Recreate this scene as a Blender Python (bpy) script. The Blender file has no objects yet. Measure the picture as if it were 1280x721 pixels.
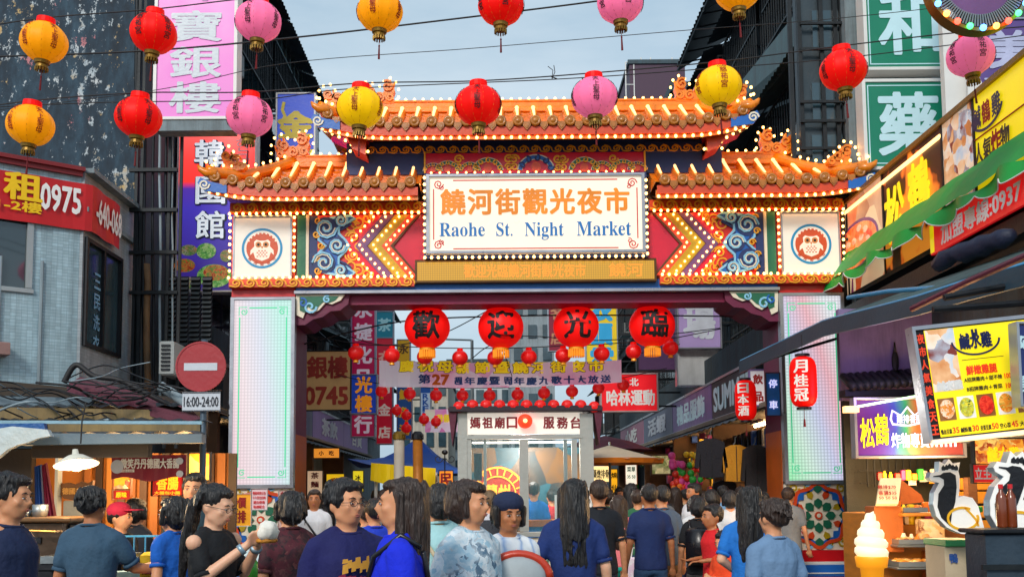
import bpy, math, random
from mathutils import Vector, Matrix, noise
random.seed(7)
PI = math.pi
sc = bpy.context.scene
COL = sc.collection

# ------------------------------------------------------------------ camera
FPX = 1280.0; CX, CY, HOR = 620.0, 506.0, 618.0
PITCH = math.atan((HOR - CY) / FPX); ROLL = math.radians(-0.45); EYE = 1.64
RU = Matrix.Rotation(PI / 2 + PITCH, 3, 'X')
RR = RU @ Matrix.Rotation(ROLL, 3, 'Z')
cd = bpy.data.cameras.new('camera'); cam = bpy.data.objects.new('camera', cd); COL.objects.link(cam)
cam.matrix_world = Matrix.Translation((0, 0, EYE)) @ RR.to_4x4()
cd.sensor_width = 36; cd.lens = 36; cd.shift_x = (640 - CX) / 1280; cd.shift_y = (CY - 360.5) / 1280
cd.clip_start = 0.1; cd.clip_end = 2000
sc.camera = cam

# ------------------------------------------------------------------ world and sun
W = bpy.data.worlds.new("World"); sc.world = W; W.use_nodes = True
nt = W.node_tree; nt.nodes.clear()
SUN_EL, SUN_ROT = math.radians(32), math.radians(200)
wo = nt.nodes.new('ShaderNodeOutputWorld'); bg = nt.nodes.new('ShaderNodeBackground')
sky = nt.nodes.new('ShaderNodeTexSky'); sky.sky_type = 'NISHITA'; sky.sun_disc = False
sky.sun_elevation = SUN_EL; sky.sun_rotation = SUN_ROT; sky.air_density = 1.2; sky.dust_density = 3.0; sky.ozone_density = 1.5
tc = nt.nodes.new('ShaderNodeTexCoord'); mp = nt.nodes.new('ShaderNodeMapping'); mp.inputs['Scale'].default_value = (1.2, 1.2, 4.5)
nz = nt.nodes.new('ShaderNodeTexNoise'); nz.inputs['Scale'].default_value = 1.7; nz.inputs['Detail'].default_value = 7; nz.inputs['Roughness'].default_value = .55
cr = nt.nodes.new('ShaderNodeValToRGB'); cr.color_ramp.elements[0].position = .34; cr.color_ramp.elements[1].position = .66
cr.color_ramp.elements[0].color = (2.9, 4.3, 5.5, 1); cr.color_ramp.elements[1].color = (5.4, 6.4, 7.1, 1)
mx = nt.nodes.new('ShaderNodeMix'); mx.data_type = 'RGBA'; mx.inputs[0].default_value = .86
nt.links.new(tc.outputs['Generated'], mp.inputs[0]); nt.links.new(mp.outputs[0], nz.inputs['Vector'])
nt.links.new(nz.outputs[0], cr.inputs[0]); nt.links.new(sky.outputs[0], mx.inputs[6]); nt.links.new(cr.outputs[0], mx.inputs[7])
nt.links.new(mx.outputs[2], bg.inputs[0]); bg.inputs[1].default_value = 0.075
nt.links.new(bg.outputs[0], wo.inputs[0])
sl = bpy.data.lights.new('sun', 'SUN'); so = bpy.data.objects.new('sun', sl); COL.objects.link(so)
sl.energy = 1.15; sl.angle = math.radians(14); sl.color = (1, .93, .85)
so.rotation_euler = (math.radians(90 - 32), 0, math.radians(-20)); so.location = (0, -20, 40)
vs = sc.view_settings; vs.view_transform = 'Standard'; vs.look = 'None'; vs.exposure = 0.8; vs.gamma = 1; vs.use_curve_mapping = False
sc.cycles.use_denoising = True; sc.cycles.max_bounces = 6; sc.cycles.sample_clamp_indirect = 4

# ------------------------------------------------------------------ picture-to-place helpers (used once, to measure positions)
def ray(px, py, R=RR):
    d = R @ Vector(((px - CX) / FPX, -(py - CY) / FPX, -1)); return d
def P(px, py, Y, R=RR):
    d = ray(px, py, R); t = Y / d.y; return Vector((d.x * t, Y, EYE + d.z * t))
def PU(px, py, Y): return P(px, py, Y, RU)
def PS(px, py, X):
    d = ray(px, py); t = X / d.x; return Vector((X, d.y * t, EYE + d.z * t))

# ------------------------------------------------------------------ materials
MATS = {}
def nmat(name):
    m = bpy.data.materials.new(name); m.use_nodes = True; MATS[name] = m
    return m, m.node_tree, m.node_tree.nodes['Principled BSDF']
def N(t, typ, **kw):
    n = t.nodes.new(typ)
    for k, v in kw.items(): setattr(n, k, v)
    return n
def setin(n, **kw):
    for k, v in kw.items(): n.inputs[k.replace('_', ' ')].default_value = v
def mat(name, col, rough=.6, metal=0, var=.18, scale=3, bump=.15, bscale=None, emit=0, ecol=None, streak=0, dirt=0, dirtcol=(.05, .045, .04), coat=0, spec=.5, alpha=1, stretch=(1, 1, 1)):
    if name in MATS: return MATS[name]
    m, t, b = nmat(name); L = t.links.new
    geo = N(t, 'ShaderNodeNewGeometry'); mp = N(t, 'ShaderNodeMapping'); mp.inputs['Scale'].default_value = stretch
    L(geo.outputs['Position'], mp.inputs[0])
    n1 = N(t, 'ShaderNodeTexNoise'); setin(n1, Scale=scale, Detail=6, Roughness=.6); L(mp.outputs[0], n1.inputs['Vector'])
    mr = N(t, 'ShaderNodeMapRange'); mr.inputs[1].default_value = .25; mr.inputs[2].default_value = .75
    mr.inputs[3].default_value = 1 - var; mr.inputs[4].default_value = 1 + var; L(n1.outputs[0], mr.inputs[0])
    mul = N(t, 'ShaderNodeVectorMath', operation='SCALE'); mul.inputs[0].default_value = col[:3]; L(mr.outputs[0], mul.inputs['Scale'])
    out = mul.outputs[0]
    if streak or dirt:
        m2 = N(t, 'ShaderNodeMapping'); m2.inputs['Scale'].default_value = (7, 7, .7) if streak else (1.5, 1.5, 1.5); L(geo.outputs['Position'], m2.inputs[0])
        n2 = N(t, 'ShaderNodeTexNoise'); setin(n2, Scale=1.0, Detail=8, Roughness=.7); L(m2.outputs[0], n2.inputs['Vector'])
        r2 = N(t, 'ShaderNodeMapRange'); r2.inputs[1].default_value = .45; r2.inputs[2].default_value = .7; r2.inputs[3].default_value = 0; r2.inputs[4].default_value = max(streak, dirt)
        L(n2.outputs[0], r2.inputs[0])
        mx = N(t, 'ShaderNodeMix', data_type='RGBA'); L(r2.outputs[0], mx.inputs[0]); L(out, mx.inputs[6]); mx.inputs[7].default_value = (*dirtcol, 1)
        out = mx.outputs[2]
    L(out, b.inputs['Base Color'])
    setin(b, Roughness=rough, Metallic=metal); b.inputs['Specular IOR Level'].default_value = spec
    if coat: b.inputs['Coat Weight'].default_value = coat; b.inputs['Coat Roughness'].default_value = .12
    rr = N(t, 'ShaderNodeMapRange'); rr.inputs[3].default_value = max(0, rough - .12); rr.inputs[4].default_value = min(1, rough + .12); L(n1.outputs[0], rr.inputs[0]); L(rr.outputs[0], b.inputs['Roughness'])
    if bump:
        n3 = N(t, 'ShaderNodeTexNoise'); setin(n3, Scale=bscale or scale * 8, Detail=4); L(mp.outputs[0], n3.inputs['Vector'])
        bp = N(t, 'ShaderNodeBump'); setin(bp, Strength=bump, Distance=.02); L(n3.outputs[0], bp.inputs['Height']); L(bp.outputs[0], b.inputs['Normal'])
    if emit:
        if ecol: b.inputs['Emission Color'].default_value = (*ecol, 1)
        else: L(out, b.inputs['Emission Color'])
        b.inputs['Emission Strength'].default_value = emit
    return m
def glass(name, col=(.6, .7, .72), rough=.04, alpha=.35):
    if name in MATS: return MATS[name]
    m, t, b = nmat(name); setin(b, Roughness=rough, Metallic=0.0, Alpha=alpha); b.inputs['Base Color'].default_value = (*col, 1)
    b.inputs['Specular IOR Level'].default_value = 1.0; b.inputs['Coat Weight'].default_value = .6
    return m
def ramp_set(cr, stops, const=False):
    r = cr.color_ramp
    if const: r.interpolation = 'CONSTANT'
    while len(r.elements) < len(stops): r.elements.new(.5)
    for e, (p, c) in zip(r.elements, stops): e.position = p; e.color = (*c, 1)
def foodmat(name, cols, scale=9, emit=.6, seed=0, kind='voronoi', rough=.4):
    """printed food photograph: blotches of a few colours"""
    if name in MATS: return MATS[name]
    m, t, b = nmat(name); L = t.links.new
    geo = N(t, 'ShaderNodeNewGeometry'); mp = N(t, 'ShaderNodeMapping'); mp.inputs['Location'].default_value = (seed * 3.1, seed * 1.7, seed)
    L(geo.outputs['Position'], mp.inputs[0])
    if kind == 'wave':
        a = N(t, 'ShaderNodeTexWave'); setin(a, Scale=scale * .25, Distortion=9, Detail=3); a.inputs['Detail Scale'].default_value = 1.4; L(mp.outputs[0], a.inputs['Vector']); fac = a.outputs['Fac']
    else:
        a = N(t, 'ShaderNodeTexVoronoi'); setin(a, Scale=scale); nz = N(t, 'ShaderNodeTexNoise'); setin(nz, Scale=scale * .7, Detail=5)
        L(mp.outputs[0], nz.inputs['Vector']); ad = N(t, 'ShaderNodeVectorMath', operation='MULTIPLY_ADD'); L(nz.outputs['Color'], ad.inputs[0]); ad.inputs[1].default_value = (.2, .2, .2); L(mp.outputs[0], ad.inputs[2])
        L(ad.outputs[0], a.inputs['Vector']); sep = N(t, 'ShaderNodeSeparateColor'); L(a.outputs['Color'], sep.inputs[0])
        mm = N(t, 'ShaderNodeMath', operation='MULTIPLY_ADD'); L(nz.outputs[0], mm.inputs[0]); mm.inputs[1].default_value = .9; L(sep.outputs[0], mm.inputs[2])
        m3 = N(t, 'ShaderNodeMath', operation='MULTIPLY'); L(mm.outputs[0], m3.inputs[0]); m3.inputs[1].default_value = .62; fac = m3.outputs[0]
    cr = N(t, 'ShaderNodeValToRGB'); n = len(cols); ramp_set(cr, [(.12 + .76 * i / max(1, n - 1), c) for i, c in enumerate(cols)]); L(fac, cr.inputs[0])
    L(cr.outputs[0], b.inputs['Base Color']); L(cr.outputs[0], b.inputs['Emission Color']); setin(b, Roughness=rough); b.inputs['Emission Strength'].default_value = emit
    return m
def emis(name, col, s):
    if name in MATS: return MATS[name]
    m, t, b = nmat(name); b.inputs['Base Color'].default_value = (*[min(1, c) for c in col], 1); b.inputs['Emission Color'].default_value = (*col, 1); b.inputs['Emission Strength'].default_value = s
    return m
def H(h):
    h = h.lstrip('#'); c = [int(h[i:i + 2], 16) / 255 for i in (0, 2, 4)]
    return tuple(x / 12.92 if x <= .04045 else ((x + .055) / 1.055) ** 2.4 for x in c)

# ------------------------------------------------------------------ mesh builder
class MB:
    def __init__(s, M=None): s.v = []; s.f = []; s.mi = []; s.M = M or Matrix(); s.k = 0
    def add(s, vs, fs, M=None):
        T = s.M @ M if M is not None else s.M; n = len(s.v)
        s.v += [T @ Vector(v) for v in vs]; s.f += [tuple(i + n for i in f) for f in fs]; s.mi += [s.k] * len(fs)
        return s
    def box(s, a, b, M=None, bev=0):
        x0, y0, z0 = (min(a[i], b[i]) for i in range(3)); x1, y1, z1 = (max(a[i], b[i]) for i in range(3))
        if bev and min(x1 - x0, y1 - y0, z1 - z0) > 2.2 * bev:
            e = bev; vs = []; 
            for (z, i) in ((z0, e), (z0 + e, 0), (z1 - e, 0), (z1, e)):
                vs += [(x0 + i, y0 + i, z), (x1 - i, y0 + i, z), (x1 - i, y1 - i, z), (x0 + i, y1 - i, z)]
            fs = [(3, 2, 1, 0), (12, 13, 14, 15)]
            for r in range(3):
                for k in range(4): a_ = r * 4 + k; b_ = r * 4 + (k + 1) % 4; fs.append((a_, b_, b_ + 4, a_ + 4))
            return s.add(vs, fs, M)
        vs = [(x0, y0, z0), (x1, y0, z0), (x1, y1, z0), (x0, y1, z0), (x0, y0, z1), (x1, y0, z1), (x1, y1, z1), (x0, y1, z1)]
        return s.add(vs, [(3, 2, 1, 0), (4, 5, 6, 7), (0, 1, 5, 4), (1, 2, 6, 5), (2, 3, 7, 6), (3, 0, 4, 7)], M)
    def prism(s, pts, y0, y1, M=None):
        """outline in local x,z given a thickness from y0 to y1"""
        n = len(pts); vs = [(x, y0, z) for x, z in pts] + [(x, y1, z) for x, z in pts]
        return s.add(vs, [tuple(range(n)), tuple(range(2 * n - 1, n - 1, -1))] + [(i, i + n, (i + 1) % n + n, (i + 1) % n) for i in range(n)], M)
    def quad(s, a, b, c, d): return s.add([a, b, c, d], [(0, 1, 2, 3)])
    def slab(s, a, b, c, d, t):
        """quad thickened along its normal"""
        a, b, c, d = map(Vector, (a, b, c, d)); n = (b - a).cross(d - a).normalized() * t
        return s.add([a, b, c, d, a + n, b + n, c + n, d + n], [(3, 2, 1, 0), (4, 5, 6, 7), (0, 1, 5, 4), (1, 2, 6, 5), (2, 3, 7, 6), (3, 0, 4, 7)])
    def tube(s, pts, r, n=8, M=None, cap=True):
        pts = [Vector(p) for p in pts]; rs = r if isinstance(r, (list, tuple)) else [r] * len(pts)
        vs = []; fs = []; up = Vector((0, 0, 1)); prev = None
        for i, p in enumerate(pts):
            d = (pts[min(i + 1, len(pts) - 1)] - pts[max(i - 1, 0)])
            d = d.normalized() if d.length > 1e-9 else Vector((0, 0, 1))
            if prev is None:
                a = d.cross(up);  a = a if a.length > .05 else d.cross(Vector((1, 0, 0)))
            else: a = prev - d * prev.dot(d)
            a = a.normalized() if a.length > 1e-9 else Vector((1, 0, 0)); b = d.cross(a); prev = a
            for k in range(n): t = 2 * PI * k / n; vs.append(p + (a * math.cos(t) + b * math.sin(t)) * rs[i])
        for i in range(len(pts) - 1):
            for k in range(n): fs.append((i * n + k, i * n + (k + 1) % n, (i + 1) * n + (k + 1) % n, (i + 1) * n + k))
        if cap: fs += [tuple(range(n - 1, -1, -1)), tuple(range((len(pts) - 1) * n, len(pts) * n))]
        return s.add(vs, fs, M)
    def ell(s, c, r, nu=12, nv=8, M=None):
        vs = []; fs = []
        for j in range(1, nv):
            t = PI * j / nv
            for i in range(nu): p = 2 * PI * i / nu; vs.append((c[0] + r[0] * math.sin(t) * math.cos(p), c[1] + r[1] * math.sin(t) * math.sin(p), c[2] + r[2] * math.cos(t)))
        for j in range(nv - 2):
            for i in range(nu): fs.append((j * nu + i, (j + 1) * nu + i, (j + 1) * nu + (i + 1) % nu, j * nu + (i + 1) % nu))
        a = len(vs); vs += [(c[0], c[1], c[2] + r[2]), (c[0], c[1], c[2] - r[2])]
        for i in range(nu): fs.append((a, i, (i + 1) % nu)); fs.append((a + 1, (nv - 2) * nu + (i + 1) % nu, (nv - 2) * nu + i))
        return s.add(vs, fs, M)
    def cone(s, p0, p1, r0, r1, n=10):
        """tapered capsule with rounded ends"""
        p0, p1 = Vector(p0), Vector(p1); d = (p1 - p0); d = d.normalized() if d.length > 1e-6 else Vector((0, 0, 1)); pts = []; rs = []
        for a in (80, 50, 22): t = math.radians(a); pts.append(p0 - d * r0 * math.sin(t)); rs.append(r0 * math.cos(t))
        pts += [p0, p1]; rs += [r0, r1]
        for a in (22, 50, 80): t = math.radians(a); pts.append(p1 + d * r1 * math.sin(t)); rs.append(r1 * math.cos(t))
        return s.tube(pts, rs, n)
    def loft(s, rings, n=16):
        vs = []; fs = []
        for (c, rx, ry) in rings:
            for k in range(n): t = 2 * PI * k / n; vs.append((c[0] + rx * math.cos(t), c[1] + ry * math.sin(t), c[2]))
        for i in range(len(rings) - 1):
            for k in range(n): fs.append((i * n + k, i * n + (k + 1) % n, (i + 1) * n + (k + 1) % n, (i + 1) * n + k))
        fs += [tuple(range(n - 1, -1, -1)), tuple(range((len(rings) - 1) * n, len(rings) * n))]
        return s.add(vs, fs)
    def lathe(s, prof, n=20, M=None, c=(0, 0, 0)):
        vs = []; fs = []
        for (r, z) in prof:
            for k in range(n): t = 2 * PI * k / n; vs.append((c[0] + r * math.cos(t), c[1] + r * math.sin(t), c[2] + z))
        for i in range(len(prof) - 1):
            for k in range(n): fs.append((i * n + k, i * n + (k + 1) % n, (i + 1) * n + (k + 1) % n, (i + 1) * n + k))
        return s.add(vs, fs, M)
    def ribbon(s, pts, w, y0, y1, closed=False, M=None):
        """raised band along a 2d path (x,z); w may be a list"""
        n = len(pts); ws = w if isinstance(w, (list, tuple)) else [w] * n; L_ = []; R_ = []
        for i, p in enumerate(pts):
            a = pts[(i - 1) % n] if closed or i > 0 else p; b = pts[(i + 1) % n] if closed or i < n - 1 else p
            dx, dz = b[0] - a[0], b[1] - a[1]; l = math.hypot(dx, dz) or 1; nx, nz_ = -dz / l, dx / l; h = ws[i] / 2
            L_.append((p[0] + nx * h, p[1] + nz_ * h)); R_.append((p[0] - nx * h, p[1] - nz_ * h))
        vs = [(x, y0, z) for x, z in L_] + [(x, y0, z) for x, z in R_] + [(x, y1, z) for x, z in L_] + [(x, y1, z) for x, z in R_]
        fs = []
        for i in range(n if closed else n - 1):
            j = (i + 1) % n; fs += [(i, j, j + n, i + n), (i, i + 2 * n, j + 2 * n, j), (i + n, j + n, j + 3 * n, i + 3 * n)]
        if not closed: fs += [(0, n, 3 * n, 2 * n), (n - 1, 3 * n - 1, 4 * n - 1, 2 * n - 1)]
        return s.add(vs, fs, M)
    def disc(s, cx, cz, rx, rz, y0, y1, n=24, M=None):
        return s.prism([(cx + rx * math.cos(2 * PI * i / n), cz + rz * math.sin(2 * PI * i / n)) for i in range(n)], y0, y1, M)
    def mesh(s, name, mats, smooth=False, W=None, off=None):
        me = bpy.data.meshes.new(name); vs = s.v
        if W is not None: Wi = W.inverted(); vs = [Wi @ v for v in vs]
        me.from_pydata([tuple(v) for v in vs], [], s.f)
        for m in (mats if isinstance(mats, (list, tuple)) else [mats]): me.materials.append(m)
        if any(s.mi): me.polygons.foreach_set('material_index', s.mi)
        if smooth: me.polygons.foreach_set('use_smooth', [True] * len(s.f))
        me.update(); return me
    def build(s, name, mats, parent=None, smooth=False, label=None, cat=None, group=None, kind=None):
        if parent is not None:
            me = s.mesh(name, mats, smooth, wm(parent)); o = bpy.data.objects.new(name, me); COL.objects.link(o); o.parent = parent
        else:
            xs = [v.x for v in s.v]; ys = [v.y for v in s.v]; zs = [v.z for v in s.v]
            loc = Vector(((min(xs) + max(xs)) / 2, (min(ys) + max(ys)) / 2, min(zs)))
            me = s.mesh(name, mats, smooth, Matrix.Translation(loc)); o = bpy.data.objects.new(name, me); COL.objects.link(o); o.location = loc
        return tag(o, label, cat, group, kind)
def wm(o):
    m = o.matrix_basis.copy()
    return wm(o.parent) @ m if o.parent else m
def tag(o, label=None, cat=None, group=None, kind=None):
    if label: o['label'] = label
    if cat: o['category'] = cat
    if group: o['group'] = group
    if kind: o['kind'] = kind
    return o
def thing(name, label, cat, loc=(0, 0, 0), rz=0, group=None, scale=1):
    o = bpy.data.objects.new(name, None); COL.objects.link(o); o.empty_display_size = .1
    o.location = loc; o.rotation_euler = (0, 0, rz); o.scale = (scale,) * 3
    o.matrix_basis = Matrix.Translation(loc) @ Matrix.Rotation(rz, 4, 'Z') @ Matrix.Scale(scale, 4)
    return tag(o, label, cat, group)
def piece(name, me, M, parent):
    o = bpy.data.objects.new(name, me); COL.objects.link(o); o.parent = parent; o.matrix_basis = wm(parent).inverted() @ M; return o
def copy_tree(o, parent=None):
    c = o.copy(); COL.objects.link(c); c.parent = parent
    if parent is not None: c.matrix_basis = o.matrix_basis
    for ch in o.children: copy_tree(ch, c)
    return c
def FR(o, ux=(1, 0, 0), uz=(0, 0, 1)):
    ux = Vector(ux).normalized(); uz = Vector(uz).normalized(); uy = uz.cross(ux)
    M = Matrix.Identity(4)
    for i in range(3): M[i][0], M[i][1], M[i][2], M[i][3] = ux[i], uy[i], uz[i], o[i]
    return M
T = Matrix.Translation
def RM(a, ax): return Matrix.Rotation(a, 4, ax)

# temporary scene for modifiers and text
TS = bpy.data.scenes.new('tmp')
def evalmesh(o):
    TS.collection.objects.link(o)
    with bpy.context.temp_override(scene=TS, view_layer=TS.view_layers[0]): TS.view_layers[0].update(); dg = bpy.context.evaluated_depsgraph_get()
    me = bpy.data.meshes.new_from_object(o.evaluated_get(dg)); TS.collection.objects.unlink(o); return me
_tg = {}
def glyphs(s):
    if s in _tg: return _tg[s]
    c = bpy.data.curves.new('t', 'FONT'); c.body = s; c.resolution_u = 2
    o = bpy.data.objects.new('t', c); me = evalmesh(o)
    vs = [(v.co.x, v.co.y) for v in me.vertices]; fs = [tuple(p.vertices) for p in me.polygons]
    bpy.data.objects.remove(o); bpy.data.meshes.remove(me)
    x0, x1 = min(v[0] for v in vs), max(v[0] for v in vs); y0, y1 = min(v[1] for v in vs), max(v[1] for v in vs)
    _tg[s] = ([((x - (x0 + x1) / 2), (y - (y0 + y1) / 2)) for x, y in vs], fs, x1 - x0, y1 - y0); return _tg[s]
BOLD = [(0, 0), (.03, 0), (-.03, 0), (0, .022), (0, -.022), (.02, .02), (-.02, -.02), (.02, -.02), (-.02, .02)]
def txt(mb, s, u, v, w=None, h=None, bold=1, depth=.006, M=None, rot=0, skew=0):
    """text centred at u,v in the local x,z plane, toward the viewer by depth"""
    vs, fs, w0, h0 = glyphs(s)
    if len(s.strip()) and h is None: h = w * h0 / w0
    if w is None: w = h * w0 / h0
    kx, kz = w / w0, h / h0; c, sn = math.cos(rot), math.sin(rot)
    offs = [(a * bold, b * bold) for a, b in BOLD] if bold else [(0, 0)]
    for i, (ox, oz) in enumerate(offs):
        out = []
        for x, y in vs:
            X, Z = (x + ox) * kx, (y + oz) * kz; X += skew * Z
            out.append((u + X * c - Z * sn, -depth - i * .0004, v + X * sn + Z * c))
        mb.add(out, fs, M)
def vtxt(mb, s, u, vtop, pitch, size, bold=1, depth=.006, M=None, wide=1.0):
    for i, ch in enumerate(s):
        if ch != ' ': txt(mb, ch, u, vtop - pitch * (i + .5), w=size * wide, h=size, bold=bold, depth=depth, M=M)
def spiral(cx, cz, r0, r1, turns, a0=0, d=1, n=14):
    return [(cx + (r0 + (r1 - r0) * i / n) * math.cos(a0 + d * 2 * PI * turns * i / n), cz + (r0 + (r1 - r0) * i / n) * math.sin(a0 + d * 2 * PI * turns * i / n)) for i in range(n + 1)]
def arc(cx, cz, rx, rz, a0, a1, n=16):
    return [(cx + rx * math.cos(a0 + (a1 - a0) * i / n), cz + rz * math.sin(a0 + (a1 - a0) * i / n)) for i in range(n + 1)]

# common materials
m_dark = mat('dark metal', H('#20242a'), .5, .6, dirt=.3)
m_steel = mat('galvanised steel', H('#8d979c'), .4, .7, var=.2, dirt=.35)
m_white = mat('white paint', H('#e2e2de'), .4, 0, var=.05, bump=.03)
m_black = mat('black rubber', (.012, .012, .014), .6, bump=.05)
m_gold = mat('gold paint', H('#f2ab27'), .4, .15, var=.15, bump=.1)
m_red = mat('red lacquer', H('#d3121d'), .35, 0, var=.1, bump=.05, coat=.3)
m_bulb = emis('lit bulb', (1, .50, .13), 4.5)
m_tube = emis('lit tube', (1, .55, .2), 1.4)  # small lamps, and the emissive highlights put on the roof rolls
# ------------------------------------------------------------------ ground
g = MB(); g.quad((-400, -60, 0), (400, -60, 0), (400, 900, 0), (-400, 900, 0))
g.build('ground', mat('asphalt', (.05, .05, .052), .8, var=.3, bump=.4, bscale=60), kind='structure')
g = MB(); g.box((-5.2, -20, .004), (-4.35, 120, .13), bev=.01); g.build('left_pavement', mat('paving', H('#6e6a66'), .75, var=.25, bump=.3), kind='structure')
g = MB(); g.box((4.45, -20, .004), (5.7, 120, .13), bev=.01); g.build('right_pavement', MATS['paving'], kind='structure')

# ------------------------------------------------------------------ the market gate
GY = 15.0; GC = 672.0
def gx(d, py, Y=GY): return PU(GC + d, py, Y).x
def gz(py, Y=GY): return PU(GC, py, Y).z
XC = gx(0, 300)
m_orange = mat('glazed orange tile', H('#f58a10'), .3, 0, var=.3, scale=7, bump=.15, bscale=60, coat=.25, dirt=.22, dirtcol=(.22, .06, .015))
m_orange2 = mat('glazed dark orange tile', H('#e27a14'), .3, 0, var=.3, scale=8, bump=.15, coat=.4, dirt=.25)
m_cap = mat('glazed brown tile end', H('#b8701c'), .3, 0, var=.3, scale=9, bump=.2, coat=.3, dirt=.3)
m_navy = mat('navy paint', H('#22366f'), .5, var=.12)
m_blue = mat('blue paint', H('#1a66bd'), .4, var=.1)
m_lblue = mat('light blue paint', H('#8ccdee'), .4, var=.08)
m_cream = mat('cream paint', H('#efe6cf'), .5, var=.06)
m_green = mat('green paint', H('#1d6b4f'), .4, var=.15)
m_olive = mat('olive yellow paint', H('#b99a10'), .4, var=.15)
m_purple = mat('purple paint', H('#6f4a80'), .45, var=.15)
m_redor = mat('vermilion paint', H('#dd4a1e'), .35, var=.12, coat=.2)
m_brown = mat('dark wood', H('#5c3a1c'), .6, var=.3, stretch=(1, 1, 6))
m_crim = mat('crimson lacquer', H('#d80f38'), .32, var=.06, bump=.03, coat=.3)
m_plum = mat('plum paint', H('#6d1440'), .5, var=.2, dirt=.2)
m_frame = mat('brushed aluminium', H('#a9aeb8'), .3, .6, var=.15, bump=.05)
gate = thing('market_gate', 'tall orange-tiled Chinese gateway strung with bulbs spanning the whole street', 'gate', (XC, GY, 0))

bulb_me = MB().ell((0, 0, 0), (.021, .021, .024), 8, 5).mesh('bulb', m_bulb, True)
stuff_b = MB(); bulb_n = [0]
def path_pts(pts, sp):
    pts = [Vector(p) for p in pts]; out = []; acc = 0; out.append(pts[0])
    for a, b in zip(pts, pts[1:]):
        l = (b - a).length
        while acc + l >= sp:
            t = (sp - acc) / l; a = a + (b - a) * t; out.append(a.copy()); l = (b - a).length; acc = 0
        acc += l
    return out
def bulbs(parent, pts, sp=.105, r=1.0):
    for p in path_pts(pts, sp):
        if bulb_n[0] < 296:
            piece('bulb', bulb_me, T(p) @ Matrix.Scale(r, 4), parent); bulb_n[0] += 1
        else: stuff_b.ell(p, (.021 * r, .021 * r, .024 * r), 6, 4)

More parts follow.
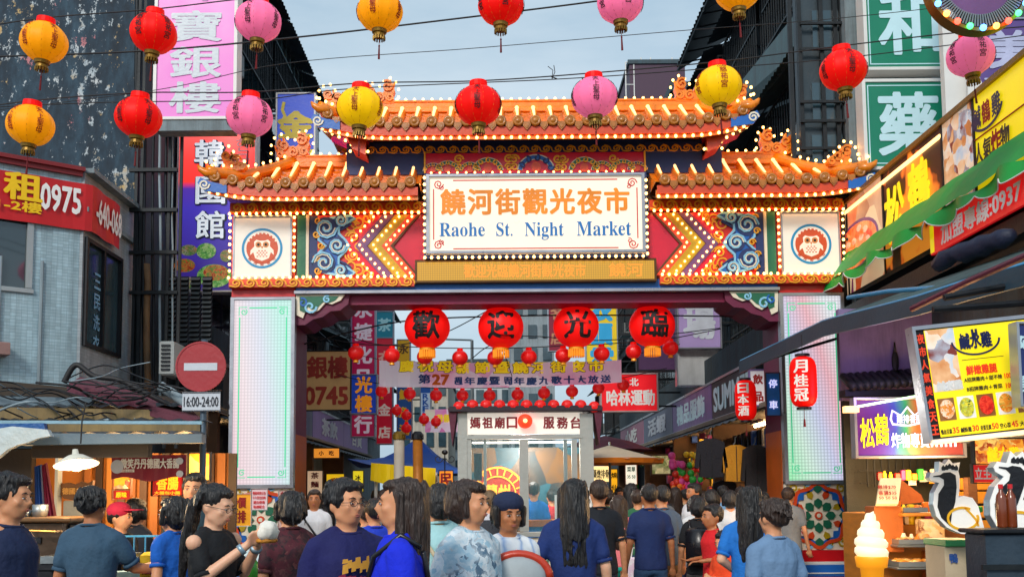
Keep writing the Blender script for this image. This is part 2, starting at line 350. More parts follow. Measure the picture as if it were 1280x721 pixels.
# -- columns
for s in (-1, 1):
    col = MB()
    xo = XC + s * (XC - gx(-384, 480)); xi = XC + s * (XC - gx(-304, 480)); X = lambda a, b=480: XC + s * (XC - gx(a, b))
    # carcass
    col.box((xo, GY + .06, 0), (xi, GY + .98, gz(262)))
    c = col.build('column', m_plum, gate)
    q = MB(); q.box((xi - s * .012, GY + .10, gz(665, 15)), (xi + s * .006, GY + .95, gz(540))); q.build('painted_glow', mat('orange light tint', H('#c65a10'), .5, var=.25, dirt=.2), c)  # orange light on the inner column face, painted as a colour
    q = MB(); q.box((xo - s * 0, GY - .0, gz(375)), (xi, GY + .1, gz(358))); q.build('cap', m_red, c)
    # LED light panel
    w0, w1 = X(-379), X(-307); a, b = min(w0, w1), max(w0, w1); z0, z1 = gz(603), gz(374)
    fr = MB()
    for bx in (((a - .05, z0 - .06), (a, z1 + .05)), ((b, z0 - .06), (b + .05, z1 + .05)), ((a, z0 - .06), (b, z0)), ((a, z1), (b, z1 + .05))):
        fr.box((bx[0][0], GY - .09, bx[0][1]), (bx[1][0], GY + .05, bx[1][1]), bev=.008)
    fo = fr.build('panel_frame', m_frame, gate)
    key = 'led panel' + ('L' if s < 0 else 'R'); m, t, bs = nmat(key); L = t.links.new
    geo = N(t, 'ShaderNodeNewGeometry'); sep = N(t, 'ShaderNodeSeparateXYZ'); L(geo.outputs['Position'], sep.inputs[0])
    wv = N(t, 'ShaderNodeVectorMath', operation='DOT_PRODUCT'); L(geo.outputs['Position'], wv.inputs[0])
    wv.inputs[1].default_value = (.9, 0, .12 if s < 0 else .28)
    mr = N(t, 'ShaderNodeMapRange'); ref = Vector((a, GY, z0)).dot(Vector(wv.inputs[1].default_value)); ref2 = Vector((b, GY, z1)).dot(Vector(wv.inputs[1].default_value))
    mr.inputs[1].default_value = ref; mr.inputs[2].default_value = ref2; L(wv.outputs['Value'], mr.inputs[0])
    cr = N(t, 'ShaderNodeValToRGB'); L(mr.outputs[0], cr.inputs[0])
    ramp_set(cr, [(0, (1, .72, .78)), (.3, (1, .86, .9)), (.55, (.84, .88, 1)), (.82, (.6, 1, .9)), (1, (.65, 1, .92))] if s < 0 else [(0, (.35, 1, .5)), (.24, (.75, 1, .85)), (.45, (.72, .75, 1)), (.66, (1, .55, .62)), (.85, (.9, .95, 1)), (1, (.92, .92, 1))])
    vo = N(t, 'ShaderNodeTexVoronoi'); vo.inputs['Randomness'].default_value = 0; vo.inputs['Scale'].default_value = 21; L(geo.outputs['Position'], vo.inputs['Vector'])
    dr = N(t, 'ShaderNodeMapRange'); dr.inputs[1].default_value = .25; dr.inputs[2].default_value = .5; dr.inputs[3].default_value = 1.0; dr.inputs[4].default_value = .68 if s > 0 else .8; L(vo.outputs['Distance'], dr.inputs[0])
    sc_ = N(t, 'ShaderNodeVectorMath', operation='SCALE'); L(cr.outputs[0], sc_.inputs[0]); L(dr.outputs[0], sc_.inputs['Scale'])
    L(sc_.outputs[0], bs.inputs['Emission Color']); bs.inputs['Emission Strength'].default_value = .52; bs.inputs['Base Color'].default_value = (.05, .05, .05, 1); bs.inputs['Roughness'].default_value = .25
    q = MB(); q.box((a, GY - .045, z0), (b, GY + .04, z1)); pn = q.build('light_panel', m, gate)
    q = MB(); gl = H('#1f7f52')
    i0, i1, k0, k1 = a + .07, b - .07, z0 + .10, z1 - .10
    for (u0, v0, u1, v1) in ((i0, k0 + .15, i0 + .018, k1 - .15), (i1 - .018, k0 + .15, i1, k1 - .15), (i0 + .15, k0, i1 - .15, k0 + .018), (i0 + .15, k1 - .018, i1 - .15, k1)): q.box((u0, GY - .052, v0), (u1, GY - .046, v1))
    for cx_, sx in ((i0, 1), (i1, -1)):
        for cz_, sz in ((k0, 1), (k1, -1)):
            q.ribbon(spiral(cx_ + sx * .07, cz_ + sz * .07, .05, .012, 1.25, PI / 4, sx * sz), .014, GY - .052, GY - .046)
            q.ribbon([(cx_, cz_ + sz * .12), (cx_, cz_), (cx_ + sx * .12, cz_)], .012, GY - .052, GY - .046)
    q.build('border_line', emis('green led', (.05, .45, .22) if s < 0 else (.02, .55, .2), .5), pn)
    # carved panel at the foot
    z0c, z1c = gz(688), gz(606)
    q = MB(); q.box((a - .05, GY - .03, z0c - .02), (b + .05, GY + .05, z1c + .02)); cp = q.build('carved_panel', m_cream, gate)
    cx, cz = (a + b) / 2, (z0c + z1c) / 2; R0 = (b - a) * .5
    q = MB()
    cols = [m_redor, m_blue, m_green, m_olive, m_cream, m_lblue]
    def petal(u, v, ang, l, w, k, y):
        q.k = k; q.prism([(u + l * math.cos(ang) * f + w * g_ * -math.sin(ang), v + l * math.sin(ang) * f + w * g_ * math.cos(ang)) for f, g_ in ((0, 0), (.35, .5), (.75, .45), (1, 0), (.75, -.45), (.35, -.5))], y, GY - .028)
    q.k = 0; q.ribbon([(cx + (R0 * (.93 + .06 * math.cos(8 * t_))) * math.cos(t_), cz + (R0 * (1.03 + .06 * math.cos(8 * t_))) * math.sin(t_)) for t_ in [2 * PI * i / 64 for i in range(64)]], .05, GY - .06, GY - .028, closed=True)
    q.k = 1; q.ribbon([(cx + (R0 * (.84 + .05 * math.cos(8 * t_))) * math.cos(t_), cz + (R0 * (.93 + .05 * math.cos(8 * t_))) * math.sin(t_)) for t_ in [2 * PI * i / 64 for i in range(64)]], .03, GY - .05, GY - .028, closed=True)
    for i in range(8):
        an = i * PI / 4; petal(cx + .10 * math.cos(an), cz + .10 * math.sin(an), an, .15, .12, 2, GY - .055)
        petal(cx + .30 * math.cos(an), cz + .32 * math.sin(an), an, .14, .12, (2, 1)[i % 2], GY - .058); an += PI / 8
        petal(cx + .23 * math.cos(an), cz + .25 * math.sin(an), an, .14, .09, (3, 0)[i % 2], GY - .05)
        q.k = 3; q.ribbon(spiral(cx + .4 * math.cos(an), cz + .43 * math.sin(an), .045, .01, 1.1, an), .015, GY - .05, GY - .028)
    q.k = 0; q.disc(cx, cz, .055, .055, GY - .065, GY - .028); q.k = 4; q.disc(cx, cz, .03, .03, GY - .07, GY - .028)
    for sx in (-1, 1):
        for sz in (-1, 1):
            u, v = cx + sx * (R0 - .02), cz + sz * (R0 * 1.05 + .0)
            q.k = 3; q.ribbon(spiral(u - sx * .06, v - sz * .05, .08, .02, 1.4, 0, sx), .025, GY - .05, GY - .028); q.k = 1; petal(u - sx * .02, v - sz * .16, PI / 2 * -sz, .12, .08, 1, GY - .05); petal(u - sx * .2, v - sz * 0, 0 if sx < 0 else PI, .12, .07, 5, GY - .05)
    q.build('floral_relief', cols, cp)
    for (pz0, pz1, mm, nm, yy) in ((704, 690, m_red, 'plinth_band', -.10), (708, 704, m_white, 'plinth_line', -.12), (757, 708, m_blue, 'plinth', -.14)):
        q = MB(); q.box((min(xo, xi) - .06, GY + yy, max(0.001, gz(pz0))), (max(xo, xi) + .06, GY + 1.0, max(0.01, gz(pz1))), bev=.006); pl = q.build(nm, mm, gate)
        if nm == 'plinth':
            f = MB(); f.ribbon([(a + .08, .1), (a + .08, gz(718)), (b - .08, gz(718)), (b - .08, .1)], .02, GY - .155, GY - .139); f.build('inset_line', m_white, pl)
            f = MB(); f.box((a + .12, GY - .15, .1), (b - .12, GY - .139, gz(722))); f.build('inset_panel', m_plum, pl)
# notices on the right column
nt_ = MB(); nt_.box((gx(318, 640), GY - .09, gz(672)), (gx(332, 640), GY - .075, gz(640))); no = nt_.build('notice_strip', mat('pink paper', H('#e9c4bd'), .6, var=.05), gate)
q = MB(FR((gx(325, 640), GY - .092, 0))); vtxt(q, '禁止進入', 0, gz(640) - .0, .09, .085, depth=.001); q.build('lettering', m_red, no)

# -- beam, lower band
bz0, bz1 = gz(365), gz(354)
q = MB(); q.box((gx(-304, 360) + .01, GY + .02, bz0), (gx(304, 360) - .01, GY + .9, gz(268))); q.build('lintel', m_plum, gate)
q = MB(); q.box((gx(-300, 360), GY - .05, bz0 + .03), (gx(300, 360), GY + .04, gz(351)), bev=.005); bb = q.build('blue_beam', m_blue, gate)
q = MB(); q.box((gx(-302, 360), GY - .08, bz0 - .015), (gx(302, 360), GY + .05, bz0 + .028)); q.build('edge_rail', m_frame, gate)
q = MB(); q.box((gx(-286, 370), GY + .1, gz(378)), (gx(286, 370), GY + .6, bz0 - .016)); q.build('under_beam', mat('crimson painted beam', H('#8a1248'), .45, var=.25), gate)
for s in (-1, 1):  # both ends of the under beam
    # corbel brackets
    X = lambda d, b=380: XC + s * (XC - gx(d, b))
    q = MB(); q.prism([(X(-302), gz(366)), (X(-234), gz(366)), (X(-236), gz(378)), (X(-246), gz(386)), (X(-258), gz(387)), (X(-268), gz(394)), (X(-280), gz(397)), (X(-290), gz(404)), (X(-302), gz(404))], GY + .02, GY + .85)
    br = q.build('corbel', m_plum, gate)
    q = MB(); q.k = 0
    bl = [(X(-301), gz(367)), (X(-240), gz(367)), (X(-245), gz(374)), (X(-256), gz(379)), (X(-264), gz(377)), (X(-272), gz(386)), (X(-280), gz(390)), (X(-288), gz(385)), (X(-292), gz(396)), (X(-300), gz(392))]
    q.prism(bl, GY - .02, GY + .019)
    q.k = 1; q.prism([((x - X(-278)) * .8 + X(-278), (z - gz(374)) * .7 + gz(374)) for x, z in bl], GY - .03, GY - .019)
    q.k = 2; q.ribbon(spiral(X(-283), gz(382), .10, .02, 1.2, 0, s), .03, GY - .04, GY - .03); q.ribbon(spiral(X(-262), gz(373), .06, .01, 1.3, 1, -s), .025, GY - .04, GY - .03)
    q.k = 3; q.ribbon(spiral(X(-292), gz(377), .07, .015, 1.1, 2, s), .025, GY - .045, GY - .03)
    q.build('wave_carving', [m_cream, m_green, m_lblue, m_blue], br)

# running scroll units (shared mesh)
q = MB(); sp = spiral(0, 0, .075, .018, 1.35, -PI / 2, 1, 12); q.ribbon([(-.10, -.055)] + sp[::-1][::-1], .024, -.02, 0)
q.ribbon([(.0, .075), (.06, .06), (.105, .02), (.12, -.04)], .022, -.02, 0)
scroll_me = q.mesh('scroll', m_gold)
def scroll_band(x0, x1, z0, z1, y, mband, name='scroll_band', pitch=.205):
    b = MB(); b.box((min(x0, x1), y, z0), (max(x0, x1), y + .09, z1), bev=.006); o = b.build(name, mband, gate)
    n = max(1, int(abs(x1 - x0) / pitch)); h = (z1 - z0)
    for i in range(n):
        x = min(x0, x1) + abs(x1 - x0) * (i + .5) / n
        piece('scroll', scroll_me, T((x, y - .001, (z0 + z1) / 2)) @ Matrix.Diagonal((abs(x1 - x0) / n / .22, 1, h / .17, 1)), o)
    return o
for s in (-1, 1):
    X = lambda d, b=300: XC + s * (XC - gx(d, b))
    scroll_band(X(-381), X(-140, 262), gz(267), gz(254), GY - .12, m_redor)
    scroll_band(X(-381), X(-152, 352), gz(359), gz(348), GY - .12, m_redor)
    # bulbs along the bands
    bulbs(gate, [(X(-381), GY - .14, gz(268)), (X(-140), GY - .14, gz(268))], .10)
    bulbs(gate, [(X(-381), GY - .14, gz(347)), (X(-152), GY - .14, gz(347))], .10)
    for d in (-381, -301): bulbs(gate, [(X(d), GY - .1, gz(272)), (X(d), GY - .1, gz(345))], .10)
    # owl sign box
    a, b = sorted((X(-375), X(-306))); q = MB(); q.box((a - .06, GY - .02, gz(347)), (b + .06, GY + .05, gz(269))); q.build('red_backing', m_redor, gate)
    q = MB(); q.box((a, GY - .09, gz(345.5)), (b, GY - .021, gz(272)), bev=.012); bx = q.build('logo_box', mat('backlit cream acrylic', H('#f4eee2'), .3, var=.02, bump=0, emit=.12), gate)
    for (u0, v0, u1, v1) in ((a - .025, gz(346) - .01, a - .001, gz(271)), (b + .001, gz(346) - .01, b + .025, gz(271)), (a - .025, gz(271), b + .025, gz(271) + .025), (a - .025, gz(346) - .035, b + .025, gz(346) - .01)):
        q = MB(); q.box((u0, GY - .1, v0), (u1, GY - .03, v1)); q.build('box_edge', m_frame, bx)
    cx, cz = XC + s * (XC - gx(-341, 310)), gz(310); F = FR((cx, GY - .092, cz)); q = MB(F); r = .285
    q.k = 0; q.ribbon([(r * math.cos(t_ * PI / 24), r * math.sin(t_ * PI / 24)) for t_ in range(48)], .035, -.003, 0, closed=True)
    q.k = 1; q.disc(0, 0, .235, .235, -.002, 0, 36)
    q.k = 2
    for i in range(9): an = math.radians(150 - i * 15); q.box((-.012, -.004, -.018), (.012, -.0022, .018), T((.235 * math.cos(an), 0, .235 * math.sin(an))) @ RM(-(an - PI / 2), 'Y'))
    q.prism([(-.12, .10), (-.085, .13), (-.04, .115), (.04, .115), (.085, .13), (.12, .10), (.115, .03), (.17, -.03), (.175, -.10), (.13, -.06), (.10, -.15), (0, -.19), (-.10, -.15), (-.13, -.06), (-.175, -.10), (-.17, -.03), (-.115, .03)], -.005, -.002)
    q.k = 3; q.disc(-.055, .055, .045, .045, -.008, -.005, 16); q.disc(.055, .055, .045, .045, -.008, -.005, 16); q.k = 4; q.disc(-.055, .055, .02, .02, -.011, -.008, 12); q.disc(.055, .055, .02, .02, -.011, -.008, 12)
    q.k = 3; q.prism([(-.02, .03), (.02, .03), (0, -.01)], -.01, -.005)
    q.k = 5
    for j in range(4):
        for i in range(3 + (j % 2)): q.box(((i - (2 + j % 2) / 2) * .045 - .012, -.007, -.045 - j * .028), ((i - (2 + j % 2) / 2) * .045 + .012, -.0052, -.03 - j * .028))
    for i, ch in enumerate('饒河街夜市'): an = math.radians(222 + i * 24); txt(q, ch, .235 * math.cos(an), .235 * math.sin(an), w=.05, h=.05, depth=.004, rot=an + PI / 2)
    q.build('owl_emblem', [mat('logo blue', H('#1d93c8'), .4, emit=.05, var=.02), mat('logo orange', H('#d4552c'), .4, emit=.05, var=.05), mat('logo cream', H('#fbeeda'), .4, emit=.12, var=.02), mat('logo tan', H('#d98a4a'), .4, emit=.05, var=.05), m_black, MATS['logo orange']], bx)
    # green and white strips
    a, b = sorted((X(-298), X(-287))); q = MB(); q.box((a, GY - .05, gz(347)), (b, GY + .02, gz(268))); q.build('green_strip', m_green, gate)
    a, b = sorted((X(-287), X(-283.5))); q = MB(); q.box((a, GY - .06, gz(347)), (b, GY + .02, gz(268))); q.build('white_strip', m_cream, gate)
    # painted field
    a, b = sorted((X(-283), X(-139))); q = MB(); q.box((a, GY - .03, gz(347)), (b, GY + .015, gz(268))); field = q.build('painted_field', m_crim, gate)
    zt, zb, zm = gz(269), gz(346.5), gz(307.5)
    bands = [(-237, m_redor, 22), (-221, m_purple, 14), (-205, m_olive, 16), (-188, m_redor, 12)]
    q = MB(); q.prism([(X(-283), zb), (X(-283), zt), (X(-200), zt), (X(-238), zm), (X(-200), zb)], GY - .04, GY - .031); q.build('scarlet_ground', mat('scarlet paint', H('#e3261a'), .35, var=.1), field)
    q = MB(); q.box((X(-283), GY - .046, zb), (X(-273), GY - .041, zt)); q.build('dark_edge', m_navy, field)
    for (ap, mm, wd) in bands[1:]:
        q = MB(); k = 34; q.prism([(X(ap - 5), zm), (X(ap - 5 + k), zt), (X(ap + wd - 4 + k), zt), (X(ap + wd - 4), zm), (X(ap + wd - 4 + k), zb), (X(ap - 5 + k), zb)], GY - .058, GY - .031); q.build('chevron', mm, field)
    q = MB(); q.prism([(X(-182), zm), (X(-148), zt), (X(-145), zt), (X(-178), zm), (X(-145), zb), (X(-148), zb)], GY - .062, GY - .031); q.build('chevron', m_brown, field)
    for ap in (-236, -221, -204, -188):
        bulbs(field, [(X(ap + 33), GY - .075, zt - .03), (X(ap), GY - .075, zm), (X(ap + 33), GY - .075, zb + .03)], .095, .8)
    # cloud carving
    q = MB(); y0, y1 = GY - .07, GY - .041
    cl = [(-262, 285, 15, 0), (-264, 328, 15, PI), (-248, 307, 12, 0), (-243, 276, 9, 1), (-243, 338, 9, -1)]
    out = [(-283 + 12, 300), (-272, 286), (-266, 274), (-250, 272), (-232, 270), (-226, 273), (-236, 279), (-246, 284), (-246, 292), (-238, 300), (-233, 307), (-238, 314), (-246, 322), (-246, 330), (-236, 334), (-226, 341), (-232, 345), (-250, 343), (-266, 340), (-272, 328), (-271, 316), (-262, 307)]
    oo = [(X(d), gz(p)) for d, p in out]
    q.k = 0; q.prism(oo, y0, y1); c0 = (sum(x for x, z in oo) / len(oo), sum(z for x, z in oo) / len(oo))
    q.k = 1; q.ribbon(oo, .035, y0 - .012, y1, closed=True)
    q.k = 2; q.ribbon([((x - c0[0]) * .78 + c0[0], (z - c0[1]) * .8 + c0[1]) for x, z in oo], .03, y0 - .01, y1, closed=True)
    for (d, p, r_, a0) in cl:
        u, v = X(d), gz(p); k = r_ / 85.3
        q.k = 2; q.disc(u, v, k * .95, k * .95, y0 - .014, y1, 14); q.k = 1; q.ribbon(spiral(u, v, k, k * .15, 1.6, a0, s), .026, y0 - .03, y1); q.k = 3; q.ribbon(spiral(u, v, k * .8, k * .1, 1.5, a0, s), .018, y0 - .026, y1)
    q.k = 4
    for (d, p) in ((-272, 276), (-274, 293), (-274, 322), (-272, 338), (-268, 307)): q.ribbon(spiral(X(d), gz(p), .055, .012, 1.3, 0, s), .02, y0 - .02, y1)
    q.build('cloud_carving', [m_blue, m_lblue, m_navy, m_cream, m_gold], field)
    q = MB(); mg = 0
    for (d, p, r_, a0, dd) in ((-232, 283, .1, 2, 1), (-222, 277, .09, 4, -1), (-212, 273, .07, 1, 1), (-228, 296, .08, 3, 1), (-232, 332, .1, 4, -1), (-222, 338, .09, 2, 1), (-212, 342, .07, 5, -1), (-228, 319, .08, 3, -1), (-222, 307, .06, 0, 1)):
        q.ribbon(spiral(X(d), gz(p), r_, .02, 1.3, a0, dd * s), .024, GY - .055, GY - .041)
        q.ribbon(arc(X(d), gz(p), r_ * 1.5, r_ * 1.1, a0, a0 + 1.6 * dd * s), .02, GY - .052, GY - .041)
    q.build('flame_carving', m_gold, field)

# -- main sign
a, b = gx(-139, 270), gx(136, 270); z0, z1 = gz(327), gz(222)
q = MB(); q.box((a, GY - .22, z0), (b, GY + .02, z1), bev=.01); q.build('sign_backing', m_navy, gate)
a2, b2 = gx(-136, 270), gx(133, 270)
q = MB(); q.box((a2, GY - .24, gz(322)), (b2, GY - .221, gz(224))); sgn = q.build('name_board', mat('backlit white acrylic', H('#f6ecd6'), .3, var=.015, bump=0, emit=.22), gate)
for (u0, v0, u1, v1) in ((a2 - .0, gz(322), a2 + .045, gz(224)), (b2 - .045, gz(322), b2, gz(224)), (a2 + .046, gz(322), b2 - .046, gz(322) + .045), (a2 + .046, gz(224) - .045, b2 - .046, gz(224))):
    q = MB(); q.box((u0, GY - .28, v0), (u1, GY - .2405, v1), bev=.006); q.build('board_frame', m_frame, sgn)
bulbs(sgn, [(a + .01, GY - .25, gz(228)), (a + .01, GY - .25, z0 + .01), (b - .01, GY - .25, z0 + .01), (b - .01, GY - .25, gz(228))], .10)
F = FR((0, GY - .241, 0))
q = MB(F); m_chg = mat('gold acrylic lettering', H('#e8860c'), .4, var=.3, scale=1.8, bump=0, emit=.1)
for i, ch in enumerate('饒河街觀光夜市'): txt(q, ch, gx(-103 + i * 33.6, 257), gz(258), w=.35, h=.37, bold=1.15)
q.build('lettering', m_chg, sgn)
lat = lambda w_: ''.join(chr(0x1D400 + ord(ch) - 65) if ch.isupper() else chr(0x1D41A + ord(ch) - 97) if ch.islower() else ch for ch in w_)
for (w_, d0, d1) in (('Raohe', -120, -64), ('St.', -50, -30), ('Night', -15, 33), ('Market', 49, 116)):
    q = MB(F); h = {'Raohe': .205, 'St.': .205, 'Night': .265, 'Market': .215}[w_]
    txt(q, lat(w_), (gx(d0, 292) + gx(d1, 292)) / 2, gz(292) - (.03 if w_ == 'Night' else 0) + (.0), w=gx(d1, 292) - gx(d0, 292), h=h, bold=0, depth=.006)
    q.build('lettering', mat('blue acrylic lettering', H('#1b74bd'), .4, var=.05, bump=0, emit=.05), sgn)
q = MB(F); m_rl = mat('red print', H('#c4262b'), .4, var=.05, bump=0, emit=.15)
for v in (231.5, 315.5): q.box((gx(-103, 290), -.004, gz(v) - .008), (gx(100, 290), 0, gz(v) + .008))
for d in (-127, 124): q.box((gx(d, 290) - .008, -.004, gz(304)), (gx(d, 290) + .008, 0, gz(242)))
for d, sx in ((-121, 1), (118, -1)):
    for p, sz in ((236, -1), (311, 1)):
        q.ribbon(spiral(gx(d, 290), gz(p), .075, .01, 1.7, 0, sx * sz), .016, -.004, 0); q.ribbon(spiral(gx(d, 290) + sx * .05, gz(p) + sz * .05, .04, .01, 1.2, 2, sx), .012, -.004, 0)
q.build('border_print', m_rl, sgn)
# LED message board
q = MB(); q.box((gx(-151, 340), GY - .16, gz(356)), (gx(148, 340), GY + .02, gz(327)), bev=.01); lb = q.build('message_board', mat('bronze case', H('#5a3d18'), .4, .4, var=.2), gate)
q = MB(); q.box((gx(-148, 340), GY - .165, gz(353)), (gx(145, 340), GY - .1605, gz(330)))
m, t, bs = nmat('amber led'); L = t.links.new; geo = N(t, 'ShaderNodeNewGeometry'); vo = N(t, 'ShaderNodeTexVoronoi'); vo.inputs['Randomness'].default_value = 0; vo.inputs['Scale'].default_value = 30; L(geo.outputs['Position'], vo.inputs['Vector'])
cr = N(t, 'ShaderNodeValToRGB'); ramp_set(cr, [(0, (.75, .38, .02)), (.6, (.38, .2, .02))]); L(vo.outputs['Distance'], cr.inputs[0]); L(cr.outputs[0], bs.inputs['Emission Color']); bs.inputs['Emission Strength'].default_value = .62; bs.inputs['Base Color'].default_value = (.1, .06, .01, 1)
q.build('led_screen', m, lb)
q = MB(FR((0, GY - .166, 0)))
txt(q, '歡迎光臨饒河街觀光夜市', (gx(-90, 340) + gx(60, 340)) / 2, gz(341.5), w=gx(60, 340) - gx(-90, 340), h=.2, bold=0, depth=.002); txt(q, '饒河', gx(110, 340), gz(341.5), w=.5, h=.2, bold=0, depth=.002)
q.build('led_lettering', emis('orange led', (1, .22, .02), .5), lb)

# -- upper frieze and beams
q = MB(); q.box((gx(-228, 200), GY - .0, gz(222)), (gx(222, 200), GY + .7, gz(176))); q.build('upper_beam_core', m_navy, gate)
scroll_band(gx(-213, 186), gx(209, 186), gz(193), gz(184), GY - .06, m_navy, 'upper_scroll_band', .17)
for (d0, d1) in ((-236, -140), (137, 232)):
    q = MB(); q.box((gx(d0, 200), GY - .04, gz(219)), (gx(d1, 200), GY + .02, gz(179)), bev=.01); q.build('beam_end', m_navy, gate)
q = MB(); q.box((gx(-137, 200), GY - .09, gz(219)), (gx(134, 200), GY + .02, gz(193.5)), bev=.006); fz = q.build('frieze', m_crim, gate)
q = MB(); zc = gz(219)
def leafy(u, z, r, sgn_, k1, k2):
    q.k = 4; q.ribbon(arc(u, z, r * 1.02, r * .92, .1, PI - .1), r * .34, GY - .105, GY - .09)
    q.k = k1; q.ribbon(arc(u, z, r, r * .9, .1, PI - .1), r * .22, GY - .112, GY - .104); q.k = k2
    for i in range(5): an = .3 + i * .6; q.ribbon(spiral(u + r * .95 * math.cos(an), z + r * .85 * math.sin(an), r * .22, r * .06, 1.0, an, sgn_), r * .10, GY - .118, GY - .11)
    q.k = 3; q.disc(u, z + r * .25, r * .3, r * .35, GY - .115, GY - .09, 14)
for d, r, k1, k2 in ((-110, .16, 2, 0), (-82, .14, 2, 0), (-60, .2, 2, 0), (0, .24, 1, 5), (60, .2, 2, 0), (82, .14, 2, 0), (108, .16, 2, 0), (-128, .13, 5, 0), (126, .13, 5, 0)): leafy(gx(d, 215), zc + .02, r, 1 if d < 0 else -1, k1, k2)
q.k = 0
for d in (-34, -27, 27, 34, -96, 96): q.ribbon(spiral(gx(d, 205), gz(202), .075, .015, 1.4, 0, 1 if d < 0 else -1), .025, GY - .11, GY - .09); q.ribbon(spiral(gx(d, 205), gz(212), .06, .015, 1.3, 3, -1 if d < 0 else 1), .022, GY - .11, GY - .09)
q.build('plant_carving', [m_gold, m_blue, m_green, m_redor, m_cream, m_navy], fz)
for d0, d1, y in ((-139, -137, 0), (134, 136, 0)):
    q = MB(); q.box((gx(d0, 205), GY - .13, gz(219)), (gx(d1, 205), GY - .04, gz(193))); q.build('frieze_post', m_gold, gate)
bulbs(gate, [(gx(-130, 219), GY - .15, gz(219.5)), (gx(128, 219), GY - .15, gz(219.5))], .13, .8)
# ------------------------------------------------------------------ gate roofs
cap_me = MB().lathe([(0.001, -.035), (.04, -.035), (.045, -.02), (.05, -.03), (.075, -.03), (.082, -.01), (.082, .03), (.0, .03)], 14, RM(PI / 2, 'X') @ Matrix.Scale(-1, 4, (0, 0, 1))).mesh('end_cap', m_cap, True)
q = MB(); q.prism([(-.06, .03), (.06, .03), (.055, -.03), (.03, -.06), (0, -.095), (-.03, -.06), (-.055, -.03)], -.012, .012); q.ribbon([(-.035, .0), (-.02, -.04), (0, -.06), (.02, -.04), (.035, 0)], .012, -.02, -.012)
drip_me = q.mesh('drip_tile', m_cap)
highlight_me = MB().tube([(0, 0, .0), (0, 0, .5), (0, 0, 1)], [.014, .02, .026], 8).ell((0, 0, 1.0), (.032, .032, .05), 8, 6).mesh('glow_tube', m_tube, True)  # emissive tube standing in for the bright highlight along a roof roll
def roof(name, xa, xb, ra, rb, zr, ze, up_a, up_b, ye, yr, n, hipa, hipb):
    """xa..xb eave, ra..rb ridge; up_* how far each corner curls up"""
    o = MB()
    def eave(x):
        z = ze
        if up_a: z += up_a * max(0, 1 - (x - xa) / (1.1)) ** 2.4
        if up_b: z += up_b * max(0, 1 - (xb - x) / (1.1)) ** 2.4
        return z
    def tmax(x):
        t = 1.0
        if hipa and x < ra: t = min(t, max(.04, (x - xa) / (ra - xa)))
        if hipb and x > rb: t = min(t, max(.04, (xb - x) / (xb - rb)))
        return t
    def S(x, t, off=0):
        z = eave(x) * (1 - t) + zr * t - .13 * math.sin(PI * t) * (zr - ze)
        return Vector((x, ye + (yr - ye) * t, z + off))
    NX = 40; base = MB()
    for side in (0, 1):
        for i in range(NX):
            u0, u1 = xa + (xb - xa) * i / NX, xa + (xb - xa) * (i + 1) / NX
            for j in range(6):
                p = [S(u0, tmax(u0) * j / 6), S(u1, tmax(u1) * j / 6), S(u1, tmax(u1) * (j + 1) / 6), S(u0, tmax(u0) * (j + 1) / 6)]
                if side: p = [Vector((v.x, 2 * yr - v.y, v.z)) for v in p]
                base.quad(*p)
    for hip, xe, xr in ((hipa, xa, ra), (hipb, xb, rb)):
        for j in range(10):   # end slope or gable between the hips
            t0, t1 = j / 10, (j + 1) / 10
            p0, p1 = (S(xe + (xr - xe) * t0, t0), S(xe + (xr - xe) * t1, t1)) if hip else (S(xe, t0), S(xe, t1))
            base.quad(p0, p1, Vector((p1.x, 2 * yr - p1.y, p1.z)), Vector((p0.x, 2 * yr - p0.y, p0.z)))
    rf = base.build(name, m_orange, gate)
    for side in (0, 1):
        for i in range(n):
            x = xa + (xb - xa) * (i + .5) / n; tm = tmax(x)
            if side and i % 2: pass
            path = []; rad = []
            K = max(3, int(7 * tm))
            for k in range(K + 1):
                p = S(x, tm * k / K, .035)
                if side: p.y = 2 * yr - p.y
                path += [p, p + (S(x, min(1, tm * k / K + .03), .035) - S(x, tm * k / K, .035)) * (1 if not side else 0)] if k < K else [p]
                rad += [.064, .054] if k < K else [.056]
            if side: path = path[::2] ; rad = [.056] * len(path)
            q = MB(); q.tube(path, rad, 8); q.build('roll_tile', m_orange, rf, True)
            if not side:
                e = S(x, 0, .035); piece('end_cap', cap_me, T(e + Vector((0, -.02, -.01))), rf)
                xd = x + (xb - xa) / n / 2
                if i < n - 1: piece('drip_tile', drip_me, T(S(xd, 0, -.02) + Vector((0, -.015, 0))), rf)
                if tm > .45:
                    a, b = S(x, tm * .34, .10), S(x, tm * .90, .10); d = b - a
                    piece('glow_tube', highlight_me, T(a) @ d.to_track_quat('Z', 'Y').to_matrix().to_4x4() @ Matrix.Diagonal((1, 1, d.length, 1)), rf)
                # pan tile courses between the rolls
                if i < n - 1:
                    q = MB(); w = (xb - xa) / n / 2
                    tm2 = tmax(xd); M_ = max(2, int(7 * tm2))
                    for k in range(M_):
                        a, b = S(xd, tm2 * k / M_, .03), S(xd, tm2 * (k + 1) / M_, .008)
                        q.add([(a.x - w * .8, a.y, a.z + .01), (a.x, a.y, a.z - .012), (a.x + w * .8, a.y, a.z + .01), (b.x + w * .8, b.y, b.z), (b.x, b.y, b.z - .012), (b.x - w * .8, b.y, b.z), (a.x - w * .8, a.y, a.z - .02), (a.x, a.y, a.z - .034), (a.x + w * .8, a.y, a.z - .02)], [(0, 1, 4, 5), (1, 2, 3, 4), (6, 7, 1, 0), (7, 8, 2, 1)])
                    q.build('pan_tile', m_orange2, rf)
    # fascia, soffit and rows of bulbs under the eave
    fa = MB(); f2 = MB(); so_ = MB(); pts = []; K = 36
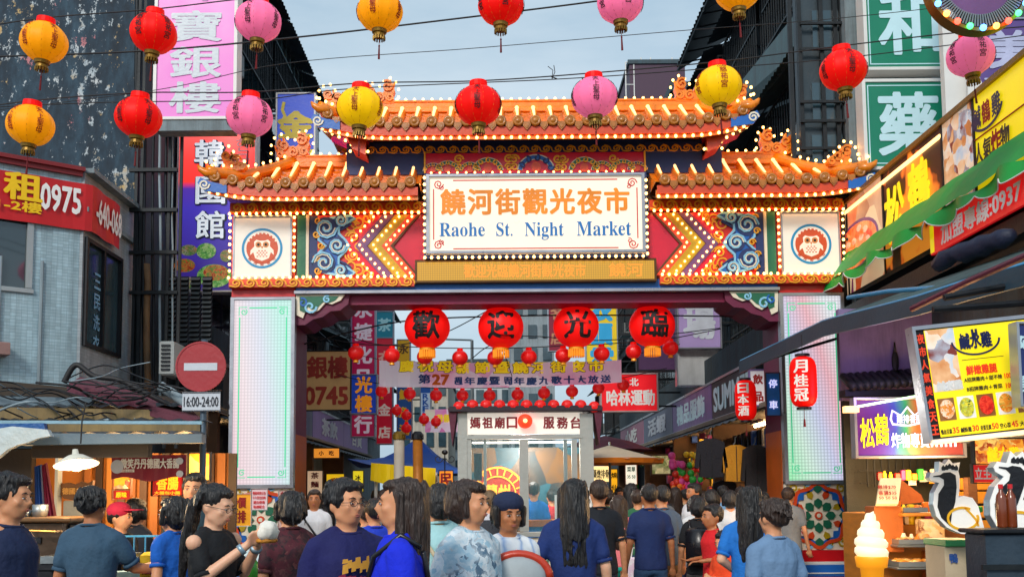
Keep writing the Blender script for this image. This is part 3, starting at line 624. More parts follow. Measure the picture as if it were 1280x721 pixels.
    for i in range(K):
        u0, u1 = xa + .02 + (xb - xa - .04) * i / K, xa + .02 + (xb - xa - .04) * (i + 1) / K; z0, z1 = eave(u0), eave(u1)
        fa.slab((u0, ye + .03, z0 - .17), (u1, ye + .03, z1 - .17), (u1, ye + .03, z1 - .05), (u0, ye + .03, z0 - .05), .03)
        f2.slab((u0, ye + .07, z0 - .225), (u1, ye + .07, z1 - .225), (u1, ye + .07, z1 - .172), (u0, ye + .07, z0 - .172), .03)
        so_.quad((u0, ye + .1, z0 - .224), (u1, ye + .1, z1 - .224), (u1, yr, ze + .08), (u0, yr, ze + .08))
    fa.build('fascia', m_redor, rf); f2.build('lower_fascia', m_orange2, rf); so_.build('soffit', m_brown, rf)
    bl = [(xa + .04 + (xb - xa - .08) * i / 40, ye + .02, eave(xa + .04 + (xb - xa - .08) * i / 40) - .205) for i in range(41)]
    bulbs(rf, bl, .125, 1.05)
    q = MB()   # short teeth hanging behind the bulbs
    for p in path_pts(bl, .125): q.box((p.x - .035, ye + .045, p.z - .005), (p.x + .035, ye + .065, p.z + .10))
    q.build('fringe', m_orange, rf)
    # ridge
    q = MB(); q.box((ra - .02, yr - .09, zr - .03), (rb + .02, yr + .09, zr + .05), bev=.01); q.box((ra, yr - .06, zr + .05), (rb, yr + .06, zr + .13)); q.box((ra - .03, yr - .08, zr + .13), (rb + .03, yr + .08, zr + .165), bev=.01); rg = q.build('ridge', m_orange, rf)
    bulbs(rg, [(ra, yr, zr + .20), (rb, yr, zr + .20)], .135, 1.0)
    # hips
    for hip, xe, xr in ((hipa, xa, ra), (hipb, xb, rb)):
        if not hip: continue
        hp = [S(xe + (xr - xe) * t, t, .09) for t in [i / 12 for i in range(13)]]
        q = MB(); q.tube(hp, [.085] * 13, 8); hr = q.build('hip_ridge', m_orange, rf, True)
        bulbs(hr, [p + Vector((0, -.02, .12)) for p in hp], .13, 1.0)
        sg = 1 if xe > xr else -1; c = hp[0]
        q = MB(); q.tube([c + Vector((-sg * .15, 0, -.04)), c + Vector((0, -.02, -.04)), c + Vector((sg * .08, -.04, .01)), c + Vector((sg * .11, -.05, .06))], [.07, .065, .04, .015], 8); q.build('corner_tip', m_orange, rf, True)
        q = MB(FR((xe + sg * .0, ye + .02, eave(xe) - .16))); q.k = 0; q.prism([(-sg * .30, -.10), (sg * .02, -.06), (sg * .12, .06), (sg * .08, .14), (-sg * .05, .08), (-sg * .3, .02)], -.05, .0)
        q.k = 1; q.ribbon(spiral(sg * .02, .035, .08, .015, 1.5, 0, sg), .024, -.065, -.05)
        q.build('corner_scroll', [m_blue, m_cream], rf)
        # curling corner finial
        q = MB(FR(tuple(S(xe + (xr - xe) * .30, .3, .14) + Vector((0, 0, 0)))))
        q.prism([(-sg * -.18, 0), (-sg * .16, 0), (-sg * .12, .10), (sg * .0, .14), (sg * .10, .24), (sg * .17, .20), (sg * .14, .10)], -.05, .05)
        for u, v, r_, dd in ((.10, .22, .09, 1), (-.03, .15, .08, -1), (-.12, .07, .06, 1)): q.ribbon(spiral(sg * u, v, r_, .02, 1.3, .6, dd * sg), .035, -.07, .07)
        q.build('corner_finial', m_orange, rf)
        e0 = S(xe + (xr - xe) * .30, .3, .14)
        bulbs(rf, [e0 + Vector((-sg * .16, -.03, .14)), e0 + Vector((-sg * .02, -.03, .26)), e0 + Vector((sg * .08, -.03, .38)), e0 + Vector((sg * .22, -.03, .34)), e0 + Vector((sg * .26, -.03, .2)), e0 + Vector((sg * .33, -.05, .02))], .11, 1.0)
    return rf, S
def dragon(parent, x, z, y, sg, sc_=1.0):
    """curled dragon-fish ornament on the end of a ridge"""
    q = MB(FR((x, y, z)) @ Matrix.Diagonal((sg * sc_, 1, sc_, 1)))
    q.prism([(-.22, 0), (.24, 0), (.26, .08), (.2, .14), (.22, .24), (.13, .26), (.07, .17), (-.02, .15), (-.08, .22), (-.1, .33), (-.2, .34), (-.24, .22), (-.2, .1)], -.07, .07)
    for u, v, r_, dd in ((-.12, .28, .1, 1), (.15, .2, .1, -1), (0, .09, .08, 1), (-.16, .1, .07, -1), (.2, .06, .06, 1)): q.ribbon(spiral(u, v, r_, .02, 1.4, 1, dd), .03, -.10, .10)
    for u, v in ((-.22, .36), (-.15, .40), (.22, .29), (.16, .33), (.28, .2)): q.tube([(u * .9, 0, v - .08), (u, 0, v - .02), (u * 1.1, 0, v + .02)], [.03, .022, .008], 6)
    o = q.build('ridge_dragon', m_orange, parent)
    pts = [(-.30, .1), (-.30, .28), (-.22, .42), (-.10, .43), (-.02, .28), (.08, .3), (.16, .38), (.28, .34), (.34, .2), (.34, .06)]
    bulbs(parent, [(x + sg * u * sc_, y - .06, z + v * sc_) for u, v in pts], .125, .95)
YE, YR = GY - .62, GY + .25
def ZX(d, py, Y): p = PU(GC + d, py, Y); return p.x, p.z
# lower roofs, mirrored
for s in (-1, 1):
    xo_, ze_ = ZX(-412, 229, YE); xi_, _ = ZX(-146, 229, YE); ro_, zr_ = ZX(-302, 207, YR); ri_, _ = ZX(-190, 204, YR)
    mx_ = lambda x: XC + s * (XC - x)
    if s < 0:
        rf, S = roof('lower_roof', xo_, xi_, ro_, xi_ - .04, zr_, ze_, .13, 0, YE, YR, 12, True, False)
    else:
        rf, S = roof('lower_roof', mx_(xi_), mx_(xo_), mx_(xi_) + .04, mx_(ro_), zr_, ze_, 0, .13, YE, YR, 12, False, True)
    dragon(rf, mx_(ro_), zr_ + .12, YR, s, 1.0)
# upper roof
xa_, zu = ZX(-270, 154, YE); xb_, _ = ZX(270, 154, YE); ra_, zt_ = ZX(-206, 140, YR); rb_, _ = ZX(206, 140, YR)
rf, S = roof('upper_roof', xa_, xb_, ra_, rb_, zt_, zu, .17, .17, YE, YR, 25, True, True)
dragon(rf, gx(-196, 130), zt_ + .12, YR, -1, .95); dragon(rf, gx(196, 130), zt_ + .12, YR, 1, .95)
for s in (-1, 1):   # stepped brackets beneath the upper roof corners
    X = lambda d, b=185: XC + s * (XC - gx(d, b))
    q = MB(); q.prism([(X(-262), gz(160)), (X(-208), gz(170)), (X(-208), gz(200)), (X(-215), gz(190)), (X(-236), gz(178)), (X(-258), gz(168))], YE + .3, GY + .3); q.build('eave_bracket', m_red, gate)
    q = MB(); q.prism([(X(-232), gz(180)), (X(-208), gz(184)), (X(-208), gz(204)), (X(-224), gz(196))], YE + .2, GY + .3); q.build('eave_bracket', m_redor, gate)
    bulbs(gate, [(X(-258), YE + .28, gz(172)), (X(-236), YE + .28, gz(182)), (X(-212), YE + .28, gz(200))], .11, 1)
    bulbs(gate, [(X(-228), GY - .3, gz(196)), (X(-196), GY - .3, gz(197))], .13, 1)
    q = MB(); q.box((X(-300), GY + .0, gz(254)), (X(-140), GY + .7, gz(226))); q.build('roof_core', m_brown, gate)
stuff_b.build('bulb', m_bulb, gate, True, kind='stuff')
# ------------------------------------------------------------------ buildings along the street
def tilemat(name, col, mort, sx=22, bump=.3, streak=.5):
    m, t, b = nmat(name); L = t.links.new; geo = N(t, 'ShaderNodeNewGeometry')
    sep = N(t, 'ShaderNodeSeparateXYZ'); L(geo.outputs['Position'], sep.inputs[0]); ad = N(t, 'ShaderNodeMath', operation='ADD'); L(sep.outputs[0], ad.inputs[0]); L(sep.outputs[1], ad.inputs[1])
    cb = N(t, 'ShaderNodeCombineXYZ'); L(ad.outputs[0], cb.inputs[0]); L(sep.outputs[2], cb.inputs[1])
    br = N(t, 'ShaderNodeTexBrick'); br.offset = 0; setin(br, Scale=sx / 4); br.inputs['Brick Width'].default_value = .5; br.inputs['Row Height'].default_value = .22; br.inputs['Mortar Size'].default_value = .012
    br.inputs['Color1'].default_value = (*col, 1); br.inputs['Color2'].default_value = (*[c * .8 for c in col], 1); br.inputs['Mortar'].default_value = (*mort, 1); L(cb.outputs[0], br.inputs['Vector'])
    mp = N(t, 'ShaderNodeMapping'); mp.inputs['Scale'].default_value = (5, 5, .5); L(geo.outputs['Position'], mp.inputs[0]); n = N(t, 'ShaderNodeTexNoise'); setin(n, Scale=1, Detail=9, Roughness=.7); L(mp.outputs[0], n.inputs[0])
    mr = N(t, 'ShaderNodeMapRange'); mr.inputs[1].default_value = .42; mr.inputs[2].default_value = .72; mr.inputs[4].default_value = streak; L(n.outputs[0], mr.inputs[0])
    mx = N(t, 'ShaderNodeMix', data_type='RGBA'); L(mr.outputs[0], mx.inputs[0]); L(br.outputs[0], mx.inputs[6]); mx.inputs[7].default_value = (.05, .07, .08, 1)
    L(mx.outputs[2], b.inputs['Base Color']); bp = N(t, 'ShaderNodeBump'); setin(bp, Strength=bump, Distance=.01); L(br.outputs[1], bp.inputs['Height']); bp.invert = True; L(bp.outputs[0], b.inputs['Normal']); setin(b, Roughness=.45)
    return m
m_tileL = tilemat('small bluish wall tile', H('#b4d2de'), H('#7c9aa8'))
m_tileF = tilemat('small grey wall tile', H('#a4b0b8'), H('#80898f'))
# peeling dark wall
m, t, b = nmat('peeling dark wall'); L = t.links.new; geo = N(t, 'ShaderNodeNewGeometry')
mp = N(t, 'ShaderNodeMapping'); mp.inputs['Scale'].default_value = (3.5, 3.5, 1.2); L(geo.outputs['Position'], mp.inputs[0])
n1 = N(t, 'ShaderNodeTexNoise'); setin(n1, Scale=1.0, Detail=9, Roughness=.7); L(mp.outputs[0], n1.inputs[0])
c1 = N(t, 'ShaderNodeValToRGB'); ramp_set(c1, [(.3, (.004, .010, .018)), (.5, (.012, .034, .058)), (.66, (.03, .075, .115)), (.8, (.08, .14, .17))]); L(n1.outputs[0], c1.inputs[0])
mp2 = N(t, 'ShaderNodeMapping'); mp2.inputs['Scale'].default_value = (9, 9, 6); L(geo.outputs['Position'], mp2.inputs[0])
n2 = N(t, 'ShaderNodeTexNoise'); setin(n2, Scale=1.0, Detail=5, Roughness=.75); L(mp2.outputs[0], n2.inputs[0])
n3 = N(t, 'ShaderNodeTexNoise'); setin(n3, Scale=.55, Detail=3); L(geo.outputs['Position'], n3.inputs[0])
sep = N(t, 'ShaderNodeSeparateXYZ'); L(geo.outputs['Position'], sep.inputs[0])
pk = N(t, 'ShaderNodeMath', operation='MULTIPLY_ADD'); L(n3.outputs[0], pk.inputs[0]); pk.inputs[1].default_value = .45; L(n2.outputs[0], pk.inputs[2])
m0 = N(t, 'ShaderNodeMapRange'); m0.inputs[1].default_value = .82; m0.inputs[2].default_value = .86; L(pk.outputs[0], m0.inputs[0])
n4 = N(t, 'ShaderNodeTexNoise'); setin(n4, Scale=2.3, Detail=2); L(geo.outputs['Position'], n4.inputs[0]); c4 = N(t, 'ShaderNodeValToRGB'); ramp_set(c4, [(.36, (.55, .38, .16)), (.44, (.42, .50, .55)), (.58, (.6, .62, .62)), (.66, (.55, .2, .22))]); L(n4.outputs[0], c4.inputs[0])
mx = N(t, 'ShaderNodeMix', data_type='RGBA'); L(m0.outputs[0], mx.inputs[0]); L(c1.outputs[0], mx.inputs[6]); L(c4.outputs[0], mx.inputs[7]); L(mx.outputs[2], b.inputs['Base Color']); setin(b, Roughness=.75)
bp = N(t, 'ShaderNodeBump'); setin(bp, Strength=.5, Distance=.03); L(pk.outputs[0], bp.inputs['Height']); L(bp.outputs[0], b.inputs['Normal'])
m_peel = m
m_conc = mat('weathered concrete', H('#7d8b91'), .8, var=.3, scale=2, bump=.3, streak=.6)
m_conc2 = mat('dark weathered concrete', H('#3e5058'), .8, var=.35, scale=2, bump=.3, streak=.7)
m_corr = mat('dark corrugated sheet', H('#38464e'), .5, .4, var=.3, dirt=.4)
m_teal = mat('teal grey corrugated sheet', H('#4a6468'), .5, .3, var=.3, streak=.6)
m_bar = mat('painted iron bar', H('#1b2227'), .55, .4, var=.3, dirt=.3)
m_glass = glass('dark window glass', (.03, .05, .06), .05, .92)
m_glassb = mat('window glass with sky', H('#2f4650'), .08, 0, var=.5, scale=1.2, bump=0, coat=1)
m_rust = mat('rusty drainpipe', H('#7a5a3a'), .7, .1, var=.4, scale=5, bump=.4, dirt=.4)
m_pvc = mat('grey plastic pipe', H('#8fa0a8'), .5, 0, var=.2, dirt=.3)

# left corner building (small tiled, with the phone banner)
XL = -5.2
A = P(0, 400, 12.16); Bc = P(97, 400, 12.7); A.z = Bc.z = 0; ux = (Bc - A).normalized()
LF = FR(tuple(Bc - ux * 3.5), tuple(ux))      # local x 0..3.5 is the front, corner at 3.5
b1 = thing('corner_building', 'grey blue tiled corner building with the red phone number banner', 'building', tuple(Bc))
lf = lambda px, py, Y=12.45: (P(px, py, Y))
def LFu(px):   # local u of a picture column on the front face
    d = ray(px, 400); k = (Bc.x * ux.y - Bc.y * ux.x) / (d.x * ux.y - d.y * ux.x); p = Vector((d.x * k, d.y * k, 0)); return (p - (Bc - ux * 3.5)).dot(ux), p.y
def LFz(py, Y): return P(60, py, Y).z
zt1, zb1 = 5.75, 2.95
w0, w1 = 2.42, LFu(38)[0] ; wz0, wz1 = LFz(360, 12.3), LFz(277, 12.3)
q = MB(LF)
for a, c in (((0, 0, 0), (0.25, .25, zt1)), ):
    q.box((0, 0, zb1), (w0 - .6, .25, zt1)); 
u0 = w1 - .95
q = MB(LF); q.box((0, 0, zb1), (u0, .22, zt1)); q.box((w1, 0, zb1), (3.5, .22, zt1)); q.box((u0, .001, zb1), (w1, .22, wz0)); q.box((u0, .001, wz1), (w1, .22, zt1))
q.build('front_wall', m_tileL, b1)
q = MB(LF)
for (a, c) in (((u0 - .02, -.03, wz0 - .06), (w1 + .02, .06, wz0)), ((u0 - .02, -.03, wz1), (w1 + .02, .06, wz1 + .05)), ((w1 - .07, -.03, wz0), (w1, .06, wz1)), ((u0, -.03, wz0), (u0 + .06, .06, wz1))): q.box(a, c, bev=.008)
wf = q.build('window', mat('grey window frame', H('#a8b0b2'), .4, .3, var=.1, dirt=.3), b1)
q = MB(LF); q.box((u0 + .06, .02, wz0), (w1 - .07, .03, wz1)); q.build('pane', m_glass, wf)
q = MB(LF); q.box((u0 + .07, .12, wz0 + .02), (w1 - .1, .16, wz0 + .22)); q.build('sill_clutter', foodmat('clutter', [(.02, .03, .02), (.4, .25, .03), (.03, .03, .03), (.1, .02, .02)], 30, .0), wf)
q = MB(LF); q.box((-.0, -.10, zt1), (3.52, .25, zt1 + .05)); q.box((0, -.06, zt1 - .06), (3.5, 0, zt1)); q.build('coping', mat('red coping', H('#8a1c22'), .5, var=.2, dirt=.4), b1)
# side wall along the street
ys = lambda px: PS(px, 400, XL).y
y0s, y1s = Bc.y, 14.55
q = MB(); wy0, wy1 = ys(103), ys(149); sz0, sz1 = 2.95, PS(125, 345, XL).z
sz0 = P(125, 437, 13.5).z; sz1 = P(125, 318, 13.5).z
q.box((XL - .25, y0s, zb1), (XL, wy0, zt1)); q.box((XL - .25, wy1, zb1), (XL, y1s, zt1)); q.box((XL - .25, wy0, zb1), (XL - .001, wy1, sz0)); q.box((XL - .25, wy0, sz1), (XL - .001, wy1, zt1))
q.build('side_wall', m_tileF, b1)
q = MB(); q.box((XL - .28, y0s, zt1), (XL + .12, y1s, zt1 + .06)); q.box((XL - .01, y0s, zt1 - .5), (XL + .06, y1s, zt1 - .44)); q.build('side_coping', m_conc, b1)
q = MB(); t_ = .06
for (a, c) in (((XL - .04, wy0, sz0), (XL + .04, wy0 + t_, sz1)), ((XL - .04, wy1 - t_, sz0), (XL + .04, wy1, sz1)), ((XL - .04, wy0, sz0 - .05), (XL + .04, wy1, sz0)), ((XL - .04, wy0, sz1), (XL + .04, wy1, sz1 + .05)), ((XL - .03, (wy0 + wy1) / 2 - .03, sz0), (XL + .03, (wy0 + wy1) / 2 + .03, sz1))): q.box(a, c)
wf = q.build('window', m_dark, b1)
q = MB(); q.box((XL - .02, wy0 + t_, sz0), (XL - .01, wy1 - t_, sz1)); q.build('pane', m_glassb, wf)
q = MB(FR((XL + .0, wy0, 0), (0, 1, 0))); vtxt(q, '三民洗衣', .45, sz1 - .3, .27, .2, depth=-.0, bold=1); q.build('lettering', mat('faded blue lettering', H('#6fa3c7'), .6), wf)
q = MB(); q.box((-11, 12.6 + .7, 0), (XL - .26, y1s, zt1 - .3)); q.build('inner_mass', m_conc2, b1)
for k in range(8):
    x = LF @ Vector((2.6 + k * .12 + random.uniform(-.03, .03), -.015, 0)) if k % 4 == 0 else None
    if x is not None:
        q = MB(); q.tube([(x.x, x.y, zb1), (x.x, x.y, zt1 - 1.2)], .02, 6); q.build('downpipe', m_pvc, b1)
q = MB(LF); q.box((LFu(1)[0] - .4, -.22, LFz(446, 12.2)), (LFu(9)[0], -.01, LFz(430, 12.2)), bev=.01); q.build('meter_box', mat('pinkish meter box', H('#9c7a74'), .6), b1)
# phone banner, wraps the corner
bn = thing('banner', 'red rental banner with yellow characters and white phone number wrapped round the corner', 'banner', tuple(Bc + Vector((0, -.05, 4.9))))
cv = mat('red vinyl banner', H('#c9141b'), .5, var=.1, scale=2, bump=.25, bscale=6)
ztb, zbb = 5.60, 5.02
q = MB(LF)
NB = 14
for i in range(NB):
    ua, ub = 3.54 - (NB - i) * .14, 3.54 - (NB - i - 1) * .14
    wv = lambda u: -.05 - .012 * math.sin(u * 9)
    q.add([(ua, wv(ua), zbb - .02), (ub, wv(ub), zbb - .02), (ub, wv(ub), ztb), (ua, wv(ua), ztb)], [(0, 1, 2, 3)])
c = LF @ Vector((3.54, -.05 - .012 * math.sin(3.54 * 9), 0)); q.M = Matrix()
pts = [(c.x, c.y)] + [(XL + .09 + .012 * math.sin(k * 1.3), y0s + .05 + k * .12) for k in range(9)]
for (xa, ya), (xb, yb) in zip(pts, pts[1:]): q.add([(xa, ya, zbb - .02), (xb, yb, zbb - .02), (xb, yb, ztb), (xa, ya, ztb)], [(0, 1, 2, 3)])
q.build('cloth', cv, bn)
q = MB(LF); m_yel = mat('yellow print', H('#ffd400'), .5, var=.05, emit=.05); m_wp = mat('white print', H('#f5f5f2'), .5, var=.03)
m_yel = mat('yellow vinyl print', H('#ffcf00'), .5, var=.05)
txt(q, '租', LFu(22)[0], LFz(236, 12.3), w=.42, h=.33, bold=1.2, depth=.075); txt(q, '1-2樓', LFu(18)[0], LFz(260, 12.3), w=.50, h=.13, bold=1, depth=.075)
q.build('lettering', m_yel, bn)
q = MB(LF); txt(q, '0975', LFu(70)[0] , LFz(249, 12.5), w=.47, h=.32, bold=1.0, depth=.072); q.build('lettering', m_wp, bn)
q = MB(FR((XL + .10, y0s, 0), (0, 1, 0))); txt(q, '-640-068', .56, 5.31, w=.86, h=.32, bold=1.0, depth=.012); q.build('lettering', m_wp, bn)

# tall left building: dark peeling party wall facing us, caged facade along the street
b2 = thing('apartment_building', 'tall old building with dark peeling side wall and caged balconies left of the gate', 'building', (-8, 18, 0))
q = MB(); q.box((-16, 14.58, 0), (XL, 14.8, 13.2)); q.build('side_wall', m_peel, b2)
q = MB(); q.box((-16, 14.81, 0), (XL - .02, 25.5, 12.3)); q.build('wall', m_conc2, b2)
def corr_sheet(mb, a, b, c, d, n=14, amp=.02):
    """corrugated sheet: a-b lower edge, d-c upper edge"""
    a, b, c, d = map(Vector, (a, b, c, d)); nn = (b - a).cross(d - a).normalized(); n2 = n * 2; v = []
    for e0, e1 in ((a, b), (d, c)):
        for i in range(n2 + 1): v.append(e0.lerp(e1, i / n2) + nn * amp * (1 if i % 2 else -1))
    mb.add(v, [(i, i + 1, i + n2 + 2, i + n2 + 1) for i in range(n2)])
def facade_bay(parent, X, sg, ya, yb, z0, h, proj=.75, aw=True, seed=0):
    """window, iron cage and awning of one bay; the street lies toward +sg in x"""
    rnd = random.Random(seed); x1 = X + sg * proj; zc0, zc1 = z0 + .7, z0 + h - .5
    q = MB(); q.box((X - .01 * sg, ya + .3, zc0), (X + .03 * sg, yb - .3, zc1 - .1)); wf = q.build('window', m_dark, parent)
    for k in range(3):
        yy = ya + .34 + k * (yb - ya - .68) / 3; q = MB(); q.box((X + .031 * sg, yy + .03, zc0 + .05), (X + .045 * sg, yy + (yb - ya - .68) / 3 - .03, zc1 - .15)); q.build('pane', m_glassb, wf)
    q = MB(); r = .018
    for zz in (zc0, (zc0 + zc1) / 2, zc1): 
        q.box((x1 - r, ya + .1, zz - r), (x1 + r, yb - .1, zz + r)); q.box((X, ya + .1 - r, zz - r), (x1, ya + .1 + r, zz + r)); q.box((X, yb - .1 - r, zz - r), (x1, yb - .1 + r, zz + r))
    n = int((yb - ya) / .16)
    for i in range(n + 1):
        yy = ya + .1 + (yb - ya - .2) * i / n; q.box((x1 - .008, yy - .008, zc0), (x1 + .008, yy + .008, zc1))
    for i in range(4):
        xx = X + (x1 - X) * (i + .5) / 4
        for yy in (ya + .1, yb - .1): q.box((xx - .008, yy - .008, zc0), (xx + .008, yy + .008, zc1))
    q.build('window_cage', m_bar, parent)
    if aw:
        q = MB(); z = zc1 + .05; corr_sheet(q, (x1 + sg * .35, ya, z), (x1 + sg * .35, yb, z), (X, yb, z + .45), (X, ya, z + .45), 16, .015); q.build('awning', rnd.choice([m_corr, m_teal, m_corr]), parent)
    if rnd.random() < .5:
        q = MB(); yy = ya + .5 + rnd.random() * .6; q.box((X + sg * .12, yy, zc0 + .05), (X + sg * .45, yy + .7, zc0 + .5), bev=.02); a_ = q.build('air_conditioner', mat('dirty white casing', H('#9fa6a6'), .5, var=.15, dirt=.4), parent)
        q = MB(); q.box((X + sg * .455, yy + .05, zc0 + .1), (X + sg * .46, yy + .5, zc0 + .45)); q.build('fan_grille', m_dark, a_)
for f_, z0 in enumerate((3.0, 5.9, 8.8)):
    for i in range(3): facade_bay(b2, XL, 1, 17.4 + i * 2.7, 20.0 + i * 2.7, z0, 2.9, seed=f_ * 5 + i)
# eaves stepping along the top
for i in range(3):
    y = 14.8 + i * 3.6; q = MB(); corr_sheet(q, (-4.35, y, 11.75 - .0), (-4.35, y + 3.5, 11.75), (XL - .6, y + 3.5, 12.6), (XL - .6, y, 12.6), 16, .02); q.slab((-4.35, y, 11.66), (-4.35, y + 3.5, 11.66), (XL - .6, y + 3.5, 12.5), (XL - .6, y, 12.5), .03); q.build('eave', m_corr, b2)
    q = MB()
    for k in range(8): q.box((-4.45 - .0, y + .1 + k * .45, 10.9), (-4.43, y + .12 + k * .45, 11.7))
    q.box((-4.46, y, 10.88), (-4.42, y + 3.4, 10.92)); q.build('rail', m_teal, b2)
# vertical frames, pipes and louvres at the near end of that facade (seen between the wall and the gate)
for px, r, mm, y0p, y1p in ((172, .035, m_bar, -60, 560), (180, .03, m_dark, 60, 560), (184, .05, m_rust, 330, 520), (192, .022, m_dark, 100, 540), (200, .02, m_pvc, 120, 520), (208, .022, m_dark, 0, 500), (215, .015, m_pvc, 150, 470)):
    Yp = 14.35; p0, p1 = P(px, y1p, Yp), P(px, y0p, Yp); q = MB()
    n = 8; q.tube([p0.lerp(p1, i / n) + Vector((random.uniform(-.015, .015), 0, 0)) for i in range(n + 1)], r, 7); q.build('drainpipe', mm, b2, True)
for py in (213, 263, 316, 366):
    a, c = P(162, py, 14.3), P(222, py, 14.3); q = MB(); q.box((a.x, 14.27, a.z - .025), (c.x, 14.33, a.z + .025)); q.build('cross_bar', m_bar, b2)
for px in (163, 170, 205, 220):
    a = P(px, 560, 14.32); c = P(px, 0, 14.32); q = MB(); q.box((a.x - .02, 14.3, a.z), (a.x + .02, 14.34, c.z)); q.build('upright_bar', m_bar, b2)
for (x0, x1, y0, y1, nc) in ((207, 266, 345, 432, 4),):
    Yp = 15.0
    for c_ in range(nc):
        xa, xb = x0 + (x1 - x0) * c_ / nc, x0 + (x1 - x0) * (c_ + .9) / nc; q = MB()
        a, bb_ = P(xa, y1, Yp), P(xb, y0, Yp); q.box((a.x, Yp + .03, a.z), (bb_.x, Yp + .06, bb_.z)); q.build('louvre_back', m_dark, b2)
        for k in range(15):
            z = a.z + (bb_.z - a.z) * k / 15; q = MB(); q.slab((a.x, Yp - .03, z), (bb_.x, Yp - .03, z), (bb_.x, Yp + .03, z + .045), (a.x, Yp + .03, z + .045), .008); q.build('louvre_slat', mat('grey louvre', H('#6b7478'), .5, .3, var=.2, dirt=.4), b2)
# outdoor air conditioner
a, c = P(203, 470, 14.1), P(222, 428, 14.1)
ac = thing('air_conditioner', 'white outdoor air conditioner unit beside the no entry sign', 'air conditioner', (a.x, 14.1, a.z))
q = MB(); q.box((a.x, 13.95, a.z), (c.x, 14.5, c.z), bev=.02); q.build('casing', MATS['dirty white casing'], ac)
for k in range(7):
    q = MB(); zz = a.z + .06 + k * .055; q.box((a.x + .03, 13.93, zz), (c.x - .05, 13.949, zz + .03)); q.build('slat', m_dark, ac)

# distant and inner-street buildings
def bldg(name, label, x0, x1, y0, y1, h, mm, sg=0, X=0, bays=(), ):
    r = thing(name, label, 'building', ((x0 + x1) / 2, (y0 + y1) / 2, 0)); q = MB(); q.box((x0, y0, 0), (x1, y1, h)); q.build('wall', mm, r)
    q = MB(); q.box((x0 - .1, y0 - .1, h), (x1 + .1, y1 + .1, h + .25)); q.build('roof', m_conc2, r); return r
bL = bldg('shop_house', 'grey shop house on the left side of the street beyond the gate', -12, -5.0, 26, 44, 10, m_conc)
for f_ in range(2):
    for i in range(4): facade_bay(bL, -5.0, 1, 26.5 + i * 4, 30 + i * 4, 3.2 + f_ * 3, 3, seed=40 + f_ * 7 + i)
bR = thing('apartment_building', 'tall dark building with awnings and cages right of the gate', 'building', (9, 20, 0))
XR = 5.75
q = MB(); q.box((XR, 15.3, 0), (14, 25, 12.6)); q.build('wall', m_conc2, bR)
for f_, z0 in enumerate((3.4, 6.2, 9.0)):
    for i in range(3): facade_bay(bR, XR, -1, 15.5 + i * 3.2, 18.4 + i * 3.2, z0, 2.8, seed=70 + f_ * 5 + i, aw=True)
for i in range(3):
    y = 15.2 + i * 3.25; q = MB(); corr_sheet(q, (4.6, y + 3.2, 12.3), (4.6, y, 12.3), (6.6, y, 13.6), (6.6, y + 3.2, 13.6), 16, .02); q.slab((4.6, y, 12.2), (4.6, y + 3.2, 12.2), (6.6, y + 3.2, 13.5), (6.6, y, 13.5), .03); q.build('eave', m_corr, bR)
    for k in range(5): q = MB(); yy = y + .2 + k * .65; q.tube([(4.65, yy, 12.22), (6.5, yy, 12.6)], .02, 5); q.build('rafter', m_bar, bR)
# scaffold-like frame of the stairwell, big sloping panels
for px in (1000, 1012, 1040, 1058, 1066):
    a = P(px, 420, 15.05); c = P(px, -40, 15.05); q = MB(); q.box((a.x - .03, 15.02, a.z), (a.x + .03, 15.08, c.z)); q.build('upright_bar', m_bar, bR)
for py in (30, 62, 128, 152, 186, 216, 246, 300):
    a, c = P(1000, py, 15.0), P(1070, py, 15.0); q = MB(); q.box((a.x, 14.97, a.z - .02), (c.x, 15.01, a.z + .02)); q.build('cross_bar', m_bar, bR)
a, c = P(1003, 330, 15.2), P(1070, -40, 15.2); q = MB(); q.box((a.x, 15.12, a.z), (c.x, 15.25, c.z)); q.build('stairwell_wall', m_corr, bR)
for py in (60, 150, 215):
    a, c = P(1016, py, 15.1), P(1054, py - 46, 15.1); q = MB(); q.box((a.x, 15.08, a.z), (c.x, 15.11, c.z)); q.build('pane', m_glassb, bR)
for (p0, p1, p2, p3, Y0_, Y1_, mm) in (((1000, 10), (1000, 60), (880, 205), (868, 175), 15.6, 21, m_teal), ((1000, 150), (1000, 190), (905, 290), (905, 262), 15.6, 19, m_conc)):
    q = MB(); q.slab(P(*p0, Y0_), P(*p1, Y0_), P(*p2, Y1_), P(*p3, Y1_), .06); q.build('sloping_panel', mm, bR)
# near right pillar and wall carrying the pharmacy signs
bP = thing('shop_house', 'right shop house with pale pillar that carries the green pharmacy signs', 'building', (7.5, 15.6, 0))
a, c = P(1070, 420, 14.9), P(1083, -60, 14.9); q = MB(); q.box((a.x, 14.85, 0), (c.x, 15.25, 13)); q.build('pillar', m_conc, bP)
q = MB(); q.box((c.x + .001, 15.1, 0), (14, 15.26, 14)); q.build('wall', m_conc2, bP)
for py in (-20, 96, 214, 330):
    a = P(1083, py, 15); q = MB(); q.box((a.x, 14.95, a.z - .1), (a.x + 3, 15.09, a.z + .05)); q.build('floor_ledge', m_conc, bP)
for x0, x1, y0, y1, wn in ((6.9, 7.9, 5.6, 7.2, 0), (6.9, 7.9, 8.4, 10, 1)):
    q = MB(); q.box((x0, 15.04, y0), (x1, 15.095, y1)); w_ = q.build('window', m_dark, bP); q = MB(); q.box((x0 + .05, 15.02, y0 + .05), ((x0 + x1) / 2 - .02, 15.039, y1 - .05)); q.build('pane', m_glassb, w_); q = MB(); q.box(((x0 + x1) / 2 + .02, 15.02, y0 + .05), (x1 - .05, 15.039, y1 - .05)); q.build('pane', m_glassb, w_)
bI = bldg('shop_house', 'dark gridded building behind the hanging lanterns on the right', 4.9, 12, 27, 46, 12.5, m_conc2)
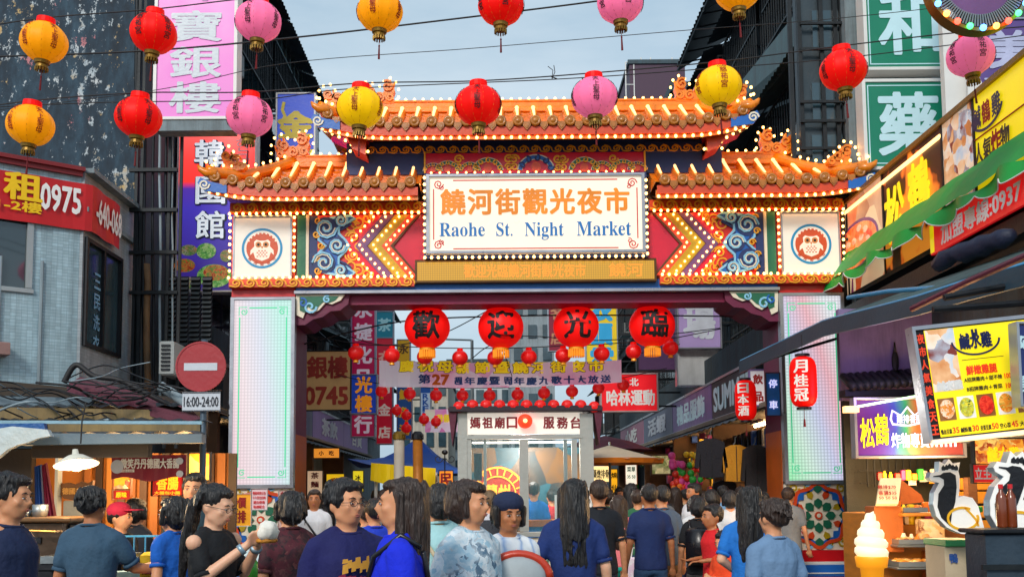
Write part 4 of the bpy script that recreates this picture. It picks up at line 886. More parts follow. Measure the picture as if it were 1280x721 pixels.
for f_ in range(3):
    for i in range(5): facade_bay(bI, 4.9, -1, 27.2 + i * 3.7, 30.5 + i * 3.7, 3.4 + f_ * 3, 3, seed=90 + f_ * 7 + i, proj=.5)
# far town, each block with its windows
def far(label, px0, px1, pyt, Y, D, mm, cols, fl, wname='window'):
    a, c = P(px0, 600, Y), P(px1, pyt, Y); r = bldg('distant_building', label, a.x, c.x, Y, Y + D, c.z, mm)
    h = c.z - 1
    for j in range(fl):
        for i in range(cols):
            x0 = a.x + (c.x - a.x) * (i + .2) / cols; x1 = a.x + (c.x - a.x) * (i + .8) / cols; z0 = 1 + h * (j + .25) / fl; z1 = 1 + h * (j + .8) / fl
            q = MB(); q.box((x0, Y - .12, z0), (x1, Y - .02, z1)); q.build(wname, m_glassb, r)
    return r
far('far pale grey block seen under the gate behind the second big lantern', 640, 692, 372, 62, 15, mat('pale render', H('#8e9aa0'), .8, var=.15, streak=.4), 3, 9)
far('distant white building behind the long street banner', 560, 640, 452, 85, 15, mat('white render', H('#b9c2c6'), .8, var=.1, streak=.3), 5, 6)
far('low cream building at the left end of the far street', 500, 560, 470, 70, 12, mat('cream render', H('#b3ada0'), .8, var=.12, streak=.4), 4, 5)
pr = far('maroon rooftop block rising above the right end of the gate roof', 797, 856, 80, 60, 10, mat('maroon cladding', H('#4c3548'), .6, .1, var=.1), 1, 1)
for px in (803, 815, 842, 852):
    a = P(px, 80, 60.5); q = MB(); q.tube([(a.x, 61, a.z), (a.x, 61, a.z + .6)], .05, 5); q.build('rail_post', m_white, pr)
a, c = P(800, 77, 60), P(855, 77, 60); q = MB(); q.tube([(a.x, 61, a.z + .3), (c.x, 61, a.z + .3)], .04, 5); q.build('rail', m_white, pr)
# antenna tower left of it
a = P(788, 130, 60); c = P(788, 78, 60); tw = thing('water_pipe_frame', 'thin white pipe frame beside the maroon rooftop block', 'pipe frame', (a.x, 60, 0))
for dx in (-.25, .25): q = MB(); q.tube([(a.x + dx, 60, 0), (a.x + dx, 60, c.z)], .04, 5); q.build('upright', m_white, tw)
for k in range(6): q = MB(); z = c.z - k * 1.4; q.tube([(a.x - .25, 60, z), (a.x + .25, 60, z)], .03, 5); q.build('rung', m_white, tw)
# ------------------------------------------------------------------ paper lanterns on wires
m_lred = mat('red lantern cloth', H('#e80c06'), .5, var=.08, scale=5, bump=.05, emit=.24, spec=.2)
m_lyel = mat('golden lantern cloth', H('#f79a04'), .5, var=.08, scale=5, bump=.05, emit=.24, spec=.2)
m_lyel2 = mat('lemon lantern cloth', H('#f2be04'), .5, var=.08, scale=5, bump=.05, emit=.24, spec=.2)
m_lpink = mat('pink lantern cloth', H('#f4709e'), .5, var=.08, scale=5, bump=.05, emit=.24, spec=.2)
m_brass = mat('dull brass', H('#8a6a1e'), .4, .5, var=.3, dirt=.3)
m_ink = mat('black ink', (.015, .012, .015), .6); m_inkr = mat('red ink', H('#a3120f'), .6)
def lantern_body(mb, R, Rz, n=48, ribs=12, amp=.028):
    prof = [(R * math.sin(PI * j / 18), Rz * math.cos(PI * j / 18)) for j in range(1, 18)]
    vs = []; fs = []
    for (r, z) in prof:
        for k in range(n): t_ = 2 * PI * k / n; f = 1 - amp * abs(math.cos(ribs * t_ / 2)) ** 6 - amp * .3 * math.cos(ribs * t_); vs.append((r * f * math.cos(t_), r * f * math.sin(t_), z))
    for i in range(len(prof) - 1):
        for k in range(n): fs.append((i * n + k, (i + 1) * n + k, (i + 1) * n + (k + 1) % n, i * n + (k + 1) % n))
    mb.add(vs, fs)
def wraptxt(mb, s, ang, R, Rz, zc, w, h, bold=.35):
    t_ = MB(); txt(t_, s, 0, 0, w=w, h=h, bold=bold, depth=0); vs = []
    for v in t_.v:
        z = v.z + zc; rr = R * math.sqrt(max(.02, 1 - (z / Rz) ** 2)) + .006 + (-v.y) ; a = -PI / 2 + ang + v.x / max(.3 * R, rr)
        vs.append((rr * math.cos(a), rr * math.sin(a), z))
    mb.add(vs, t_.f)
def paper_lantern(px, py, cloth, ink, words, yaw, tilt, label, Y=9.6, R=.222, Rz=.195, tassel=True):
    p = P(px, py, Y); p.z = p.z
    r = thing('paper_lantern', label, 'lantern', tuple(p), math.radians(yaw), 'paper lanterns strung across the street')
    r.rotation_euler = (0, math.radians(tilt), math.radians(yaw)); r.matrix_basis = T(p) @ Matrix.Rotation(math.radians(yaw), 4, 'Z') @ Matrix.Rotation(math.radians(tilt), 4, 'Y'); Wm = r.matrix_basis.copy()
    q = MB(Wm); lantern_body(q, R, Rz); q.build('shade', cloth, r, True)
    q = MB(Wm); q.lathe([(.0, Rz + .045), (.085, Rz + .04), (.09, Rz - .01), (.0, Rz - .02)], 16); q.build('top_cap', m_lred, r)
    for k in range(12):
        a = PI / 12 + k * PI / 6; q = MB(Wm); q.tube([((R + .001) * math.sin(PI * j / 12) * math.cos(a), (R + .001) * math.sin(PI * j / 12) * math.sin(a), Rz * math.cos(PI * j / 12)) for j in range(1, 12)], .0018, 4); q.build('rib', MATS['dull brass'] if cloth is not m_lred else mat('gilt wire', H('#e08a30'), .4, .3), r)
    q = MB(Wm); q.lathe([(.075, -Rz + .012), (.07, -Rz - .02), (.055, -Rz - .028), (.062, -Rz - .06), (0, -Rz - .06)], 16); q.build('bottom_cap', m_brass, r)
    q = MB(Wm)
    for k in range(14): a = k * 2 * PI / 14; q.box((.056 * math.cos(a) - .006, .056 * math.sin(a) - .006, -Rz - .09), (.056 * math.cos(a) + .006, .056 * math.sin(a) + .006, -Rz - .055))
    q.build('fringe', m_brass, r)
    if tassel:
        q = MB(Wm); q.tube([(0, 0, -Rz - .06), (.004, 0, -Rz - .14)], .003, 5); q.ell((.004, 0, -Rz - .15), (.010, .010, .012), 6, 5); q.tube([(.004, 0, -Rz - .15), (.006, 0, -Rz - .28)], [.007, .011], 6); q.build('tassel', mat('dark red thread', H('#6d1018'), .8), r)
    q = MB(Wm)
    for ang in (0, math.radians(75), math.radians(-75), PI):
        if words == 'A':
            for i, ch in enumerate('天上聖母'): wraptxt(q, ch, ang, R, Rz, .125 - i * .066, .06, .058)
        else:
            wraptxt(q, '山松', ang, R, Rz, .14, .085, .034, .3)
            for i, ch in enumerate('慈祐宮'): wraptxt(q, ch, ang, R, Rz, .085 - i * .072, .066, .064)
    q.build('lettering', ink, r)
    return p
LN = [
 (55, 53, 'y', 'A', -26, 5, 'yellow lantern with red characters high against the dark peeling wall, far left of upper row'),
 (192, 42, 'r', 'B', -20, 4, 'red lantern overlapping the left edge of the pink jewellery sign, upper row'),
 (323, 27, 'p', 'A', -14, 3, 'pink lantern in the top left beside the right edge of the pink sign'),
 (475, 15, 'y', 'A', -12, 2, 'deep yellow lantern against the sky at the top edge, left of the red one'),
 (626, 7, 'r', 'B', 12, 1, 'red lantern cut by the top edge over the centre of the sky'),
 (775, 4, 'p', 'B', 15, -1, 'pink lantern cut by the top edge right of the centre'),
 (922, -12, 'y', 'A', 20, -2, 'yellow lantern showing only its bottom at the top edge near the right building'),
 (38, 157, 'y', 'A', -28, 5, 'yellow lantern above the red phone banner, far left of the lower row'),
 (173, 147, 'r', 'A', -30, 5, 'red lantern hanging in front of the drainpipes below the other red one'),
 (312, 146, 'p', 'B', -22, 3, 'pink lantern in front of the red Korean restaurant sign'),
 (450, 135, 'Y', 'A', -6, 2, 'yellow lantern in front of the left end of the gate upper roof'),
 (598, 132, 'r', 'A', -2, 0, 'red lantern in front of the middle of the gate upper roof'),
 (743, 122, 'p', 'A', -1, -1, 'pink lantern in front of the gate upper roof right of centre'),
 (898, 108, 'Y', 'B', 2, -2, 'lemon yellow lantern in front of the right dragon of the upper roof'),
 (1054, 88, 'r', 'A', 3, -3, 'red lantern hanging left of the green pharmacy signs'),
 (1213, 70, 'p', 'B', 4, -4, 'pink lantern right of the green pharmacy signs above the restaurant sign'),
]
cl_ = {'y': m_lyel, 'Y': m_lyel2, 'r': m_lred, 'p': m_lpink}
pos = []
for px, py, c_, w_, yaw, tilt, lab in LN: pos.append(paper_lantern(px, py, cl_[c_], m_inkr if c_ in 'yY' else m_ink, w_, yaw, tilt, lab))
def cable(pts, r, label, cat='cable', group=None, mm=None, name='cable', n=6):
    """spline-ish cable through points"""
    q = MB(); pp = [Vector(p) for p in pts]; out = []
    for i in range(len(pp) - 1):
        p0, p1, p2, p3 = pp[max(0, i - 1)], pp[i], pp[i + 1], pp[min(len(pp) - 1, i + 2)]
        for k in range(8):
            t_ = k / 8; out.append(.5 * ((2 * p1) + (p2 - p0) * t_ + (2 * p0 - 5 * p1 + 4 * p2 - p3) * t_ ** 2 + (3 * p1 - p0 - 3 * p2 + p3) * t_ ** 3))
    out.append(pp[-1]); q.tube(out, r, n); return q.build(name, mm or m_black, None, True, label, cat, group)
up = Vector((0, 0, .245))
cable([P(-60, 40, 9.6)] + [p + up for p in pos[:7]] + [P(1060, -70, 9.6)], .006, 'wire that carries the upper row of lanterns')
cable([P(-60, 140, 9.6)] + [p + up for p in pos[7:]] + [P(1330, 30, 9.6)], .006, 'wire that carries the lower row of lanterns')
cable([P(-40, 72, 10.4), P(180, 64, 10.4), P(370, 47, 10.4), P(560, 25, 10.4), P(745, 2, 10.4), P(880, -18, 10.4)], .009, 'thick dark cable rising to the right across the sky, just under the top lanterns')
cable([P(-40, 142, 11), P(200, 112, 11), P(360, 79, 11), P(600, 60, 11), P(860, 38, 11), P(1060, 22, 11), P(1300, -5, 11)], .004, 'thin wire crossing the middle of the sky between lantern rows')
cable([P(-30, 135, 9.9), P(140, 128, 9.9), P(320, 125, 9.9), P(440, 111, 9.9), P(700, 99, 9.9), P(860, 88, 9.9), P(1060, 72, 9.9), P(1300, 42, 9.9)], .005, 'thin second wire just behind the lower lantern row')
q = MB(); a = P(690, 99, 9.88); q.tube([a, a + Vector((.01, 0, .09)), a + Vector((-.04, 0, .13))], .004, 5); q.tube([a, a + Vector((.03, 0, .07)), a + Vector((.02, 0, .14))], .004, 5); q.tube([a + Vector((-.02, 0, .03)), a + Vector((.05, 0, .0))], .006, 5); q.build('cable_tie', m_black, None, label='black twisted cable tie sticking up from the wire over the gate', cat='cable tie')
q = MB(); a = P(728, 97, 9.88); q.tube([a, a + Vector((-.0, 0, -.06)), a + Vector((-.01, 0, -.15))], .007, 5); q.build('cable_tie', m_black, None, label='black cord end dangling from the wire left of the pink lantern', cat='cable tie')

# big round red lanterns under the beam
m_lbig = mat('bright red lantern cloth', H('#f20d0a'), .5, var=.04, scale=5, bump=.03, emit=.26)
for i, (px, py, ch, lab) in enumerate(((534, 409, '歡', 'first big round red lantern from the left under the gate beam'), (626, 409, '迎', 'second big round red lantern from the left under the gate beam'), (720, 408, '光', 'third big round red lantern from the left under the gate beam'), (815, 407, '臨', 'big round red lantern nearest the right column under the beam'))):
    Y = 15.6; p = P(px, py, Y); r = thing('round_lantern', lab, 'lantern', tuple(p), 0, 'big red welcome lanterns under the gate'); Wm = T(p)
    q = MB(Wm); lantern_body(q, .352, .335, 48, 14, .012); q.build('shade', m_lbig, r, True)
    q = MB(Wm); q.lathe([(0, .38), (.13, .375), (.14, .31), (0, .30)], 18); q.build('top_cap', m_lbig, r)
    q = MB(Wm); q.lathe([(.0, -.32), (.12, -.325), (.12, -.36), (.0, -.365)], 18); q.build('bottom_ring', m_gold, r)
    q = MB(Wm)
    for k in range(20): a = k * 2 * PI / 20; q.box((.115 * math.cos(a) - .012, .115 * math.sin(a) - .012, -.47), (.115 * math.cos(a) + .012, .115 * math.sin(a) + .012, -.355))
    q.build('fringe', mat('amber fringe', H('#e58a12'), .7, var=.2, emit=.25), r)
    q = MB(Wm); wraptxt(q, ch, 0, .352, .335, 0, .42, .41, 1.0); q.build('lettering', m_ink, r)
    q = MB(Wm); q.tube([(0, 0, .37), (0, 0, gz(378) - p.z + .0)], .006, 5); q.build('hanger', m_black, r)
cable([P(380, 430, 15.75), P(500, 402, 15.75), P(640, 395, 15.75), P(780, 394, 15.75), P(960, 396, 15.75)], .012, 'dark wire stretched between the columns behind the big lanterns')
# small red lanterns
q0 = MB(); lantern_body(q0, .125, .118, 24, 8, .05); sl_me = q0.mesh('shade', mat('small red lantern cloth', H('#dd1414'), .45, var=.1, emit=.14, coat=.2), True)
sc_me = MB().lathe([(0, .15), (.045, .145), (.05, .1), (0, .1)], 10).mesh('cap', m_lred); sf_me = MB().lathe([(.035, -.11), (.045, -.15), (.03, -.155), (0, -.15)], 10).mesh('fringe', m_gold)
def small_lantern(px, py, Y, lab, s=1.0, grp='small red lanterns strung under the gate'):
    p = P(px, py, Y); r = thing('small_lantern', lab, 'lantern', tuple(p), random.uniform(0, 3), grp, s)
    for nm, me in (('shade', sl_me), ('cap', sc_me), ('fringe', sf_me)): piece(nm, me, wm(r), r)
    return p
rows = [
 ([(445, 441), (490, 444), (531, 446), (575, 447), (619, 447), (661, 446), (704, 444), (752, 442), (792, 439), (838, 435)], 15.9, 'row of small red lanterns just above the street banner', 1.0),
 ([(477, 489), (512, 492), (545, 494), (578, 494), (612, 494), (647, 493), (680, 491), (715, 489), (748, 485), (779, 481)], 18.5, 'row of small red lanterns under the long street banner', .9),
 ([(496, 513), (508, 519), (530, 524), (545, 527), (508, 535)], 22, 'scattered red lanterns left of the kiosk roof', .9)]
ordn = ['leftmost', 'second from left', 'third from left', 'fourth from left', 'fifth from left', 'sixth from left', 'seventh from left', 'eighth from left', 'ninth from left', 'rightmost']
for pts, Y, d, s in rows:
    ps = [small_lantern(px, py, Y, f'{ordn[i] if i < len(pts) - 1 else "last"} in the {d}', s) for i, (px, py) in enumerate(pts)]
    if len(pts) > 5: cable([ps[0] + Vector((-.8, 0, .3))] + [p + Vector((0, 0, .15 * s)) for p in ps] + [ps[-1] + Vector((.8, 0, .3))], .008, f'sagging wire holding the {d}')

# ------------------------------------------------------------------ signboards
def signboard(name, label, px0, py0, px1, py1, Y, face, frame=None, th=.14, fw=.03, bracket=0, edges=True, cat='sign', bul=0):
    """lightbox facing the camera; returns (thing, matrix with origin at centre of face, w, h)"""
    a, c = P(px0, py1, Y), P(px1, py0, Y); b_, d_ = P(px0, py0, Y), P(px1, py1, Y)
    x0, x1, z0, z1 = (a.x + b_.x) / 2, (c.x + d_.x) / 2, (a.z + d_.z) / 2, (c.z + b_.z) / 2
    r = thing(name, label, cat, ((x0 + x1) / 2, Y, z0)); frame = frame or m_frame
    q = MB(); q.box((x0 + .005, Y + .004, z0 + .005), (x1 - .005, Y + th, z1 - .005)); q.build('face', face, r)
    if edges:
        for (u0, v0, u1, v1) in ((x0 - fw, z0 - fw, x0, z1 + fw), (x1, z0 - fw, x1 + fw, z1 + fw), (x0 + .001, z0 - fw, x1 - .001, z0), (x0 + .001, z1, x1 - .001, z1 + fw)):
            q = MB(); q.box((u0, Y - .02, v0), (u1, Y + th + .01, v1), bev=.005); q.build('frame', frame, r)
    if bracket:
        for f in (.12, .5, .88):
            z = z0 + (z1 - z0) * f; q = MB(); xe = x0 if bracket < 0 else x1; q.box((xe, Y + .04, z - .02), (xe + bracket, Y + .08, z + .02)); q.build('bracket', m_bar, r)
    return r, FR(((x0 + x1) / 2, Y, (z0 + z1) / 2)), x1 - x0, z1 - z0
def letters(r, F, mm, items, name='lettering', bold=1.1, depth=.006):
    for it in items: q = MB(F); txt(q, it[0], it[1], it[2], w=it[3], h=it[4], bold=it[5] if len(it) > 5 else bold, depth=depth); q.build(name, mm, r)
def vletters(r, F, mm, s, u, vt, pitch, size, bold=1.2, depth=.006, wide=1.0):
    q = MB(F); vtxt(q, s, u, vt, pitch, size, bold, depth, wide=wide); return q.build('lettering', mm, r)
E_ = .18
m_pinks = mat('pink sign acrylic', H('#cf62ba'), .35, var=.05, bump=0, emit=.16); m_silver = mat('silver lettering', H('#c9d3dc'), .4, var=.08)
# pink jewellery sign
r, F, w, h = signboard('vertical_sign', 'tall pink jewellery shop sign with silver characters on the left', 197, -52, 293, 146, 14.0, m_pinks, m_white, .25, .045, -.35)
for i, ch in enumerate('珠寶銀樓'): pass
q = MB(F); 
for i, ch in enumerate('珠寶銀樓'): txt(q, ch, 0, P(245, (-18, 33, 78, 122)[i], 14).z - F[2][3], w=.70, h=.44, bold=.85)
q.build('lettering', m_silver, r)
q = MB(); q.box((F[0][3] - w / 2, 14.0, F[2][3] - h / 2 - .2), (F[0][3] + w / 2, 14.25, F[2][3] - h / 2 - .05)); q.build('under_tray', m_conc, r)
# Korean restaurant sign
def gradsign(name, stops, axis=2, z0=0, z1=1, emit=.2, wob=0):
    m, t, b = nmat(name); L = t.links.new; geo = N(t, 'ShaderNodeNewGeometry'); sp = N(t, 'ShaderNodeSeparateXYZ'); L(geo.outputs['Position'], sp.inputs[0])
    mr = N(t, 'ShaderNodeMapRange'); mr.inputs[1].default_value = z0; mr.inputs[2].default_value = z1; L(sp.outputs[axis], mr.inputs[0])
    src = mr.outputs[0]
    if wob: n = N(t, 'ShaderNodeTexNoise'); setin(n, Scale=2.5, Detail=2); L(geo.outputs['Position'], n.inputs[0]); ad = N(t, 'ShaderNodeMath', operation='MULTIPLY_ADD'); L(n.outputs[0], ad.inputs[0]); ad.inputs[1].default_value = wob; L(src, ad.inputs[2]); src = ad.outputs[0]
    cr = N(t, 'ShaderNodeValToRGB'); ramp_set(cr, stops); L(src, cr.inputs[0]); L(cr.outputs[0], b.inputs['Base Color']); L(cr.outputs[0], b.inputs['Emission Color']); b.inputs['Emission Strength'].default_value = emit; setin(b, Roughness=.35); return m
a, c = P(270, 365, 16.3), P(270, 157, 16.3)
mk = gradsign('red to blue print', [(0, H('#2a1a5e')), (.5, H('#3b2f9c')), (.62, H('#4a2f96')), (.66, H('#e8352f')), (.8, H('#e8403c')), (1, H('#e2605c'))], 2, a.z, c.z, .65)
r, F, w, h = signboard('vertical_sign', 'tall red and blue Korean restaurant sign with food pictures at its foot', 223, 158, 318, 363, 16.3, mk, m_white, .2, .03, -.4)
m_prt = mat('pale blue ink with dark rim', H('#dfeaf2'), .4, emit=.35); m_dkb = mat('dark blue print', H('#0e1c52'), .4)
zz = lambda py: P(270, py, 16.3).z - F[2][3]
for ch, py, u in (('韓', 192, -.13), ('國', 238, -.1), ('館', 281, -.1)):
    letters(r, F, m_dkb, [(ch, u + .012, zz(py) - .012, .46, .44, 2.2)], depth=.004); letters(r, F, m_prt, [(ch, u, zz(py), .46, .44, .7)], depth=.012)
q = MB(F); vtxt(q, '한국관', .42, zz(172), .26, .22, .8); q.build('lettering', mat('faint pink print', H('#f0a8b0'), .4), r)
m_f1 = foodmat('green salad photo', [(.02, .12, .02), (.05, .35, .06), (.2, .55, .1), (.5, .7, .3)], 26, .15); m_f2 = foodmat('red stew photo', [(.25, .02, .01), (.6, .07, .02), (.7, .3, .06), (.15, .3, .04)], 24, .15, 3); m_f3 = foodmat('mixed dish photo', [(.3, .03, .02), (.55, .3, .15), (.05, .25, .04), (.6, .5, .4)], 26, .15, 5)
for px, py, rx, rz, mm in ((231, 332, .17, .11, m_f2), (258, 314, .16, .13, m_f1), (268, 345, .28, .19, m_f1), (270, 341, .2, .13, m_f2), (233, 355, .18, .12, m_white), (236, 354, .14, .09, m_f3), (283, 320, .1, .1, m_f3), (236, 313, .14, .09, m_f3)):
    p = P(px, py, 16.3); q = MB(F); d_ = .016 if mm is not m_white else .012; 
    if (px, py) == (270, 341) or (px, py) == (236, 354): d_ = .022
    q.disc(p.x - F[0][3], p.z - F[2][3], rx, rz, -d_, -.005, 24); q.build('dish_picture', mm, r)
# blue gold-shop sign
r, F, w, h = signboard('vertical_sign', 'blue sign with one yellow character above the gate left roof', 346, 118, 392, 330, 18.5, mat('royal blue sign', H('#1c3fa8'), .4, var=.06, emit=.4), m_white, .2, .03, -.4)
letters(r, F, mat('yellow sign paint', H('#d8c31c'), .4, var=.08), [('金', 0, P(370, 156, 18.5).z - F[2][3], .62, .48, 2.0), ('飾', 0, P(370, 200, 18.5).z - F[2][3], .6, .5, 2)])
q = MB(F); q.ribbon([(-.22, h / 2 - .15), (-.25, h / 2 - .3), (-.2, h / 2 - .42), (-.26, h / 2 - .55), (-.22, h / 2 - .7)], .06, -.01, 0); q.build('vine_print', MATS['yellow sign paint'], r)
# green pharmacy signs
mg_ = mat('green sign acrylic', H('#0e7358'), .35, var=.06, bump=0, emit=.14); m_ice = mat('pale blue lettering', H('#bcdfe8'), .4, var=.05, emit=.06)
for (y0, y1, ch, lab) in ((-25, 84, '和', 'upper green pharmacy sign with one big pale character'), (103, 208, '藥', 'lower green pharmacy sign with one big pale character')):
    r, F, w, h = signboard('pharmacy_sign', lab, 1083, y0, 1189, y1, 14.4, mg_, m_white, .25, .05)
    letters(r, F, m_ice, [(ch, 0, 0, .86, .92, .9)])
    q = MB(F)
    for (u0, v0, u1, v1) in ((-w / 2 + .03, -h / 2 + .04, -w / 2 + .045, h / 2 - .04), (w / 2 - .045, -h / 2 + .04, w / 2 - .03, h / 2 - .04), (-w / 2 + .045, -h / 2 + .04, w / 2 - .045, -h / 2 + .055), (-w / 2 + .045, h / 2 - .055, w / 2 - .045, h / 2 - .04)): q.box((u0, -.003, v0), (u1, .003, v1))
    q.build('border_line', m_ice, r)
# white mast and purple signs at the top right
a, c = P(1196, 420, 13.4), P(1208, -60, 13.4); q = MB(); q.box((a.x, 13.4, 0), (c.x, 13.52, c.z)); q.build('sign_mast', m_white, None, label='pale square steel mast right of the pharmacy signs', cat='mast')
r, F, w, h = signboard('side_sign', 'purple shop sign with white characters in the top right corner', 1217, 25, 1330, 128, 13.3, mat('purple sign', H('#5a4484'), .4, var=.1, emit=.06), m_frame, .2, .03)
letters(r, F, mat('pale lilac lettering', H('#b9bede'), .4), [('美', -.12, .16, .55, .5, 1.5), ('芝', -.32, -.32, .3, .2, 1.2)])
q = MB(); a = P(1214, 20, 13.25); c = P(1238, 190, 13.25); q.slab(P(1210, 60, 13.25), P(1238, 130, 13.25), P(1238, 200, 13.25), P(1210, 200, 13.25), .02); q.build('white_panel', m_white, r)
# ring of coloured bulbs, top right
cen = P(1222, -22, 8.6); r = thing('lit_ring_sign', 'round ribbed sign ring with coloured bulbs at the top right edge', 'sign', tuple(cen))
R1, R2 = .44, .30
for k in range(96):
    an = 2 * PI * k / 96; q = MB(T(cen) @ RM(-an, 'Y')); q.box((R2, -.02, -.006), (R1 - .03, .06, .006)); q.build('rib', m_steel, r)
q = MB(FR(tuple(cen))); q.ribbon([(R1 * math.cos(i * PI / 36), R1 * math.sin(i * PI / 36)) for i in range(72)], .03, -.03, .1, closed=True); q.build('rim', m_brass, r)
q = MB(FR(tuple(cen))); q.disc(0, 0, R2, R2, .0, .08, 48); q.build('disc', m_purple, r)
bc = [emis('red bulb', (1, .05, .03), 4), emis('green bulb', (.05, .9, .15), 3), emis('blue bulb', (.06, .25, 1), 5), emis('orange bulb', (1, .35, .05), 4)]
for k in range(24): an = 2 * PI * k / 24; q = MB(); q.ell(cen + Vector((R1 * math.cos(an), -.06, R1 * math.sin(an))), (.028, .028, .028), 10, 6); q.build('bulb', bc[k % 4], r, True)
# no entry sign
p0 = P(251, 458, 9.2); r = thing('no_entry_sign', 'round red no entry sign on a grey pole with a time plate', 'road sign', (p0.x + .02, 9.24, 0))
q = MB(FR((p0.x, 9.2, p0.z))); q.disc(0, 0, .226, .226, -.004, .012, 48); q.ribbon([(.221 * math.cos(i * PI / 24), .221 * math.sin(i * PI / 24)) for i in range(48)], .014, -.01, .014, closed=True); q.build('disc', mat('traffic red', H('#a8202c'), .5, var=.1, dirt=.15), r)
q = MB(FR((p0.x, 9.2, p0.z))); q.box((-.15, -.0085, -.036), (.15, -.0045, .032)); q.build('white_bar', mat('sign white', H('#c6ccd4'), .5, var=.06), r)
q = MB(); q.tube([(p0.x + .02, 9.24, 0), (p0.x + .02, 9.24, p0.z + .25)], .03, 12); q.build('pole', mat('grey pole paint', H('#4a5a68'), .45, .3, var=.15), r, True)
p1 = P(252, 502, 9.2); q = MB(FR((p1.x, 9.19, p1.z))); q.box((-.17, -.004, -.087), (.17, .01, .087)); pl = q.build('time_plate', MATS['sign white'], r)
q = MB(FR((p1.x, 9.185, p1.z))); txt(q, '16:00-24:00', 0, 0, w=.31, h=.09, bold=.5, depth=.002); q.build('lettering', mat('dark print', H('#1b1f2b'), .5), pl)
for (u0, v0, u1, v1) in ((-.168, -.085, .168, -.077), (-.168, .077, .168, .085)): q = MB(FR((p1.x, 9.184, p1.z))); q.box((u0, -.002, v0), (u1, .0, v1)); q.build('plate_edge', MATS['dark print'], pl)

# ------------------------------------------------------------------ signs of the inner street
def vs_(label, px0, py0, px1, py1, Y, col, s, lcol, sz=None, emit=.12, br=-.6, bold=1.4, name='vertical_sign', wide=1.0, frame=None):
    r, F, w, h = signboard(name, label, px0, py0, px1, py1, Y, mat('sign face ' + col, H(col), .4, var=.08, bump=.02, emit=emit), frame or m_frame, .2, .03, br)
    n = len(s); pitch = h / n; size = sz or min(w * .75, pitch * .85); vletters(r, F, mat('letters ' + lcol, H(lcol), .4, var=.05, emit=emit * .8), s, 0, h / 2, pitch, size, bold, wide=wide); return r, F, w, h
vs_('crimson vertical sign with pale characters left of the first big lantern', 440, 372, 468, 545, 24, '#b0124a', '永捷化品銀行', '#e9d9e4')
r, F, w, h = vs_('blue sign with two orange characters in front of the crimson one', 439, 469, 470, 516, 22, '#143a9c', '光樓', '#f59a1a', emit=.2)
r, F, w, h = signboard('shop_sign', 'tan banner sign with red characters and a number at the left column', 370, 439, 438, 512, 20, mat('tan canvas', H('#c29a62'), .7, var=.12, emit=.06), m_bar, .05, .02)
letters(r, F, mat('brick red print', H('#b8402c'), .6, var=.1), [('銀樓', .08, .26, .78, .42, 1.3), ('0745', .06, -.30, .84, .34, 1.3)])
vs_('red vertical gold shop sign with pale characters between the left signs', 471, 470, 490, 554, 27, '#c41430', '靖金店', '#e8d4c8')
vs_('small teal sign above the red gold shop sign', 470, 390, 491, 422, 29, '#1c7f96', '茶', '#9fd5dd')
vs_('narrow pink sign under the teal one', 471, 423, 491, 470, 28.5, '#c8283c', '衣', '#e8b0a0')
vs_('multicolour vertical sign with yellow and blue blocks beside the white shoe sign', 497, 482, 514, 548, 30, '#1d4f8c', '鮮魚湯', '#e0b01c')
vs_('yellow vertical sign fragment above the banner left end', 497, 425, 512, 470, 31, '#d2a018', '永和', '#5a3a10')
vs_('narrow white sign with blue latin letters left of the kiosk', 526, 476, 538, 522, 32, '#c8dcec', 'BIRKEN', '#1a5cb0', br=-.5)
r, F, w, h = vs_('tall yellow sign with big coloured characters behind the third lantern', 733, 374, 771, 462, 30, '#e3c31a', '衣頂當', '#2aa2d8', br=.5, bold=2.4)
vs_('maroon sign with brownish characters behind the third big lantern', 686, 376, 706, 438, 31, '#7a1230', '名店', '#b07a5a', br=.5)
r, F, w, h = signboard('vertical_sign', 'lilac plaza sign with a pale character right of the last big lantern', 848, 372, 900, 434, 21, mat('lilac sign', H('#9a86b8'), .5, var=.08, emit=.08), m_frame, .2, .03, .6)
letters(r, F, mat('silver grey lettering', H('#c6cfdc'), .4), [('廣', 0, .52, .55, .5, 1.5), ('場', 0, -.02, .62, .62, 1.6)])
r, F, w, h = signboard('blank_panel', 'blank weathered white panel hanging below the lilac plaza sign', 847, 437, 898, 481, 21.2, mat('weathered white panel', H('#b9bec0'), .6, var=.15, streak=.3), m_frame, .2, .02, .6)
r, F, w, h = signboard('vertical_sign', 'dark purple back of a sign between the last lantern and lilac sign', 797, 373, 846, 462, 22, mat('dark purple panel', H('#43214f'), .5, var=.1), m_dark, .2, .03, .6)
r, F, w, h = signboard('shop_sign', 'bright red sports shop sign with white characters right of the banner', 752, 468, 821, 513, 24, mat('signal red acrylic', H('#d81420'), .35, var=.05, emit=.28), mat('pale metal edge', H('#b8a0a0'), .4), .25, .035, .8)
letters(r, F, m_wp, [('哈林運動', .03, -.12, 1.12, .36, 1.3), ('北', .12, .25, .2, .18, 1.3)])
